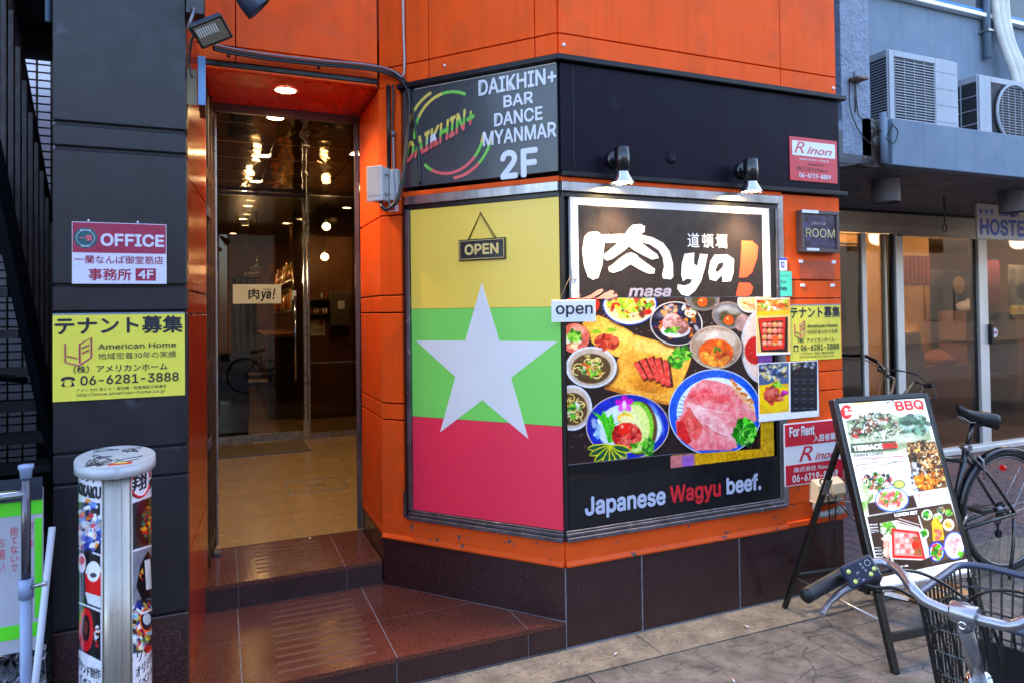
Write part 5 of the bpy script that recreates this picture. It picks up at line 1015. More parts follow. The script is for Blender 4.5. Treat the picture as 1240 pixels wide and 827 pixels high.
# upstairs windows, sill, wall pipes
BF = mat('blue_window_frame', (40, 120, 190), .4); 
for x0, x1, lb, nm in ((5.2, 6.98, 'blue framed upstairs window left of the white pipes', 0), (7.15, 9.2, 'blue framed upstairs window right of the white pipes', 1)):
    t = thing('upstairs_window', lb, 'window', (x0, 4.38, 4.36))
    wbox('window_sill', ALUW, t, x0-.1, x1+.05, 4.33, 4.399, 4.345, 4.385, .004)
    for a in ((x0, x1, 4.39, 4.43), (x0, x1, 5.4, 5.44)): wbox('frame', BF, t, a[0], a[1], 4.36, 4.398, a[2], a[3])
    for x in (x0, (x0+x1)/2, x1-.05): wbox('frame', BF, t, x, x+.05, 4.362, 4.398, 4.43, 5.4)
    wbox('glass', mat('dim_window_glass', (60, 66, 72), .1), t, x0+.05, x1-.05, 4.38, 4.3985, 4.43, 5.4)
HOSE = mat('white_hose_wrap', (206, 204, 196), .7, nvar=.12, bump=.003, bscale=20)
pp = thing('pipe_bundle', 'bundle of white wrapped hoses and a grey drain pipe on the upper wall', 'pipes', (7.0, 4.35, 3.9))
for i, (dx, r_) in enumerate(((0, .035), (.085, .04), (.17, .036))):
    MB().tube(spline([(7.02+dx*1.1, 4.34, 5.6), (7.02+dx, 4.33, 4.6), (7.0+dx*.9+.02, 4.28, 4.15), (7.08+dx, 4.2, 3.75), (7.05+dx*.8, 4.1, 3.2)], 6), r_, 10).done('hose', HOSE, pp)
MB().tube([(6.93, 4.35, 5.6), (6.93, 4.35, 3.95)], .035, 10).tube(spline([(7.35, 4.36, 4.02), (7.5, 4.36, 3.9), (7.7, 4.36, 3.85), (9.5, 4.36, 3.80)], 5), .03, 10).done('drain_pipe', GREYW, pp)
for z in (4.2, 5.0): wbox('pipe_clip', STEEL, pp, 6.88, 6.98, 4.30, 4.399, z, z+.02)
cbm = thing('wall_cable', 'thin dark cable looping down the stucco edge beside the hostel wall', 'cable', (4.08, 3.5, 3.4))
MB().tube(spline([(4.08, 3.46, 4.6), (4.07, 3.46, 3.9), (4.06, 3.46, 3.55), (4.12, 3.42, 3.42), (4.10, 3.40, 3.35)], 6), .007, 6).done('strand', BLACK, cbm)
MB().tube(spline([(3.83, 3.285, 3.05), (3.82, 3.28, 2.85), (3.90, 3.28, 2.7), (4.02, 3.28, 2.62), (4.09, 3.24, 2.66), (4.13, 3.21, 2.76)], 6), .004, 5).tube(spline([(3.88, 3.285, 3.0), (3.90, 3.28, 2.8), (4.0, 3.27, 2.78), (4.10, 3.2, 2.62), (4.16, 3.2, 2.7), (4.11, 3.2, 2.74)], 6), .004, 5).done('strand', BLACK, cbm)
br_ = thing('metal_bracket', 'small rusty metal bracket fixed on the stucco pier', 'bracket', (3.87, 3.28, 2.98))
wbox('plate', mat('rusty_metal', (130, 104, 84), .7, nvar=.3, nscale=30), br_, 3.83, 3.93, 3.22, 3.299, 3.03, 3.045); MB().tube([(3.88, 3.29, 3.10), (3.88, 3.29, 2.83)], .005, 6).done('rod', STEELD, br_)
# wires along the left end of the canopy soffit
wr = thing('loose_wires', 'dark loose wires drooping under the canopy end beside the orange building', 'cable', (3.6, 3.3, 2.5))
for k in range(4): MB().tube(spline([(3.30+.02*k, 3.1, 2.38+.02*k), (3.5, 3.2, 2.46-.012*k), (3.75, 3.25, 2.475-.006*k), (4.0, 3.27, 2.485+.01*k)], 6), .006, 5).done('strand', BLACK, wr)
# ================================================================ street opposite (reflected in glass and steel)
OP = mat('pale_render', (70, 68, 68), .8, nvar=.1, nscale=1); OP2 = mat('brown_brick_front', (62, 52, 48), .8, nvar=.15, nscale=2)
for i, (x0, x1, h, m_, lb) in enumerate(((-9, 0, 5.4, OP2, 'brown fronted building across the street, left of the camera'), (.3, 8, 5.0, OP, 'pale rendered building across the street behind the camera'), (8.3, 20, 5.2, OP2, 'brown building across the street toward the right'), (20.4, 48, 5.6, OP, 'long pale building far along the other side of the street'))):
    t = thing('opposite_building', lb, 'building', ((x0+x1)/2, -9.5, 0), 'buildings across the street')
    wbox('walls', m_, t, x0, x1, -15, -9.5, 0, h)
    n = int((x1-x0)/1.8)
    for fl_ in range(int(h//3)):
        for j in range(n): xx = x0+.5+j*(x1-x0-.6)/n; wbox('window', mat('dim_window_glass', (60, 66, 72), .1), t, xx, xx+1.1, -9.52, -9.45, .9+3*fl_, 2.3+3*fl_)
# ================================================================ illuminated menu stand
AO = Vector((2.612, 2.069, 0)); AU = Vector((.532, -.050, 0)).normalized(); LEAN = Vector((.045, .335, 1.115)).normalized()
AB = frame(AO, AU, LEAN)      # plane through the left front edge
st = thing('menu_stand', 'black A frame stand with a glowing BBQ menu panel in front of the hostel', 'sign', tuple(AO))
AL = 1.175
FRM = mat('black_aluminium', (26, 28, 30), .3, metal=.3, coat=.2)
tl_, tr_ = uv(AB, 1010, 483), uv(AB, 1117, 474)
print('aboard', tl_, tr_, uv(AB, 1180, 690), uv(AB, 1060, 700))
WB_ = .56
SW = WB_
z_top, z_bot = 1.165, .322
for u in (-.006, WB_-.022): box('front_leg', FRM, st, AB, u, u+.028, 0, z_bot-.001, -.034, -.004, .003)
for u0, u1, v0, v1 in ((-.008, .020, z_bot, z_top), (WB_-.020, WB_+.008, z_bot, z_top)): box('frame_side', FRM, st, AB, u0, u1, v0, v1, -.040, .006, .006)
for v0, v1 in ((z_top-.022, z_top+.004), (z_bot-.004, z_bot+.02)): box('frame_rail', FRM if v0 > 1 else STEEL, st, AB, .0205, WB_-.0205, v0, v1, -.038, .005, .004)
box('light_box', BLACK, st, AB, .021, WB_-.021, z_bot+.02, z_top-.023, -.030, -.006)
box('cross_bar', FRM, st, AB, .022, WB_-.023, .12, .155, -.032, -.010, .002)
MP = mat_print('backlit_print', .25, emit=.115)
K = Ink(AB, .0215, WB_-.0215, z_bot+.021, z_top-.0235, -.002, 220, 360, (236, 240, 232))
zz = lambda *p: [(920+x/3.0615, 470+y/3.0615) for x, y in p]
# terrace photo
K.poly(zz((318, 118), (480, 90), (520, 105), (615, 110), (640, 190), (560, 215), (500, 235), (345, 240)), (150, 158, 132), f=2)
K.poly(zz((300, 60), (455, 45), (470, 95), (318, 120)), (236, 236, 220)); K.bits(*zz((385, 80))[0], 24, 8, 24, 1, 3, [(240, 230, 180), (200, 214, 190), (230, 200, 190), (250, 250, 240)])
K.bits(*zz((420, 150))[0], 28, 18, 150, 1, 3.6, [(120, 140, 100), (90, 110, 80), (70, 60, 50), (190, 196, 180), (150, 90, 70), (60, 74, 60), (214, 214, 200)])
K.bits(*zz((570, 140))[0], 17, 14, 70, 1, 3.4, [(70, 96, 74), (110, 140, 120), (150, 170, 160), (200, 214, 206), (60, 70, 60)]); K.ell(*zz((545, 118))[0], 10, 5, (96, 120, 104), 0, 1, 1.5); K.ell(*zz((545, 128))[0], 8, 3, (60, 80, 70), 0, .8, 1.5)
K.poly(zz((340, 190), (440, 170), (560, 165), (620, 180), (560, 200), (350, 212)), (188, 190, 172), f=2, a=.8); K.bits(*zz((360, 165))[0], 6, 5, 20, 1, 2.4, [(80, 40, 30), (160, 60, 60), (110, 70, 40)]); K.bits(*zz((412, 150))[0], 6, 5, 16, 1, 2.4, [(80, 60, 40), (120, 90, 60)])
K.ell(*zz((322, 87))[0], 7.2, 8.6, (196, 44, 44)); K.poly(zz((318, 118), (480, 90), (482, 96), (322, 126)), (120, 126, 110), f=1, a=.8)

K.poly(zz((455, 32), (490, 28), (500, 88), (468, 92)), (210, 216, 210)); 
K.poly(zz((336, 206), (450, 196), (505, 194), (508, 224), (450, 232), (338, 240)), (84, 92, 76), f=1.5)
# interior photo right
K.poly(zz((545, 200), (650, 195), (705, 400), (600, 415), (560, 300)), (120, 92, 62), f=1.5)
K.bits(*zz((600, 235))[0], 16, 14, 70, 1, 3.4, [(70, 50, 36), (40, 32, 30), (180, 150, 110), (240, 220, 180), (120, 90, 60)]); K.ell(*zz((584, 225))[0], 3, 2.6, (255, 190, 90), f=1.5)
K.bits(*zz((640, 300))[0], 14, 24, 110, 1, 3.6, [(206, 130, 50), (240, 190, 110), (110, 70, 40), (250, 230, 190), (60, 44, 36)]); K.bits(*zz((590, 330))[0], 10, 20, 60, 1, 3, [(90, 90, 96), (200, 204, 210), (60, 56, 60), (240, 240, 240)])
K.bits(*zz((620, 345))[0], 14, 9, 50, 1, 3, [(214, 136, 40), (180, 100, 30), (240, 180, 90)])
K.poly(zz((578, 385), (700, 365), (710, 420), (590, 445)), (240, 238, 244)); 
# steak plate photo left
K.poly(zz((365, 300), (545, 270), (580, 440), (400, 470)), (226, 226, 220), f=1.5, a=.9); K.bits(*zz((440, 345))[0], 17, 10, 60, 1, 3.2, [(40, 50, 60), (200, 90, 80), (90, 140, 60), (230, 230, 236), (60, 60, 76)]); K.bits(*zz((400, 400))[0], 8, 20, 40, 1, 3, [(120, 150, 90), (230, 236, 210), (180, 190, 150)])
K.poly(zz((400, 425), (570, 395), (585, 440), (405, 470)), (70, 52, 48), f=2); K.ell(*zz((490, 412))[0], 20.5, 15, (90, 120, 190)); K.ell(*zz((490, 411))[0], 19, 13.4, (238, 238, 240)); K.bits(*zz((488, 410))[0], 15, 9, 70, 1, 3, [(206, 80, 90), (240, 170, 160), (230, 120, 110), (110, 160, 70)]); K.ell(*zz((517, 355))[0], 7.5, 5.5, (120, 130, 90)); K.ell(*zz((517, 355))[0], 6, 4, (190, 200, 120))
# lunch set
K.poly(zz((398, 475), (700, 425), (775, 635), (780, 655), (450, 712)), (66, 52, 46), f=1)
K.poly(zz((445, 500), (590, 470), (640, 620), (500, 680)), (226, 220, 210), f=1.5)
K.bits(*zz((475, 520))[0], 9, 8, 30, 1, 3, [(110, 160, 70), (230, 236, 210), (80, 120, 50)]); K.poly(zz((500, 478), (585, 468), (600, 520), (520, 500)), (90, 60, 50)); K.line(zz((510, 490), (590, 515)), 1, (236, 226, 220)); K.line(zz((515, 482), (592, 505)), .8, (236, 226, 220))
K.poly(zz((488, 518), (590, 530), (615, 632), (492, 628)), (200, 44, 50)); K.poly(zz((496, 528), (582, 538), (605, 622), (500, 618)), (214, 150, 140)); K.poly(zz((565, 550), (588, 548), (606, 620), (570, 618)), (150, 100, 70))
for i in range(4):
    for j in range(4): K.ell(*zz((508+i*18+j*1.5, 544+j*20))[0], 2.6, 2.6, [(236, 180, 170), (214, 120, 116), (240, 206, 196)][(i*2+j) % 3], 0, .9, .8)
K.ell(*zz((578, 580))[0], 5, 5, (232, 70, 50)); K.poly(zz((492, 632), (612, 637), (608, 672), (520, 680)), (56, 36, 32)); K.bits(*zz((470, 575))[0], 4, 14, 20, 1, 3, [(240, 206, 190), (220, 170, 150)])
K.poly(zz((592, 455), (708, 425), (770, 610), (640, 650)), (100, 80, 62), f=1.5)
for (x, y), rx, ry, ri, ci in (((620, 468), 6.6, 6.6, (220, 226, 206), GRN), ((660, 480), 6, 6, (216, 210, 200), [(230, 190, 150)]+GRN), ((672, 452), 4.6, 4.6, (206, 206, 206), [(90, 110, 90), (200, 160, 80)]), ((612, 538), 5, 6, (230, 230, 214), GRN), ((700, 505), 7, 7.4, (230, 220, 200), [(220, 130, 50), (240, 180, 90)]), ((652, 500), 5, 6, (230, 170, 60), [(240, 190, 80)]), ((700, 460), 4, 4, (200, 206, 200), GRN)):
    K.ell(*zz((x, y))[0], rx, ry, ri); K.bits(*zz((x, y))[0], rx*.65, ry*.6, 14, .8, 2, ci)
K.poly(zz((638, 505), (676, 500), (684, 560), (642, 566)), (236, 176, 70)); K.bits(*zz((660, 540))[0], 4, 6, 16, 1, 2.2, [(206, 90, 80), (230, 140, 120)])
K.ell(*zz((656, 604))[0], 9.6, 12.6, (44, 70, 170)); K.ell(*zz((656, 605))[0], 8, 10.6, (214, 226, 200)); K.bits(*zz((655, 606))[0], 6.4, 8.4, 50, 1, 2.6, GRN+[(214, 60, 60), (236, 120, 110), (196, 60, 180)])
K.ell(*zz((722, 582))[0], 13, 17, (90, 120, 190)); K.ell(*zz((722, 582))[0], 11.6, 15.4, (236, 214, 210)); K.bits(*zz((722, 580))[0], 8.6, 11, 46, 1.4, 3.8, [(240, 180, 176), (226, 140, 140), (248, 220, 214)]); K.bits(*zz((744, 615))[0], 3, 3, 10, 1, 2, GRN)
K.poly(zz((448, 700), (778, 630), (788, 662), (456, 724)), (236, 236, 238))
for (x, y), rx, ry, n_, pal in (((430, 140), 32, 16, 160, [(30, 40, 34), (60, 80, 60), (240, 240, 236), (110, 60, 50), (170, 180, 160)]), ((600, 230), 17, 12, 90, [(30, 24, 22), (230, 200, 150), (80, 56, 40), (150, 110, 70)]), ((645, 300), 15, 22, 120, [(250, 230, 190), (60, 40, 30), (210, 130, 50), (130, 80, 44)]), ((430, 345), 18, 10, 80, [(30, 34, 40), (240, 240, 240), (190, 60, 60), (80, 130, 60)])): K.bits(*zz((x, y))[0], rx, ry, n_, .5, 1.3, pal)
for x0, y0, x1, y1, n_ in ((352, 262, 530, 250, 16), (352, 285, 440, 272, 9), (440, 285, 535, 268, 9), (352, 300, 440, 290, 8)):
    for q_ in range(n_*2): a_ = x0+(x1-x0)*q_/(n_*2); b_ = y0+(y1-y0)*q_/(n_*2); K.line(zz((a_, b_), (a_+4, b_-1)), .9, (70, 66, 74) if q_ % 5 else (210, 60, 60), .75)
for y_ in (505, 515, 525, 590, 602, 614, 626, 638):
    for q_ in range(8): K.line(zz((404+q_*4+(y_-500)*.16, y_), (407+q_*4+(y_-500)*.16, y_-.6)), .9, (226, 222, 220), .8)
K.line(zz((320, 96), (450, 76)), .8, (190, 120, 90), .7); K.line(zz((340, 58), (450, 44)), 1.2, (230, 200, 90), .8)
K.line(zz((345, 246), (560, 206)), .6, (120, 120, 110), .5)
K.grain(.08, 2); K.build('backlit_menu', MP, st)
ER = mat('backlit_red', (226, 40, 36), .4, emit=.1); EK = mat('backlit_dark', (50, 46, 50), .4, emit=.03); EWH = mat('backlit_white', (250, 250, 250), .4, emit=.13)
zq = lambda x, y: (920+x/3.0615, 470+y/3.0615)
def ta(s_, x0, y0, x1, y1, m_, **k): a = uv(AB, *zq(x0, y0)); b = uv(AB, *zq(x1, y1)); lett(st, s_, AB, a[0], a[1], b[0], b[1]-k.get('slope', 0), -.0005, m_, **k)
ta('BBQ', 502, 90, 596, 45, ER, bold=.05); ta('TERRACE', 342, 234, 446, 206, EWH, bold=.03); ta('BBQ', 452, 228, 502, 202, ER, bold=.03); ta('DINNER COURSE', 345, 256, 452, 236, EK, bold=.01)
ta('LUNCH SET', 498, 478, 580, 456, EWH, bold=.04); ta('テラス席', 470, 84, 487, 32, EK); ta('食べ\n放題', 309, 100, 336, 72, EWH, bold=.01)
ta('¥1,980〜 Course ¥4,980', 395, 270, 530, 250, ER); ta('Set menu ······ 飲み放題付き', 352, 288, 530, 268, EK); ta('飲み放題 ···· コース料理', 356, 305, 530, 288, EK)
ta('肉フェア', 585, 408, 610, 390, ER, bold=.02); ta('Menu Special Course', 590, 420, 695, 405, EK); ta('〈 2h 〉', 620, 436, 660, 424, EK)
for y in (500, 512, 528, 596, 608, 620, 632): ta('お肉ランチ', 402+(y-500)*.2, y+9, 432+(y-500)*.2, y, EWH)
ta('11:00-15:00  ランチ営業', 560, 690, 770, 648, EK, slope=.0); ta('和牛重', 500, 668, 548, 655, EWH, bold=.01)
# rear frame
RF = frame(Vector((2.67, 2.781, 0)), AU, Vector((-.026, -.40, .94)))
rl = 1.0
for u in (0, WB_-.03): box('rear_leg', FRM, st, RF, u, u+.026, 0, rl, 0, .022, .003)
box('rear_bar', FRM, st, RF, .027, WB_-.031, .19, .22, .002, .02, .002)
for u in (.012, WB_-.016):
    a = RF(u, .20, .01); b = AB(u, .20, -.02); MB().tube([a, b], .006, 6).done('spreader', STEEL, st)
    a = RF(u, .985, .01); MB().tube([a, AB(u, 1.03, -.03)], .012, 8).done('hinge', STEELD, st)
a = RF(.0, .74, .01); MB().box(RF, -.006, .0295, .72, .80, .023, .028, .001).done('hinge_plate', STEEL, st)
# outdoor socket and pipe stub on the pier end
sk = thing('outdoor_socket', 'pair of beige outdoor socket covers under the For Rent board', 'socket', FR(1.62, .6, 0))
BE = mat('beige_plastic', (214, 196, 166), .4, nvar=.06)
for u, lb in ((1.495, 0), (1.60, 1)):
    MB().prism(frame(FR(u+.088, 0, 0), FR.W, (0, 0, 1)), [(.001, .50), (.045, .50), (.07, .535), (.062, .585), (.02, .61), (.001, .61)], 0, .088).done('cover', BE, sk)
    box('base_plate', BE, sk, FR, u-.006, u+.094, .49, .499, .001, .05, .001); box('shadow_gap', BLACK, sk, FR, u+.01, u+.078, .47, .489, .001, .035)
el = thing('conduit_elbow', 'grey plastic conduit elbow under the socket covers', 'pipe', FR(1.58, .46, 0))
MB().tube(spline([FR(1.505, .495, .035), FR(1.505, .455, .035), FR(1.52, .43, .035), FR(1.56, .42, .035), FR(1.66, .428, .035)], 6), .018, 12).done('pipe', mat('grey_pvc', (170, 166, 160), .4, nvar=.1), el)
MB().tube([FR(1.655, .428, .035), FR(1.70, .431, .035)], .024, 12).done('coupling', mat('grey_pvc', (170, 166, 160), .4), el)
MB().tube([FR(1.50, .515, .03), FR(1.74, .47, .05), FR(1.85, .45, .07)], .004, 6).done('thin_rod', STEEL, el)
pc = thing('power_cord', 'thin black power cord hanging in a loop behind the menu stand', 'cord', (3.2, 2.6, 0))
MB().tube(spline([AB(.0, .62, -.045), (2.90, 2.72, .62), (3.0, 2.78, .60), (3.03, 2.79, .40), (3.0, 2.78, .18), (3.05, 2.78, .14), (3.07, 2.79, .35), (3.10, 2.80, .58), FR(1.70, .50, .03)], 8), .004, 6).done('flex', BLACK, pc)
# ================================================================ entrance services: lights, junction box, cables
fld = thing('flood_light', 'small black floodlight on a bracket above the entrance corner', 'floodlight', (-.07, 2.86, 2.62))
FLp = frame(Vector((-.075, 2.78, 2.60)), Vector((.085, -.01, .042)), Vector((-.03, -.02, .07)))
FO = Vector((-.022, 2.74, 2.585)); fu = Vector((.9, -.25, .42)).normalized(); fn = Vector((.25, -.75, -.60)).normalized(); fv = fn.cross(fu).normalized(); FLp = frame(FO, fu, fv)
if FLp.W.dot(fn) < 0: FLp = frame(FO, fu, -fv)
box('housing', mat('blue_black_metal', (44, 56, 76), .35, metal=.3), fld, FLp, -.058, .058, -.042, .042, -.035, 0, .006)
box('bezel', BLACK, fld, FLp, -.062, .062, -.046, .046, .0005, .008, .003); box('lens', mat('frosted_lens', (120, 112, 98), .25, nvar=.05), fld, FLp, -.052, .052, -.036, .036, .0085, .0105)
for i in range(9): box('led_strip', WHITE, fld, FLp, -.046+i*.0085, -.042+i*.0085, -.004, .028, .0106, .0116)
MB().tube([FLp(-.062, 0, -.02), FLp(-.07, .03, -.03), FLp(-.02, .07, -.05), (-.10, 2.86, 2.72)], .006, 6).done('bracket', STEELD, fld)
MB().tube(spline([FLp(-.03, -.02, -.036), (-.085, 2.80, 2.58), (-.10, 2.84, 2.50), (-.09, 2.85, 2.44)], 6), .005, 6).done('cable', BLACK, fld)
spt = thing('spot_light', 'black bell shaped spotlight pointing down over the entrance header', 'spotlight', (.05, 2.8, 2.76))
so = Vector((.035, 2.74, 2.80)); sdn = Vector((.62, .1, -.55)).normalized()
MB().lathe(so, sdn, [(-.02, .018), (0, .028), (.05, .034), (.10, .05), (.145, .056), (.15, .056), (.148, .05), (.10, .03)], 28, caps=False).done('shade', mat('blue_black_metal', (44, 56, 76)), spt)
MB().lathe(so+sdn*.12, sdn, [(0, .045), (.002, .044)], 20).done('lens', mat('grey_lens', (190, 196, 200), .2), spt); MB().tube([so, so-sdn*.03, (-.10, 2.86, 2.83)], .012, 8).done('arm', BLACK, spt)
mbx = thing('equipment_box', 'black equipment box on the pillar flank above the entrance', 'box', (-.09, 2.86, 2.75)); wbox('casing', BLACK, mbx, -.108, -.045, 2.80, 2.95, 2.665, 2.80, .004); wbox('label_plate', STEELD, mbx, -.095, -.06, 2.796, 2.7995, 2.74, 2.77)
nsb = thing('side_sign', 'narrow blue edged sign box projecting at the left of the entrance head', 'sign', (-.07, 2.95, 2.45))
wbox('edge', mat('light_blue_enamel', (96, 140, 190), .4), nsb, -.072, -.045, 2.90, 2.905, 2.355, 2.545, .001); wbox('casing', BLACKT, nsb, -.07, -.047, 2.906, 3.10, 2.355, 2.545); wbox('face', mat('cream_board', (180, 160, 130), .5, nvar=.2), nsb, -.115, -.076, 2.93, 2.935, 2.36, 2.50)
jb = thing('junction_box', 'grey electrical junction box fixed on the orange column beside the door', 'electrical box', (.84, 3.5, 2.2))
jf = FF; JB = mat('light_grey_enamel', (196, 198, 196), .4, nvar=.04, streak=.08)
box('casing', JB, jb, FF, -1.045, -.955, 2.125, 2.30, .001, .085, .004)
a = uv(FF, 445, 243, .085); b = uv(FF, 474, 189, .085)
box('door', JB, jb, FF, -1.050, -.951, 2.12, 2.305, .0855, .094, .004); box('drip_line', STEELD, jb, FF, -1.04, -.955, 2.147, 2.149, .0942, .0946)
for v in (2.16, 2.26): MB().lathe(FF(-.948, v, .06), FF.U, [(0, .008), (.012, .008), (.014, 0)], 10).done('latch', STEEL, jb)
box('sticker', mat('pale_sticker', (180, 190, 210), .4), jb, FF, -.99, -.965, 2.126, 2.14, .0942, .0948); box('side_plate', JB, jb, FF, -.949, -.90, 2.13, 2.29, .001, .03, .002)
wn = thing('warning_label', 'small red and white label under the junction box', 'label', FF(-.96, 2.08, .004)); box('sheet', WHITE, wn, FF, -.975, -.915, 2.075, 2.11, .001, .003); box('red_mark', INKR, wn, FF, -.97, -.935, 2.08, 2.105, .003, .0035)
cb = thing('black_cable', 'thick black cable running over the entrance header and looping to the junction box', 'cable', (.4, 3.6, 2.8))
hp = lambda px, py, y: at(px, py, 1, y)
pts = [hp(258, 58, 3.55), hp(285, 64, 3.58), hp(330, 71, 3.60), hp(385, 77, 3.60), hp(440, 82, 3.59), hp(470, 88, 3.56), hp(486, 98, 3.50), hp(494, 112, 3.47), hp(495, 140, 3.46), hp(492, 180, 3.46), hp(486, 225, 3.46), hp(478, 246, 3.47), hp(468, 254, 3.48), hp(462, 250, 3.50), FF(-.998, 2.12, .04)]
MB().tube(spline(pts, 6), .0095, 10).tube(spline([p+Vector((.0, -.012, -.014)) for p in pts[:12]], 6), .006, 8).tube(spline([p+Vector((.006, -.004, .016)) for p in pts[1:9]], 6), .005, 8).done('sheath', mat('black_cable_sheath', (20, 20, 24), .4), cb)
MB().tube(spline([p+Vector((0, -.016, .011)) for p in pts[:7]], 6), .0045, 6).done('grey_wire', mat('grey_wire', (130, 134, 150), .4), cb)
vc = thing('cable_duct', 'short black upright cable run behind the junction box', 'cable', FF(-.96, 2.5, 0))
MB().tube([FF(-.962, 2.30, .015), FF(-.962, 2.74, .015)], .011, 8).tube(spline([FF(-.93, 2.735, .02), FF(-.925, 2.66, .02), FF(-.935, 2.5, .02), FF(-.93, 2.3, .02)], 5), .006, 6).done('sheath', BLACK, vc)
MB().tube(spline([FF(-.925, 2.47, .025), FF(-.92, 2.3, .03), FF(-.91, 2.15, .03), FF(-.93, 2.09, .03), FF(-.955, 2.12, .03)], 6), .005, 6).done('grey_wire', mat('grey_wire', (130, 134, 150), .4), vc)
MB().tube([FF(-.925, 2.46, .025), FF(-.925, 2.49, .025)], .011, 8).done('connector', STEELD, vc)
dc = thing('diagonal_cable', 'thin black cable hanging across the left part of the bar sign', 'cable', FF(-.8, 2.4, .02))
MB().tube(spline([FF(-.84, 2.70, .02), FF(-.80, 2.55, .015), FF(-.775, 2.35, .012), FF(-.77, 2.20, .012)], 6), .007, 6).done('sheath', BLACK, dc)
wc = thing('white_conduit', 'thin pale conduit rising up the orange cladding beside the door header', 'cable', FF(-.86, 3.2, 0))
MB().tube(spline([FF(-.875, 4.8, .008), FF(-.868, 3.2, .008), FF(-.862, 2.85, .008), FF(-.87, 2.775, .012), FF(-.895, 2.76, .02)], 5), .006, 8).done('tube', mat('pale_conduit', (170, 168, 170), .4), wc)
# lobby notices and meter box seen through the side light
bw = frame((0, 8.845, 0), (1, 0, 0))
mtb = thing('meter_cabinet', 'grey steel meter cabinet on the brown wall behind the glass side light', 'cabinet', (1.38, 8.8, 1.6)); box('casing', mat('bronze_grey_metal', (110, 100, 84), .45, metal=.3), mtb, bw, 1.27, 1.50, 1.38, 1.80, 0, .09, .004); box('notice', WHITE, mtb, bw, 1.36, 1.44, 1.59, 1.69, .0905, .092)
ntc = thing('paper_notice', 'white notice with a red stamp on the brown wall behind the side light', 'notice', (1.12, 8.8, 1.36)); box('sheet', mat('paper_white', (200, 192, 176)), ntc, bw, 1.035, 1.21, 1.265, 1.46, 0, .003); MB().lathe(bw(1.16, 1.42, .003), bw.W, [(0, .028), (.001, .028)], 16).done('stamp', INKR, ntc)
for v in (1.30, 1.32, 1.34): box('text_line', INKK, ntc, bw, 1.05, 1.19, v, v+.005, .003, .0035)
shl = thing('wall_rack', 'steel edged rack with small bottles behind the glass side light', 'rack', (1.12, 8.8, 1.6)); box('back', BLACK, shl, bw, 1.03, 1.26, 1.53, 1.70, 0, .004)
for a in ((1.03, 1.26, 1.52, 1.53), (1.03, 1.26, 1.695, 1.705), (1.02, 1.03, 1.52, 1.705)): box('edge', STEEL, shl, bw, *a, 0, .06)
for i in range(6): MB().lathe(bw(1.05+i*.035, 1.531, .03), (0, 0, 1), [(0, .012), (.04, .012), (.055, .005), (.07, .005)], 8).done('bottle', [INKR, WHITE, BE][i % 3], shl)
wc2 = thing('toilet_sign', 'small red and white figure signs on the brown wall above the rack', 'sign', (1.17, 8.8, 1.76)); box('plate', mat('bronze_plate', (110, 70, 50), .5), wc2, bw, 1.15, 1.25, 1.72, 1.80, 0, .004); box('figure', WHITE, wc2, bw, 1.165, 1.185, 1.73, 1.79, .004, .005); box('figure', INKR, wc2, bw, 1.21, 1.23, 1.73, 1.79, .004, .005)
# dark shop furniture behind the glass door
for i, (x, y, lb) in enumerate(((.02, 7.85, 'first'), (.30, 9.2, 'second'), (.34, 10.3, 'third'), (.38, 11.4, 'farthest'))):
    if i == 0:
        t = thing('black_cabinet', 'black waist high cabinet just behind the inner glass door', 'cabinet', (x+.1, y, .241)); wbox('casing', BLACK, t, x-.03, x+.26, y, y+.35, .25, 1.12, .004); wbox('top', BLACKG, t, x-.04, x+.27, y-.01, y+.36, 1.122, 1.14); P_ = frame((x, y, 0), (1, 0, 0)); lett(t, 'BE', P_, 0, .86, .1, .93, .002, WHITE)
    else:
        t = thing('dining_chair', lb+' dark chair in the row behind the glass door', 'chair', (x, y, .241), 'dark chairs in the shop row'); C_ = mat('dark_chair', (44, 40, 46), .5)
        wbox('seat', C_, t, x, x+.4, y, y+.4, .66, .70, .005); wbox('backrest', C_, t, x+.38, x+.41, y, y+.4, .72, 1.15, .005)
        for dx in (.01, .36):
            for dy in (.01, .36): wbox('leg', C_, t, x+dx, x+dx+.03, y+dy, y+dy+.03, .241, .66)
ctn = thing('white_curtain', 'pale cloth hanging at the left behind the inner glass door', 'curtain', (.1, 8.6, 1.3)); mb = MB()
for i in range(24): a = i/24; mb.poly([(.12+.012*i, 8.6+.02*math.sin(i), .9), (.132+.012*i, 8.6+.02*math.sin(i+1), .9), (.132+.012*i, 8.6+.02*math.sin(i+1), 1.95), (.12+.012*i, 8.6+.02*math.sin(i), 1.95)])
mb.done('cloth', mat('pale_cloth', (120, 108, 90), .8), ctn); wbox('rod', BLACK, ctn, .08, .45, 8.59, 8.61, 1.95, 1.97)

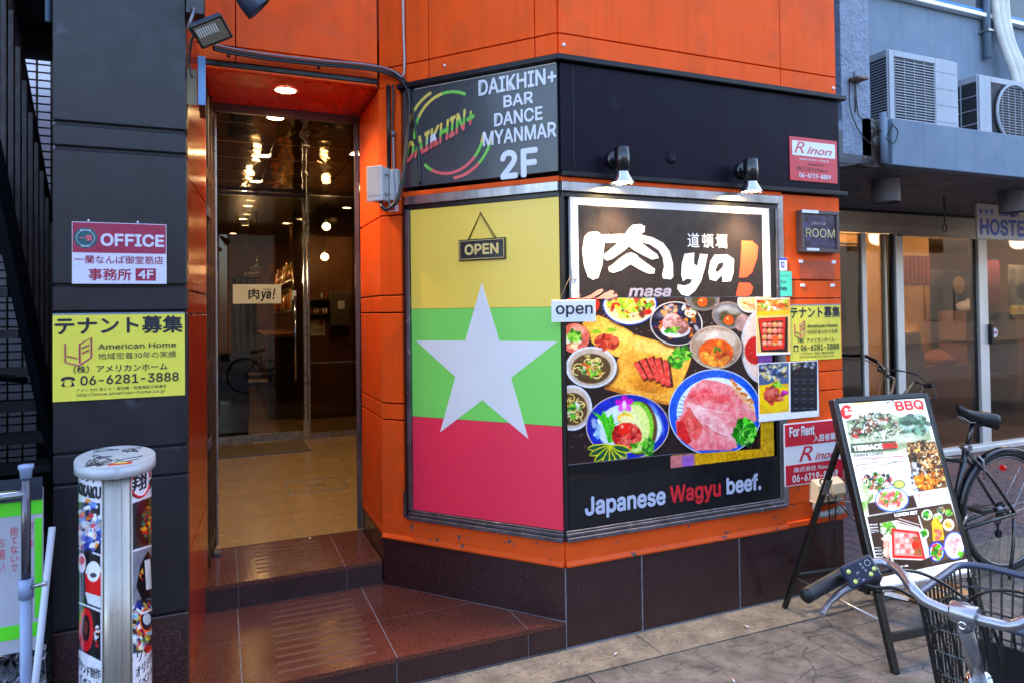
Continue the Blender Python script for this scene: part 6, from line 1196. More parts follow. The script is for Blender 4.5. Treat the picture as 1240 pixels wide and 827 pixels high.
# warm clutter deep in the shop behind the glass door
bc = thing('bar_counter', 'dark bar counter with lit bottle shelf deep behind the glass door', 'counter', (.7, 10.6, .241))
wbox('counter_body', DB2, bc, .55, .90, 9.0, 12.6, .242, 1.25); wbox('counter_top', mat('walnut_top', (110, 70, 40), .3, nvar=.2), bc, .50, .915, 8.98, 12.62, 1.252, 1.29)
bsf = thing('bottle_shelf', 'wall shelf crowded with bottles behind the dark bar counter', 'shelf', (.9, 10.8, 1.5))
rb2 = random.Random(9); bms = [mat('bottle_'+a, c, .15, coat=.5) for a, c in (('amber', (190, 110, 30)), ('green', (60, 90, 50)), ('clear', (210, 200, 180)), ('red', (150, 40, 30)))]
for z in (1.55, 1.95):
    wbox('shelf_board', STEELD, bsf, .82, .919, 9.0, 12.4, z, z+.02)
    for i in range(17):
        y = 9.1+.2*i+rb2.uniform(-.03, .03); h = rb2.uniform(.2, .3); MB().lathe((.87, y, z+.021), (0, 0, 1), [(0, .034), (h*.6, .034), (h*.75, .012), (h, .012)], 8).done('bottle', bms[rb2.randrange(4)], bsf)
for i, (x, y, z, lb) in enumerate(((.42, 8.9, 2.12, 'nearest'), (.40, 10.2, 2.12, 'middle'), (.38, 11.5, 2.12, 'farthest'))):  # pendants added to brighten and warm the shop interior
    t = thing('added_pendant_lamp', lb+' small pendant lamp added to brighten the shop aisle behind the glass door', 'lamp', (x, y, z), 'pendant lamps added over the shop aisle')
    MB().lathe((x, y, z+.06), (0, 0, -1), [(0, .02), (.03, .04), (.07, .085), (.075, .085), (.07, .08), (.03, .036)], 20, caps=False).done('shade', BLACKT, t); MB().lathe((x, y, z), (0, 0, 1), [(0, .01), (.02, .034), (.045, .03), (.055, .01)], 14).done('bulb', LAMPW, t); MB().tube([(x, y, z+.06), (x, y, 2.79)], .004).done('flex', BLACK, t)
    l = bpy.data.lights.new('pendant', 'POINT'); l.energy = 3; l.color = (1, .7, .38); l.shadow_soft_size = .04; o = bpy.data.objects.new('lamp', l); COL.objects.link(o); o.parent = t; o.location = (0, 0, -.05)
wbp = thing('wainscot_panel', 'brown timber wall panels behind the glass side light', 'panel', (1.3, 8.8, 1.0))
for i in range(4): box('panel', mat('walnut_panel', (120, 78, 46), .4, nvar=.2, streak=.3), wbp, bw, .99+.142*i, 1.128+.142*i, .30, 2.5, -.015, -.003)
# ================================================================ advertising column
adp = thing('advertising_column', 'oval aluminium advertising column with shop pictures in front of the dark pillar', 'advertising column', (-.25, 2.42, 0))
AD = Vector((-.14, 1, 0)).normalized(); AW = Vector((AD.y, -AD.x, 0)); AA, ABb = .175, .096
top = at(140, 553, 1, 2.42); ZT = top.z; AC_ = Vector((top.x, 2.42, 0))
ALC = mat('column_aluminium', (168, 162, 154), .32, metal=.6, nvar=.08, nscale=5, streak=.12); LID = mat('grey_plastic_lid', (176, 178, 184), .4, nvar=.08)
def oval(th, off=0.0):
    p = Vector((ABb*math.sin(th), -AA*math.cos(th))); n_ = Vector((math.sin(th)/ABb, -math.cos(th)/AA)).normalized(); p = p+n_*off
    return AC_+AW*p.x+AD*p.y
def PO(th, z, w): q = oval(th, w); return Vector((q.x, q.y, z))
def th_of(px, lo, hi, z=.8):
    best = None
    for i in range(400):
        t = lo+(hi-lo)*i/399; q = PO(t, z, 0)-EYEV; x = CXP+FPX*q.dot(_r)/q.dot(_f)
        if best is None or abs(x-px) < best[0]: best = (abs(x-px), t)
    return best[1]
T0 = R(20)
def ovring(t0, t1, off, z0, z1, n=14, thick=.01):
    mb = MB(); a = []
    for i in range(n+1):
        t = t0+(t1-t0)*i/n; q = oval(t, off); q2 = oval(t, off-thick)
        a.append([mb.bm.verts.new((q.x, q.y, z0)), mb.bm.verts.new((q.x, q.y, z1)), mb.bm.verts.new((q2.x, q2.y, z1)), mb.bm.verts.new((q2.x, q2.y, z0))])
    for A, B in zip(a, a[1:]):
        for k in range(4): mb.bm.faces.new((A[k], B[k], B[(k+1) % 4], A[(k+1) % 4])).smooth = (k == 0)
    mb.bm.faces.new(a[0]); mb.bm.faces.new(a[-1][::-1]); return mb
ovring(-T0, T0, .004, 0, ZT-.03).done('edge_profile', ALC, adp); ovring(math.pi-T0, math.pi+T0, .004, 0, ZT-.03).done('edge_profile', ALC, adp)
for t in (-T0, -.05, .13, T0): ovring(t-.012, t+.012, .007, 0, ZT-.03, 2, .006).done('profile_ridge', ALC, adp)
for s_, nm in ((1, 'right'), (-1, 'left')): ovring(s_*T0, s_*(math.pi-T0), -.001, 0, ZT-.03, 24).done('poster_face', mat('column_poster_white', (216, 216, 228), .25, coat=.4), adp)
ovring(0, 2*math.pi, .012, ZT-.03, ZT, 48, .10).done('lid_rim', LID, adp)
mb = MB(); mb.slab([(oval(i*math.pi/24, .010).x, oval(i*math.pi/24, .010).y) for i in range(48)], ZT-.012, ZT+.003); mb.done('lid', LID, adp)
rs_ = random.Random(4)
for k in range(9):
    c = (rs_.uniform(-.05, .05), rs_.uniform(-.12, .12)); pts = []
    for j in range(7): q = AC_+AW*(c[0]+rs_.uniform(-.035, .035))+AD*(c[1]+rs_.uniform(-.05, .05)); pts.append((q.x, q.y, ZT+.0035))
    MB().tube(spline(pts, 5), .0013, 4).done('pen_scribble', INKK, adp)
q = AC_-AD*.13+AW*.01; MB().slab([(q.x-.03, q.y-.02), (q.x+.03, q.y-.015), (q.x+.028, q.y+.015), (q.x-.028, q.y+.01)], ZT+.003, ZT+.0045).done('sticker', INKR, adp)
q = AC_-AD*.125+AW*.012; MB().slab([(q.x-.02, q.y-.012), (q.x+.02, q.y-.01), (q.x, q.y+.012)], ZT+.0045, ZT+.005).done('sticker_print', YEL, adp)
AP = mat_print('column_print', .2, coat=.5)
# left face
I = Ink(PO, -R(95), -T0-.02, .15, ZT-.035, .0005, 110, 420, (216, 216, 228))
I.poly([(90, 607), (121, 609), (122, 671), (90, 660)], (30, 34, 48)); I.bits(108, 638, 14, 30, 150, 1.2, 4, [(90, 110, 190), (200, 190, 210), (190, 60, 70), (220, 130, 50), (30, 34, 60), (120, 160, 220), (240, 240, 240)])
I.poly([(90, 662), (121.5, 673), (122, 738), (90, 726)], (26, 26, 34)); I.ell(113, 694, 9.5, 15, (226, 226, 230)); I.poly([(103, 694), (122, 692), (122, 728), (104, 722)], (200, 30, 40)); I.ell(113, 693, 8, 11, (232, 232, 236)); I.ell(113, 696, 4, 3, (90, 90, 100)); I.ell(99, 681, 5, 12, (220, 200, 206)); I.ell(99, 678, 3.5, 5, (200, 40, 50)); I.poly([(103, 716), (122, 722), (122, 736), (106, 730)], (210, 214, 220))
I.poly([(92, 729), (121.5, 741), (122, 800), (92, 784)], (24, 22, 34)); I.ell(104, 762, 9, 27, (190, 30, 44)); I.ell(104, 760, 5, 16, (60, 20, 26)); I.ell(104, 760, 2.6, 9, (110, 60, 54)); I.bits(117, 768, 2.5, 14, 16, .8, 1.8, [(226, 226, 230), (190, 40, 50)])
I.grain(.06); I.build('printed_face', AP, adp)
I = Ink(PO, T0+.02, R(110), .15, ZT-.035, .0005, 150, 420, (216, 216, 228))
I.poly([(160.5, 609), (196, 596), (196, 655), (161, 665.5)], (60, 58, 64)); I.ell(177, 632, 13, 27, (34, 28, 30)); I.bits(179, 632, 6, 18, 60, 1, 2.8, [(200, 50, 60), (230, 170, 50), (30, 110, 90), (120, 40, 50)]); 
I.poly([(161, 668), (196, 657), (196, 724), (161, 733)], (130, 132, 142)); I.poly([(165, 710), (170, 684), (176, 672), (179, 667), (183, 672), (190, 690), (191, 716), (184, 724), (172, 726)], (26, 26, 32)); I.poly([(175, 678), (182, 676), (184, 712), (177, 714)], (206, 208, 214)); I.bits(172, 694, 3, 8, 8, .7, 1.5, [(226, 190, 90), (200, 60, 60)]); I.bits(187, 694, 2, 8, 6, .7, 1.5, [(226, 190, 90)])
I.poly([(161, 737), (196, 722), (196, 784), (161, 791)], (50, 60, 80)); I.bits(177, 757, 17, 30, 230, 1.2, 4, [(200, 40, 50), (40, 60, 120), (230, 200, 90), (240, 240, 240), (30, 110, 80), (20, 24, 36), (120, 170, 210)]); I.ell(178, 750, 9, 15, (226, 120, 60)); I.ell(178, 750, 7.4, 12.6, (30, 36, 60)); I.ell(178, 749, 5, 7, (190, 200, 210)); I.line([(166, 737), (172, 742), (178, 740), (186, 736)], 2.4, (236, 236, 240))
I.grain(.06); I.build('printed_face', AP, adp)
def tcol(s_, x0, y0, x1, y1, sg, m_, **k_):
    lo, hi = (T0, R(88)) if sg > 0 else (-R(85), -T0); a, b = th_of(x0, lo, hi), th_of(x1, lo, hi)
    q = PO((a+b)/2, 1, 0); z0 = at((x0+x1)/2, y1, 1, q.y).z; z1 = at((x0+x1)/2, y0, 1, q.y).z; lett(adp, s_, PO, a, z0, b, z1, .0018, m_, **k_)
tcol('KIKAKU', 96.5, 586, 123, 601, -1, INKK, bold=.03); tcol('プリント', 96, 571, 118, 582, -1, INKK, bold=.01); tcol('ブランド制作', 96, 803, 122, 816, -1, INKK, bold=.01); tcol('イベント', 97, 820, 122, 832, -1, INKK, bold=.01)
tcol('翔', 159, 571, 177, 594, 1, INKK, bold=.02); tcol('SHO', 180, 578, 191, 589, 1, INKK, bold=.03); tcol('刺繍', 183, 562, 191, 573, 1, INKK)
c0_, c1_ = th_of(155, T0, R(88)), th_of(181, T0, R(88)); cm = (c0_+c1_)/2; q = PO(cm, 1, 0); zc = at(168, 583, 1, q.y).z; zr = zc-at(168, 601, 1, q.y).z
MB().tube([PO(cm+(c1_-c0_)/2*math.cos(i*.2618), zc+zr*math.sin(i*.2618), .0015) for i in range(23)], [.0045 if 4 < i < 18 else .003 for i in range(23)], 6).done('brush_circle', INKR, adp)
for j, s_ in enumerate(('・ワッペン', '・オリジナル', '・イベント用', '・ウェア')): tcol(s_, 156, 780+j*17, 190, 793+j*17, 1, INKK, bold=.008)

# ================================================================ alley at the left
ALW = mat('alley_dark_wall', (48, 54, 68), .6, nvar=.2, nscale=3, streak=.3)
aw = thing('alley_wall', 'dark blue grey side wall of the narrow alley left of the pillar', 'wall', (-1.6, 5, 0))
wbox('wall_face', ALW, aw, -1.75, -1.60, 2.9, 9, 0, 3.3)
for z in (.5, 1.0, 1.5): wbox('wall_joint', BLACKT, aw, -1.6005, -1.598, 2.9, 9, z, z+.012)
for y in (3.0, 3.7, 4.5, 5.3): wbox('wall_joint', BLACKT, aw, -1.6006, -1.597, y, y+.012, 0, 3)
bwll = thing('tiled_wall', 'wall of small pale square tiles with dark joints at the end of the stair alley', 'wall', (-1.1, 6.1, 0))
wbox('wall_core', mat('black_joint', (16, 18, 24), .7), bwll, -1.6, -.52, 6.02, 6.2, 0, 3.55)
tme = bpy.data.meshes.new('wall_tile'); b = MB(); b.wbox(-.0385, .0385, -.008, 0, -.0235, .0235, .002); b.bm.to_mesh(tme); b.bm.free(); tme.materials.append(mat('pale_wall_tile', (222, 228, 240), .3, nvar=.15, nscale=3))
for r_ in range(52):
    for c_ in range(6):
        if r_ < 12 and c_ > 2: continue
        o = bpy.data.objects.new('wall_tile', tme); COL.objects.link(o); o.parent = bwll; o.location = (-1.455+.0905*c_+1.1+.0, -.081, .45+.0585*r_)
wbox('alley_mass', ALW, bwll, -1.6, -.52, 6.0, 6.2, 3.552, 4.1)
shd = thing('alley_ceiling', 'dark underside of the stair landing above the alley', 'ceiling', (-1.1, 4.6, 3.5)); wbox('slab', mat('dark_soffit', (34, 36, 44), .7), shd, -1.6, -.53, 3.45, 5.2, 3.30, 3.42); wbox('beam', mat('dark_soffit', (34, 36, 44)), shd, -1.6, -.56, 5.05, 5.2, 3.18, 3.298)
abk = thing('alley_side', 'dark flank of the corner building inside the alley', 'wall', (-.55, 5, 0)); wbox('flank_face', ALW, abk, -.555, -.53, 3.26, 6.0, 0, 3.55)
# stair with railing
sr = thing('stair_railing', 'dark steel stair railing with upright bars descending into the alley', 'railing', (-.95, 4.3, 0)); RLM = mat('dark_red_steel', (52, 40, 50), .4, nvar=.1)
ra, rb_ = Vector((-.9, 3.62, 3.31)), Vector((-.9, 4.95, 1.89)); la, lb_ = Vector((-.9, 3.45, 2.57)), Vector((-.9, 4.95, .77))
MB().tube([ra, rb_], .018, 8).done('hand_rail', RLM, sr)
MB().prism(frame((-.9, 0, 0), (0, 1, 0)), [(la.y, la.z), (lb_.y, lb_.z), (lb_.y, lb_.z-.28), (la.y, la.z-.28)], -.02, .02).done('stringer', mat('dark_blue_steel', (30, 36, 48), .5), sr)
for i in range(11):
    t = (i+.35)/11; a = ra.lerp(rb_, t); zl = la.z+(lb_.z-la.z)*(a.y-la.y)/(lb_.y-la.y)
    wbox('baluster', RLM, sr, -.912, -.888, a.y-.016, a.y+.016, zl-.03, a.z-.014)
for i in range(9):
    y = 3.4+.19*i; z = 2.3-.205*i; wbox('stair_tread', mat('dark_blue_steel', (30, 36, 48), .5), sr, -1.58, -.93, y, y+.21, z-.04, z)
MB().tube([(-1.0, 3.3, 1.35), (-1.0, 4.6, 1.20)], .02, 8).done('lower_rail', RLM, sr)
lp = thing('light_pipe', 'short pale blue vertical pipe at the top of the alley beside the pillar', 'pipe', tuple(at(58.5, 10, 1, 3.3))); q = lp.location.copy(); z1 = at(58.5, 27, 1, 3.3).z; MB().tube([(q.x, 3.3, 4.2), (q.x, 3.3, z1)], .0115, 8).done('tube', mat('pale_blue_metal', (120, 150, 180), .4), lp)
# foreground clutter at the alley mouth
bd = thing('taped_board', 'grey white board edged with bright green tape and red handwriting', 'board', (-.62, 2.72, .7))
BF_ = frame((0, 2.74, 0), (1, 0, 0)); xa, xb_ = -.80, -.542
box('board', mat('grey_white_board', (176, 178, 190), .5, nvar=.06), bd, BF_, xa, xb_, .455, .985, 0, .012, .001); GT = mat('green_tape', (96, 226, 44), .45, nvar=.08)
for a in ((xa, xb_, .90, .945), (xa, xb_, .50, .545)): box('green_tape', GT, bd, BF_, *a, .0122, .0135)
box('green_tape', GT, bd, BF_, xb_-.022, xb_-.002, .56, .885, .0122, .0135); box('top_batten', mat('navy_batten', (30, 38, 56), .5), bd, BF_, xa, xb_, .948, 1.02, .0122, .02)
for s_, px, y0, y1 in (('捨\nて\nな\nい\nで', 17, 637, 692), ('ゴ\nミ\nは', 36, 631, 662), ('お\n願\nい', 1, 650, 692)):
    a = uv(BF_, px-5, y1, .014); b = uv(BF_, px+5, y0, .014); lett(bd, s_, BF_, a[0], a[1], b[0], b[1], .0145, mat('red_marker', (206, 70, 96), .5))
pst = thing('pipe_post', 'steel pipe post with pale blue lower sleeve and clamp in front of the alley', 'post', (-.57, 2.6, 0))
q = at(31.5, 600, 1, 2.6); zc_ = at(31, 702, 1, 2.6).z; zt = at(31, 563, 1, 2.6).z; PB_ = mat('pale_blue_pipe', (140, 156, 190), .35, nvar=.08)
MB().tube([(q.x, 2.6, zc_-.02), (q.x, 2.6, zt-.03)], .013, 12).done('upper_tube', mat('dull_steel_tube', (96, 92, 100), .25, metal=.7), pst); MB().tube([(q.x, 2.6, 0), (q.x, 2.6, zc_)], .0165, 12).done('sleeve', PB_, pst)
MB().lathe((q.x, 2.6, zt-.04), (0, 0, 1), [(0, .016), (.025, .017), (.03, .021), (.042, .021), (.044, 0)], 16).done('cap', PB_, pst); MB().lathe((q.x, 2.6, zc_-.055), (0, 0, 1), [(0, .021), (.06, .021)], 16).done('clamp', PB_, pst)
MB().tube([(q.x+.015, 2.59, zc_-.02), (q.x+.055, 2.58, zc_-.012)], .007, 8).lathe((q.x+.05, 2.58, zc_-.012), (1, 0, 0), [(0, .014), (.012, .014)], 10).done('clamp_bolt', STEEL, pst)
MB().tube([(q.x, 2.6, at(20, 597, 1, 2.6).z), (-1.1, 2.6, at(0, 600, 1, 2.6).z-.01)], .013, 10).done('cross_tube', CHROME, pst)
wp = thing('white_pole', 'slanting white plastic pole standing in a round white base beside the pipe post', 'pole', (-.52, 2.55, 0))
a = at(44, 815, 1, 2.5); b = at(62, 650, 1, 2.62); dd = (b-a); a2 = a-dd*(a.z-.12)/dd.z; WPm = mat('white_plastic', (196, 200, 214), .4, nvar=.05)
MB().tube([a2, b+dd*.08], .010, 10).done('tube', WPm, wp); MB().lathe((a2.x, a2.y, 0), (0, 0, 1), [(0, .15), (.04, .15), (.12, .10), (.22, .07), (.28, .03), (.285, 0)], 24).done('base', WPm, wp)
# crumpled sheet below the board
cs_ = thing('crumpled_sheet', 'crumpled black and silver printed sheet stuffed under the taped board', 'sheet', (-.65, 2.76, .2)); nn = 34; mb = MB(); rr = random.Random(3); vs = []
for j in range(nn): vs.append([mb.bm.verts.new((-.84+.30*i/(nn-1), 2.775-abs(rr.gauss(0, .014)), .02+.43*j/(nn-1))) for i in range(nn)])
for j in range(nn-1):
    for i in range(nn-1): mb.bm.faces.new((vs[j][i], vs[j][i+1], vs[j+1][i+1], vs[j+1][i]))
mb.done('sheet', mat('printed_foil', (128, 130, 140), .25, metal=.5, nvar=.4, nscale=20, speck=[((14, 14, 20), 16, .52, .95)]), cs_); wbox('backing', BLACK, cs_, -.84, -.54, 2.78, 2.80, .0, .455)
bkt = thing('rubbish_bin', 'dark bin standing behind the pipe post in the alley mouth', 'bin', (-.9, 2.95, 0)); wbox('bin_body', mat('dark_bin', (30, 36, 50), .5), bkt, -1.2, -.86, 2.82, 3.15, 0, 1.0, .01); wbox('bin_lid', mat('dark_bin', (30, 36, 50), .5), bkt, -1.22, -.84, 2.8, 3.17, 1.003, 1.04, .01)
# ================================================================ bicycles
FRK = mat('black_frame_paint', (20, 21, 26), .25, coat=.5); TYR = mat('tyre_rubber', (28, 28, 30), .75, bump=.001, bscale=120); SILV = mat('silver_alloy', (160, 160, 166), .28, metal=.85, nvar=.12, nscale=20, speck=[((90, 84, 80), 60, .68, .5)]); RIMM = mat('dull_alloy_rim', (120, 118, 122), .35, metal=.8)
SADM = mat('saddle_vinyl', (24, 25, 30), .38, bump=.0005, bscale=200)
def circ(P_, cu, cv, r_, w_, n=48): return [P_(cu+r_*math.cos(2*math.pi*i/n), cv+r_*math.sin(2*math.pi*i/n), w_) for i in range(n)]
def wheel(t, P_, cu, cv, r_=.35, spokes=32):
    wl = MB().tube(circ(P_, cu, cv, r_-.017, 0), .0175, 8, closed=True).done('wheel', TYR, t)
    MB().tube(circ(P_, cu, cv, r_-.038, 0), .009, 6, closed=True).done('rim', RIMM, wl)
    MB().lathe(P_(cu, cv, -.045), P_.W, [(0, .018), (.01, .024), (.015, .013), (.075, .013), (.08, .024), (.09, .018)], 12).done('hub', SILV, wl)
    mb = MB()
    for k in range(spokes):
        a = 2*math.pi*k/spokes; sd_ = .03 if k % 2 else -.03; a2 = a+(.42 if k % 4 < 2 else -.42)
        mb.tube([P_(cu+.022*math.cos(a2), cv+.022*math.sin(a2), sd_), P_(cu+(r_-.042)*math.cos(a), cv+(r_-.042)*math.sin(a), 0)], .0011, 4, caps=False)
    mb.done('spokes', STEEL, wl)
def fender(t, P_, cu, cv, r_, a0, a1, m_, wd=.026):
    mb = MB(); n = 22; rows = []
    for i in range(n+1):
        a = R(a0+(a1-a0)*i/n); rows.append([mb.bm.verts.new(P_(cu+(r_-abs(s_)*.35)*math.cos(a), cv+(r_-abs(s_)*.35)*math.sin(a), s_)) for s_ in (-wd, -wd*.5, 0, wd*.5, wd)]+[mb.bm.verts.new(P_(cu+(r_-.004-abs(s_)*.35)*math.cos(a), cv+(r_-.004-abs(s_)*.35)*math.sin(a), s_)) for s_ in (wd, wd*.5, 0, -wd*.5, -wd)])
    for A, B in zip(rows, rows[1:]):
        for k in range(10): mb.bm.faces.new((A[k], B[k], B[(k+1) % 10], A[(k+1) % 10])).smooth = True
    mb.bm.faces.new(rows[0]); mb.bm.faces.new(rows[-1][::-1]); mb.done('mudguard', m_, t)
def saddle(t, P_, u, v, k=1.0):
    # ring sections from nose to tail
    sd_ = MB(); rings = []
    for s_, hw, th in ((.155, .012, .018), (.14, .022, .024), (.09, .028, .03), (.03, .036, .036), (-.03, .056, .044), (-.08, .078, .052), (-.115, .082, .054), (-.135, .066, .04)):
        zt = v+(.012 if s_ > .1 else 0)+(.012 if s_ < -.05 else 0)
        rings.append([sd_.bm.verts.new(P_(u+s_*k, zt+dv*1.7+s_*.20, dw)) for dw, dv in ((-hw, -th*.55), (-hw*.92, -th*.1), (-hw*.6, 0), (0, .002), (hw*.6, 0), (hw*.92, -th*.1), (hw, -th*.55), (hw*.7, -th), (0, -th*.8), (-hw*.7, -th))])
    for A, B in zip(rings, rings[1:]):
        for k in range(10): sd_.bm.faces.new((A[k], B[k], B[(k+1) % 10], A[(k+1) % 10])).smooth = True
    sd_.bm.faces.new(rings[0]); sd_.bm.faces.new(rings[-1][::-1]); so_ = sd_.done('saddle', SADM, t)
    mb = MB()
    for w_ in (-.022, .022): mb.tube([P_(u+.12, v-.02, w_*.4), P_(u+.06, v-.055, w_), P_(u-.04, v-.058, w_), P_(u-.11, v-.03, w_*1.6)], .0035, 6)
    mb.done('saddle_rail', STEEL, so_)
    for w_ in (-.045, -.02, .02, .045): MB().tube([P_(u-.105+.004*math.sin(i*1.57), v-.066+.03*i/16, w_+.010*math.cos(i*1.57)) for i in range(17)], .002, 5).done('saddle_spring', STEEL, so_)
def base_bike(t, P_, frame_m, top_tube=True, steer=None):
    SP = frame(P_(.93 if steer else 1.0, 0, 0), steer if steer else P_.U); wheel(t, P_, 0, .35); wheel(t, SP, .06, .35)
    F_ = MB(); bb = (.43, .285); st_ = (.285, .74); ht0 = (.905, .64); ht1 = (.865, .79)
    F_.tube([P_(*bb), P_(*st_)], .016, 10).tube([P_(ht0[0]-.01, ht0[1]+.03), P_(*bb)], .018, 10).tube([P_(*ht0), P_(*ht1)], .020, 12)
    if top_tube: F_.tube([P_(ht1[0]+.01, ht1[1]-.03), P_(.31, .66)], .014, 10)
    else: F_.tube([P_(ht1[0]+.02, ht1[1]-.07), P_(.40, .40)], .015, 10)
    for w_ in (-.055, .055): F_.tube([P_(bb[0]-.03, bb[1], w_*.5), P_(0, .35, w_)], .0105, 8).tube([P_(st_[0]+.01, st_[1]-.03, w_*.3), P_(.16, .56, w_*.85), P_(0, .35, w_)], .0085, 8)
    F_.lathe(P_(bb[0], bb[1], -.035), P_.W, [(0, .024), (.07, .024)], 14); F_.done('frame', frame_m, t)
    Fk = MB(); 
    for w_ in (-.045, .045): Fk.tube([P_(.905, .63, 0), P_(.905, .62, 0).lerp(SP(-.07, .60, w_), .8), SP(.02, .43, w_), SP(.06, .35, w_)], [.013, .012, .010, .009], 8)
    Fk.done('fork', frame_m, t); fender(t, SP, .06, .35, .373, -10, 150, FRK if top_tube else SILV)
    cr = MB().lathe(P_(bb[0], bb[1], .05), P_.W, [(0, .085), (.004, .085)], 28).done('chainwheel', SILV, t)
    for sg in (1, -1):
        MB().tube([P_(*bb, .06*sg), P_(bb[0]+.16*sg*.5, bb[1]-.14*sg, .075*sg)], .008, 8).done('crank', SILV, t); pu, pv_ = bb[0]+.08*sg, bb[1]-.14*sg
        MB().box(P_, pu-.045, pu+.045, pv_-.012, pv_+.012, .08*sg-(.0 if sg > 0 else .09), .08*sg+(.09 if sg > 0 else 0), .004).done('pedal', RUBBER, t)
    ch = MB()
    for dv, rr0 in ((.082, 1), (-.082, -1)): ch.tube([P_(bb[0], bb[1]+dv, .052), P_(0, .35+.03*rr0, .045)], .0035, 5)
    ch.done('chain', BLACKT, t)
    MB().lathe(P_(0, .35, .035), P_.W, [(0, .045), (.006, .04), (.012, .033), (.018, .026)], 20).done('sprocket', BLACKT, t)
# black bicycle behind the menu stand
RH = Vector((4.20, 2.60, 0)); hd = Vector((-.995, .10, 0)).normalized(); BP = frame(RH, hd)
bk1 = thing('bicycle', 'black bicycle parked behind the menu stand with its saddle toward the right', 'bicycle', tuple(RH))
base_bike(bk1, BP, FRK, True, Vector((-.79, -.61, 0)))
fender(bk1, BP, 0, .35, .373, 5, 200, FRK); pass
for w_ in (-.035, .035): MB().tube([BP(0, .35, w_), BP(-.21, .655, w_*.8)], .002, 5).tube([BP(0, .35, w_), BP(-.36, .40, w_*.8)], .002, 5).done('mudguard_stay', STEEL, bk1)
MB().tube([BP(.29, .72), BP(.235, .875)], .0125, 10).done('seat_post', FRK, bk1); saddle(bk1, BP, .215, .935, .84)
MB().tube([BP(.28, .725, -.02), BP(.28, .73, .05)], .006, 6).lathe(BP(.288, .735, -.022), BP.W, [(0, .02), (.044, .02)], 12).done('seat_clamp', SILV, bk1)
MB().tube([BP(.03, .33, -.07), BP(.06, .18, -.085), BP(.155, .02, -.13)], .009, 8).done('kickstand', FRK, bk1)
MB().tube(circ(BP, -.005, .275, .022, .055, 14), .004, 5, closed=True).lathe(BP(-.01, .20, .05), BP.W, [(0, .024), (.01, .024)], 14).tube([BP(0, .31, .055), BP(-.01, .20, .055)], .006, 6).done('derailleur', BLACKT, bk1)
rf_ = MB().lathe(BP(.085, .615, -.05), -BP.U, [(0, .017), (.012, .019), (.016, .012)], 14).done('reflector', mat('red_reflector', (210, 30, 30), .2, coat=.5), bk1)
for w_ in (-.05, .05): MB().tube([BP(.22, .56, w_), BP(.20, .66, w_*.6), BP(.22, .69, w_*.3)], .006, 6).done('brake_arm', SILV, bk1)
S1 = at(1091, 474, 2, .99); BPh = frame((0, 0, 0), (1, 0, 0)); sb = BP(.865, .79)
stem_top = BP(.845, .95); MB().tube([sb, stem_top], .015, 10).done('stem', FRK, bk1); O1 = stem_top
hb_l = [at(1042, 427, 2, 1.06), at(1062, 438, 2, 1.055), at(1070, 446, 2, 1.04), at(1075, 455, 2, 1.01), at(1083, 461, 2, .985)]
bar = spline(hb_l+[O1, at(1106, 464, 2, .985), at(1122, 467, 2, 1.0), at(1130, 466, 2, 1.02)], 6)
MB().tube(bar, .0115, 10).done('handlebar', FRK, bk1)
gp = hb_l[0]; MB().tube([hb_l[0]+(hb_l[0]-hb_l[1])*.1, hb_l[1]+(hb_l[2]-hb_l[1])*.1], .0165, 12).done('grip', RUBBER, bk1); MB().tube([at(1121, 467, 2, 1.0), at(1131, 466, 2, 1.02)], .0165, 12).done('grip', RUBBER, bk1)
MB().tube(spline([at(1066, 447, 2, 1.03), at(1058, 441, 2, 1.02), at(1049, 436, 2, 1.02), at(1041, 434, 2, 1.025)], 5), .005, 8).done('brake_lever', SILV, bk1)
MB().lathe(at(1066, 445, 2, 1.03), (0, .2, -1), [(-.02, .018), (.03, .02), (.035, .01)], 12).done('bell', BLACKG, bk1)
MB().tube(spline([at(1066, 450, 2, 1.02), at(1085, 449, 2, 1.06), at(1110, 453, 2, 1.06), at(1128, 468, 2, 1.0), at(1133, 482, 2, .95), at(1124, 482, 2, .94), BP(.88, .85)], 6), .0035, 6).tube(spline([at(1068, 452, 2, 1.0), at(1074, 447, 2, 1.05), at(1100, 451, 2, 1.05), at(1118, 468, 2, .96), BP(.89, .80)], 6), .0035, 6).tube(spline([at(1070, 455, 2, 1.0), at(1064, 480, 2, .9), BP(.90, .72)], 6), .0035, 6).done('brake_cable', BLACK, bk1)
bx = MB(); bc = BP(.96, .86); MB().lathe(BP(.92, .80), BP.U, [(0, .03), (.03, .035), (.05, .03)], 14).done('head_lamp', BLACKG, bk1)
# silver city bicycle in the near right corner
FH = Vector((.955, .297, 0)).normalized(); S = at(1168, 745, 2, 1.0); LF = frame((0, 0, 0), FH); Lv = -LF.W      # to the rider's left
RH2 = Vector((S.x, S.y, 0))-FH*.80; B2 = frame(RH2, FH)
bk2 = thing('bicycle', 'silver handlebar city bicycle with black wire basket nearest the camera', 'bicycle', tuple(RH2))
FR2 = mat('dark_grey_frame', (60, 62, 70), .3, metal=.3, coat=.4); base_bike(bk2, B2, FR2, False); fender(bk2, B2, 0, .35, .373, 5, 200, SILV); pass
MB().tube([B2(.29, .72), B2(.265, .80)], .0125, 10).done('seat_post', SILV, bk2); saddle(bk2, B2, .25, .85)
Q0 = at(1186, 825, 2, .835)
hd0 = B2(.865, .79); MB().tube([S+Vector((0, 0, -.02)), Q0], .0128, 16).done('stem', SILV, bk2)
MB().lathe(Q0-(Q0-S).normalized()*.012, (Q0-S).normalized(), [(0, .014), (.004, .022), (.012, .024), (.014, .020), (.026, .026), (.04, .027), (.044, .022), (.09, .022)], 24).done('headset', CHROME, bk2)
sdir = (Q0-S).normalized()
MB().tube([Q0+sdir*.03, B2(.905, .64)], .021, 14).done('head_tube', FR2, bk2)
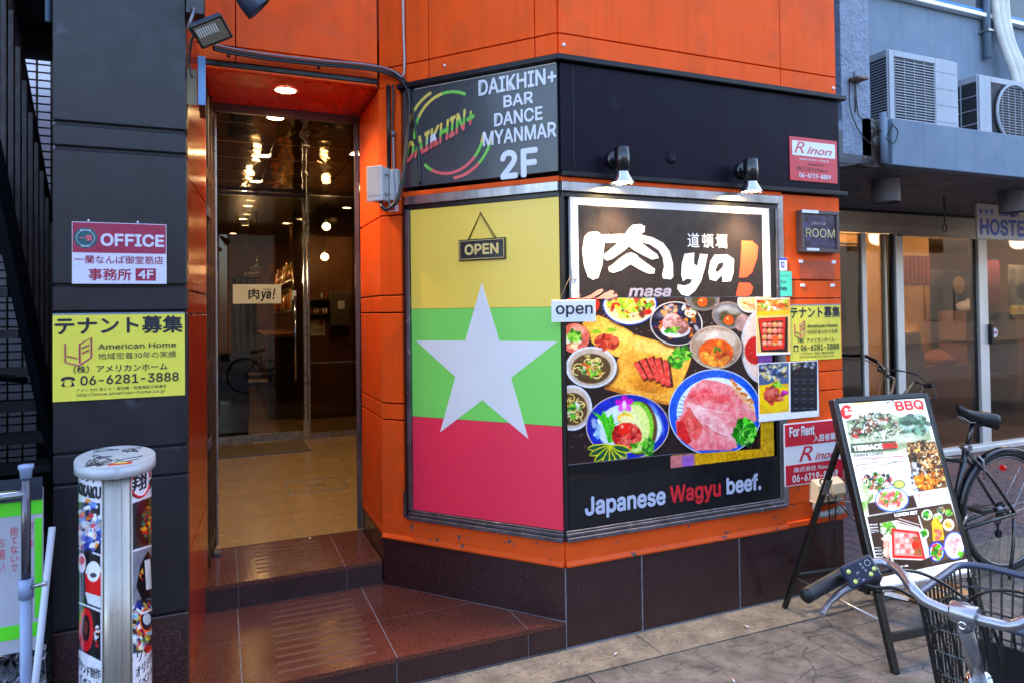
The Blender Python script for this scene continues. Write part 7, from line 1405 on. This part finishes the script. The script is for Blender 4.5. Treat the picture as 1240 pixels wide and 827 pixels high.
MB().lathe(S-Lv*.021+Vector((0, 0, .003)), Lv, [(0, .017), (.003, .0185), (.039, .0185), (.042, .017)], 18).tube([S+FH*-.002+Vector((0, 0, .012)), S+sdir*.03], .0165, 14).done('clamp', SILV, bk2)
MB().lathe(S-FH*.022-Lv*.002+sdir*.016, -FH, [(0, .008), (.004, .008), (.005, .005), (.003, .004)], 12).done('clamp_bolt', CHROME, bk2)
barL = [at(978, 720, 2, 1.012), at(1006, 704, 2, 1.02), at(1036, 687, 2, 1.03), at(1060, 681, 2, 1.037), at(1076, 683, 2, 1.038), at(1092, 694, 2, 1.034), at(1104, 711, 2, 1.022), at(1118, 725, 2, 1.008), at(1140, 736, 2, 1.002), S]
def mir(p): 
    d_ = p-S; return p-Lv*(2*d_.dot(Lv))
barR = [mir(p) for p in barL[:-1]][::-1]
barR = [at(1195, 752, 2, 1.0), at(1220, 757, 2, 1.0), at(1240, 753, 2, 1.01), at(1262, 744, 2, 1.02), at(1300, 738, 2, 1.03)]+[at(1312, 742, 2, 1.03)-FH*.04, at(1312, 742, 2, 1.03)-FH*.16]
MB().tube(spline(barL+barR, 8), .0093, 16).done('handlebar', SILV, bk2)
MB().tube(spline([barL[0]+(barL[0]-barL[1])*.03, barL[0], barL[1], barL[2]-(barL[2]-barL[1])*.05], 4), [.009]+[.0135]*12, 16).done('grip', RUBBER, bk2)
MB().tube(barR[-2:], .0165, 14).done('grip', RUBBER, bk2)
# assist controller with buttons
cc = at(1043, 692, 2, 1.05); vw = (EYEV-cc).normalized(); cu_ = (_r*29+_u*13.5).normalized(); cv_ = (-_r*11+_u*19).normalized()
wn_ = (cu_.cross(cv_)+vw*.6+Vector((0, 0, .25))).normalized(); cu_ = (cu_-wn_*cu_.dot(wn_)).normalized(); CP = frame(cc, cu_, wn_.cross(cu_)); k_ = .033
CTM = mat('controller_navy', (34, 44, 66), .3, nvar=.03)
box('controller', CTM, bk2, CP, -k_*.95, k_*.95, -k_*.62, k_*.62, -.014, 0, .003); box('controller_base', BLACK, bk2, CP, -k_*.8, k_*.3, -k_*.75, k_*.45, -.034, -.0142, .004)
BTN = mat('yellow_green_button', (206, 210, 110), .4); PW = mat('pad_white', (220, 224, 236), .4)
for u, v in ((.42, -.30), (.72, -.12), (-.62, .28), (-.55, -.32)): MB().lathe(CP(u*k_, v*k_, 0), CP.W, [(0, .0042), (.0012, .004), (.0014, 0)], 14).done('button', BTN, bk2)
MB().tube(circ(CP, .55*k_, .30*k_, .0052, .0005, 14), .0004, 4, closed=True).done('button_ring', PW, bk2)
for s_, u0, v0, u1, v1 in (('強', .12, .30, .22, .46), ('中', .16, .10, .26, .24), ('弱', .20, -.08, .30, .06), ('OFF', -.30, -.02, -.10, .08), ('ON', -.2, -.45, -.05, -.35), ('+', -.36, -.3, -.28, -.2)): lett(bk2, s_, CP, u0*k_, v0*k_, u1*k_, v1*k_, .0006, PW)
lv = [at(1040, 706, 2, 1.01), at(1022, 714, 2, 1.0), at(1006, 727, 2, .992), at(998, 738, 2, .988), at(996, 744, 2, .986)]
MB().tube(spline(lv, 5), [.0075]*10+[.0055]*11, 10).done('brake_lever', SILV, bk2)
MB().lathe(lv[0]+Vector((.01, .0, .0)), barL[2]-barL[1], [(-.01, .015), (.035, .017), (.05, .012)], 12).done('lever_clamp', BLACK, bk2)
cz = lambda *p: [at(x, y, 2, z) for x, y, z in p]
MB().tube(spline(cz((1046, 704, 1.02), (1062, 693, 1.03), (1085, 690, 1.03), (1110, 692, 1.01), (1135, 702, .98), (1160, 718, .94), (1172, 728, .90), (1183, 740, .86), (1190, 780, .80)), 6), .0034, 8).done('brake_cable', BLACK, bk2)
MB().tube(spline(cz((1044, 706, 1.015), (1060, 711, 1.01), (1085, 712, 1.005), (1105, 722, .99), (1140, 736, .965), (1185, 756, .92), (1194, 790, .85), (1196, 840, .78)), 6), .0034, 8).done('brake_cable', BLACK, bk2)
MB().tube(spline(cz((1172, 728, .90), (1190, 717, .93), (1215, 714, .94), (1245, 719, .95), (1275, 735, .97)), 6), .0034, 8).done('brake_cable', BLACK, bk2)
MB().tube(spline(cz((1196, 748, .97), (1208, 775, .93), (1214, 800, .88), (1215, 840, .8)), 6), .0034, 8).done('brake_cable', BLACK, bk2)
# wire basket
KB = frame(Vector((S.x, S.y, 0)), FH); zb0, zb1 = .60, .90
def ringp(z, f0, f1, hw, rr):
    t = []
    for cx_, cy_, a0 in ((f1-rr, hw-rr, 0), (f0+rr, hw-rr, 90), (f0+rr, -hw+rr, 180), (f1-rr, -hw+rr, 270)):
        for i in range(7): a = R(a0+i*15); t.append((cx_+rr*math.cos(a), cy_+rr*math.sin(a)))
    return [Vector((S.x, S.y, 0))+FH*a+Lv*b+Vector((0, 0, z)) for a, b in t]
top_ = ringp(zb1, .255, .60, .185, .06); bot_ = ringp(zb0, .30, .52, .150, .045)
BWR = mat('black_basket_wire', (12, 12, 16), .35, coat=.3); 
bkt_ = MB().tube(top_, .0085, 10, closed=True).done('basket_rim', mat('grey_blue_rim', (74, 78, 100), .35, metal=.3), bk2)
mb = MB()
def resamp(lp, n):
    L_ = [0]
    for a, b in zip(lp, lp[1:]+lp[:1]): L_.append(L_[-1]+(b-a).length)
    out = []
    for k in range(n):
        d_ = L_[-1]*k/n; i = max(j for j in range(len(lp)) if L_[j] <= d_); a, b = lp[i], lp[(i+1) % len(lp)]; out.append(a.lerp(b, (d_-L_[i])/max(L_[i+1]-L_[i], 1e-9)))
    return out
tt, bt = resamp(top_, 56), resamp(bot_, 56)
for a, b in zip(tt, bt): mb.tube([a, b], .0027, 5, caps=False)
for f_ in (.16, .33, .5, .67, .84, 1.0): mb.tube([a.lerp(b, f_) for a, b in zip(tt, bt)], .0027, 5, closed=True)
for k in range(1, 28):  # floor
    if k % 2 == 0: mb.tube([bt[k], bt[56-k]], .0021, 5, caps=False)
mb.done('basket_wire', BWR, bk2)
pl_ = MB(); c = Vector((S.x, S.y, 0))+FH*.262; MB().prism(frame(c, Lv), [(-.045, .60), (.045, .60), (.055, .86), (-.055, .86)], -.003, .003).done('basket_plate', BLACK, bk2)
MB().tube([Q0+sdir*.06, c+Vector((0, 0, .70))], .012, 8).done('basket_bracket', SILV, bk2)
MB().tube([c+FH*.01+Lv*.04+Vector((0, 0, .62)), c+FH*.08+Lv*.02+Vector((0, 0, .60)), B2(1.06, .35, -.06)], .006, 6).tube([c+FH*.08-Lv*.02+Vector((0, 0, .60)), B2(1.06, .35, .06)], .006, 6).done('basket_stay', SILV, bk2)
MB().lathe(B2(.97, .60), FH, [(0, .03), (.04, .036), (.06, .03), (.062, 0)], 16).done('head_lamp', SILV, bk2)
# cardboard box just behind the basket side of the stand and a bit of litter
cbd = thing('cardboard_box', 'small opened cardboard box on the ground behind the basket', 'box', tuple(at(1150, 735, 2, 0.0)))
CBM = mat('cardboard', (186, 140, 92), .8, nvar=.1)
qa, qb = at(1106, 728, 2, 0), at(1166, 722, 2, 0); ud = (qb-qa).normalized(); CF = frame(qa, ud); L_ = (qb-qa).length
box('bottom', CBM, cbd, CF, 0, L_, .001, .005, -.20, 0); box('side', CBM, cbd, CF, 0, L_, .006, .05, -.004, 0); box('side', CBM, cbd, CF, 0, L_, .006, .05, -.20, -.196)
box('side', CBM, cbd, CF, 0, .004, .006, .05, -.195, -.005); box('side', CBM, cbd, CF, L_-.004, L_, .006, .05, -.195, -.005); MB().poly([CF(0, .05, 0), CF(L_, .05, 0), CF(L_*1.02, .035, .06), CF(-.02, .035, .06)]).done('flap', CBM, cbd)
pps = thing('paper_scrap', 'torn scrap of white paper lying on the paving under the menu stand', 'litter', tuple(at(1085, 722, 2, 0))); q = pps.location
MB().poly([q+Vector((-.05, .03, .004)), q+Vector((-.01, .06, .012)), q+Vector((.03, .03, .006)), q+Vector((.045, -.05, .010)), q+Vector((.0, -.07, .004))]).done('paper', WHITE, pps)

# grit, leaf scraps and cigarette ends swept against the plinth
gm = MB(); rg = random.Random(11)
for k in range(420):
    x = rg.uniform(.2, 4.4); y = 2.84-abs(rg.gauss(0, .16)) if k % 3 else rg.uniform(1.4, 2.8); s_ = rg.uniform(.0012, .0045); a = rg.uniform(0, 3.1); dx, dy = math.cos(a)*s_, math.sin(a)*s_
    if y > 2.842: y = 2.83
    z = .0035; p = [(x-dx, y-dy, z), (x+dy*.6, y-dx*.6, z), (x+dx, y+dy, z), (x-dy*.6, y+dx*.6, z)]; t = Vector((x, y, z+s_*.7)); v = [gm.bm.verts.new(q) for q in p]+[gm.bm.verts.new(t)]
    for i in range(4): gm.bm.faces.new((v[i], v[(i+1) % 4], v[4]))
go = gm.done('street_grit', mat('pale_grit', (176, 168, 160), .8, nvar=.4, nscale=30), None); go['kind'] = 'stuff'; go['label'] = 'pale grit and tiny scraps along the foot of the granite plinth'
for i, (x, y, a, lb) in enumerate(((1.62, 2.70, .4, 'cigarette end on the kerb strip left of the menu stand'), (2.35, 2.66, 2.0, 'cigarette end on the kerb strip close to the menu stand leg'), (1.95, 2.30, 1.2, 'cigarette end on the old paving in front of the slogan window'))):
    t = thing('cigarette_end', lb, 'litter', (x, y, .006)); d_ = Vector((math.cos(a), math.sin(a), 0)); q = Vector((x, y, .0065))
    MB().tube([q, q+d_*.016], .0035, 7).done('paper', WHITE, t); MB().tube([q+d_*.0165, q+d_*.028], .0035, 7).done('filter', mat('filter_tan', (200, 140, 80), .7), t)
bpy.context.view_layer.update()
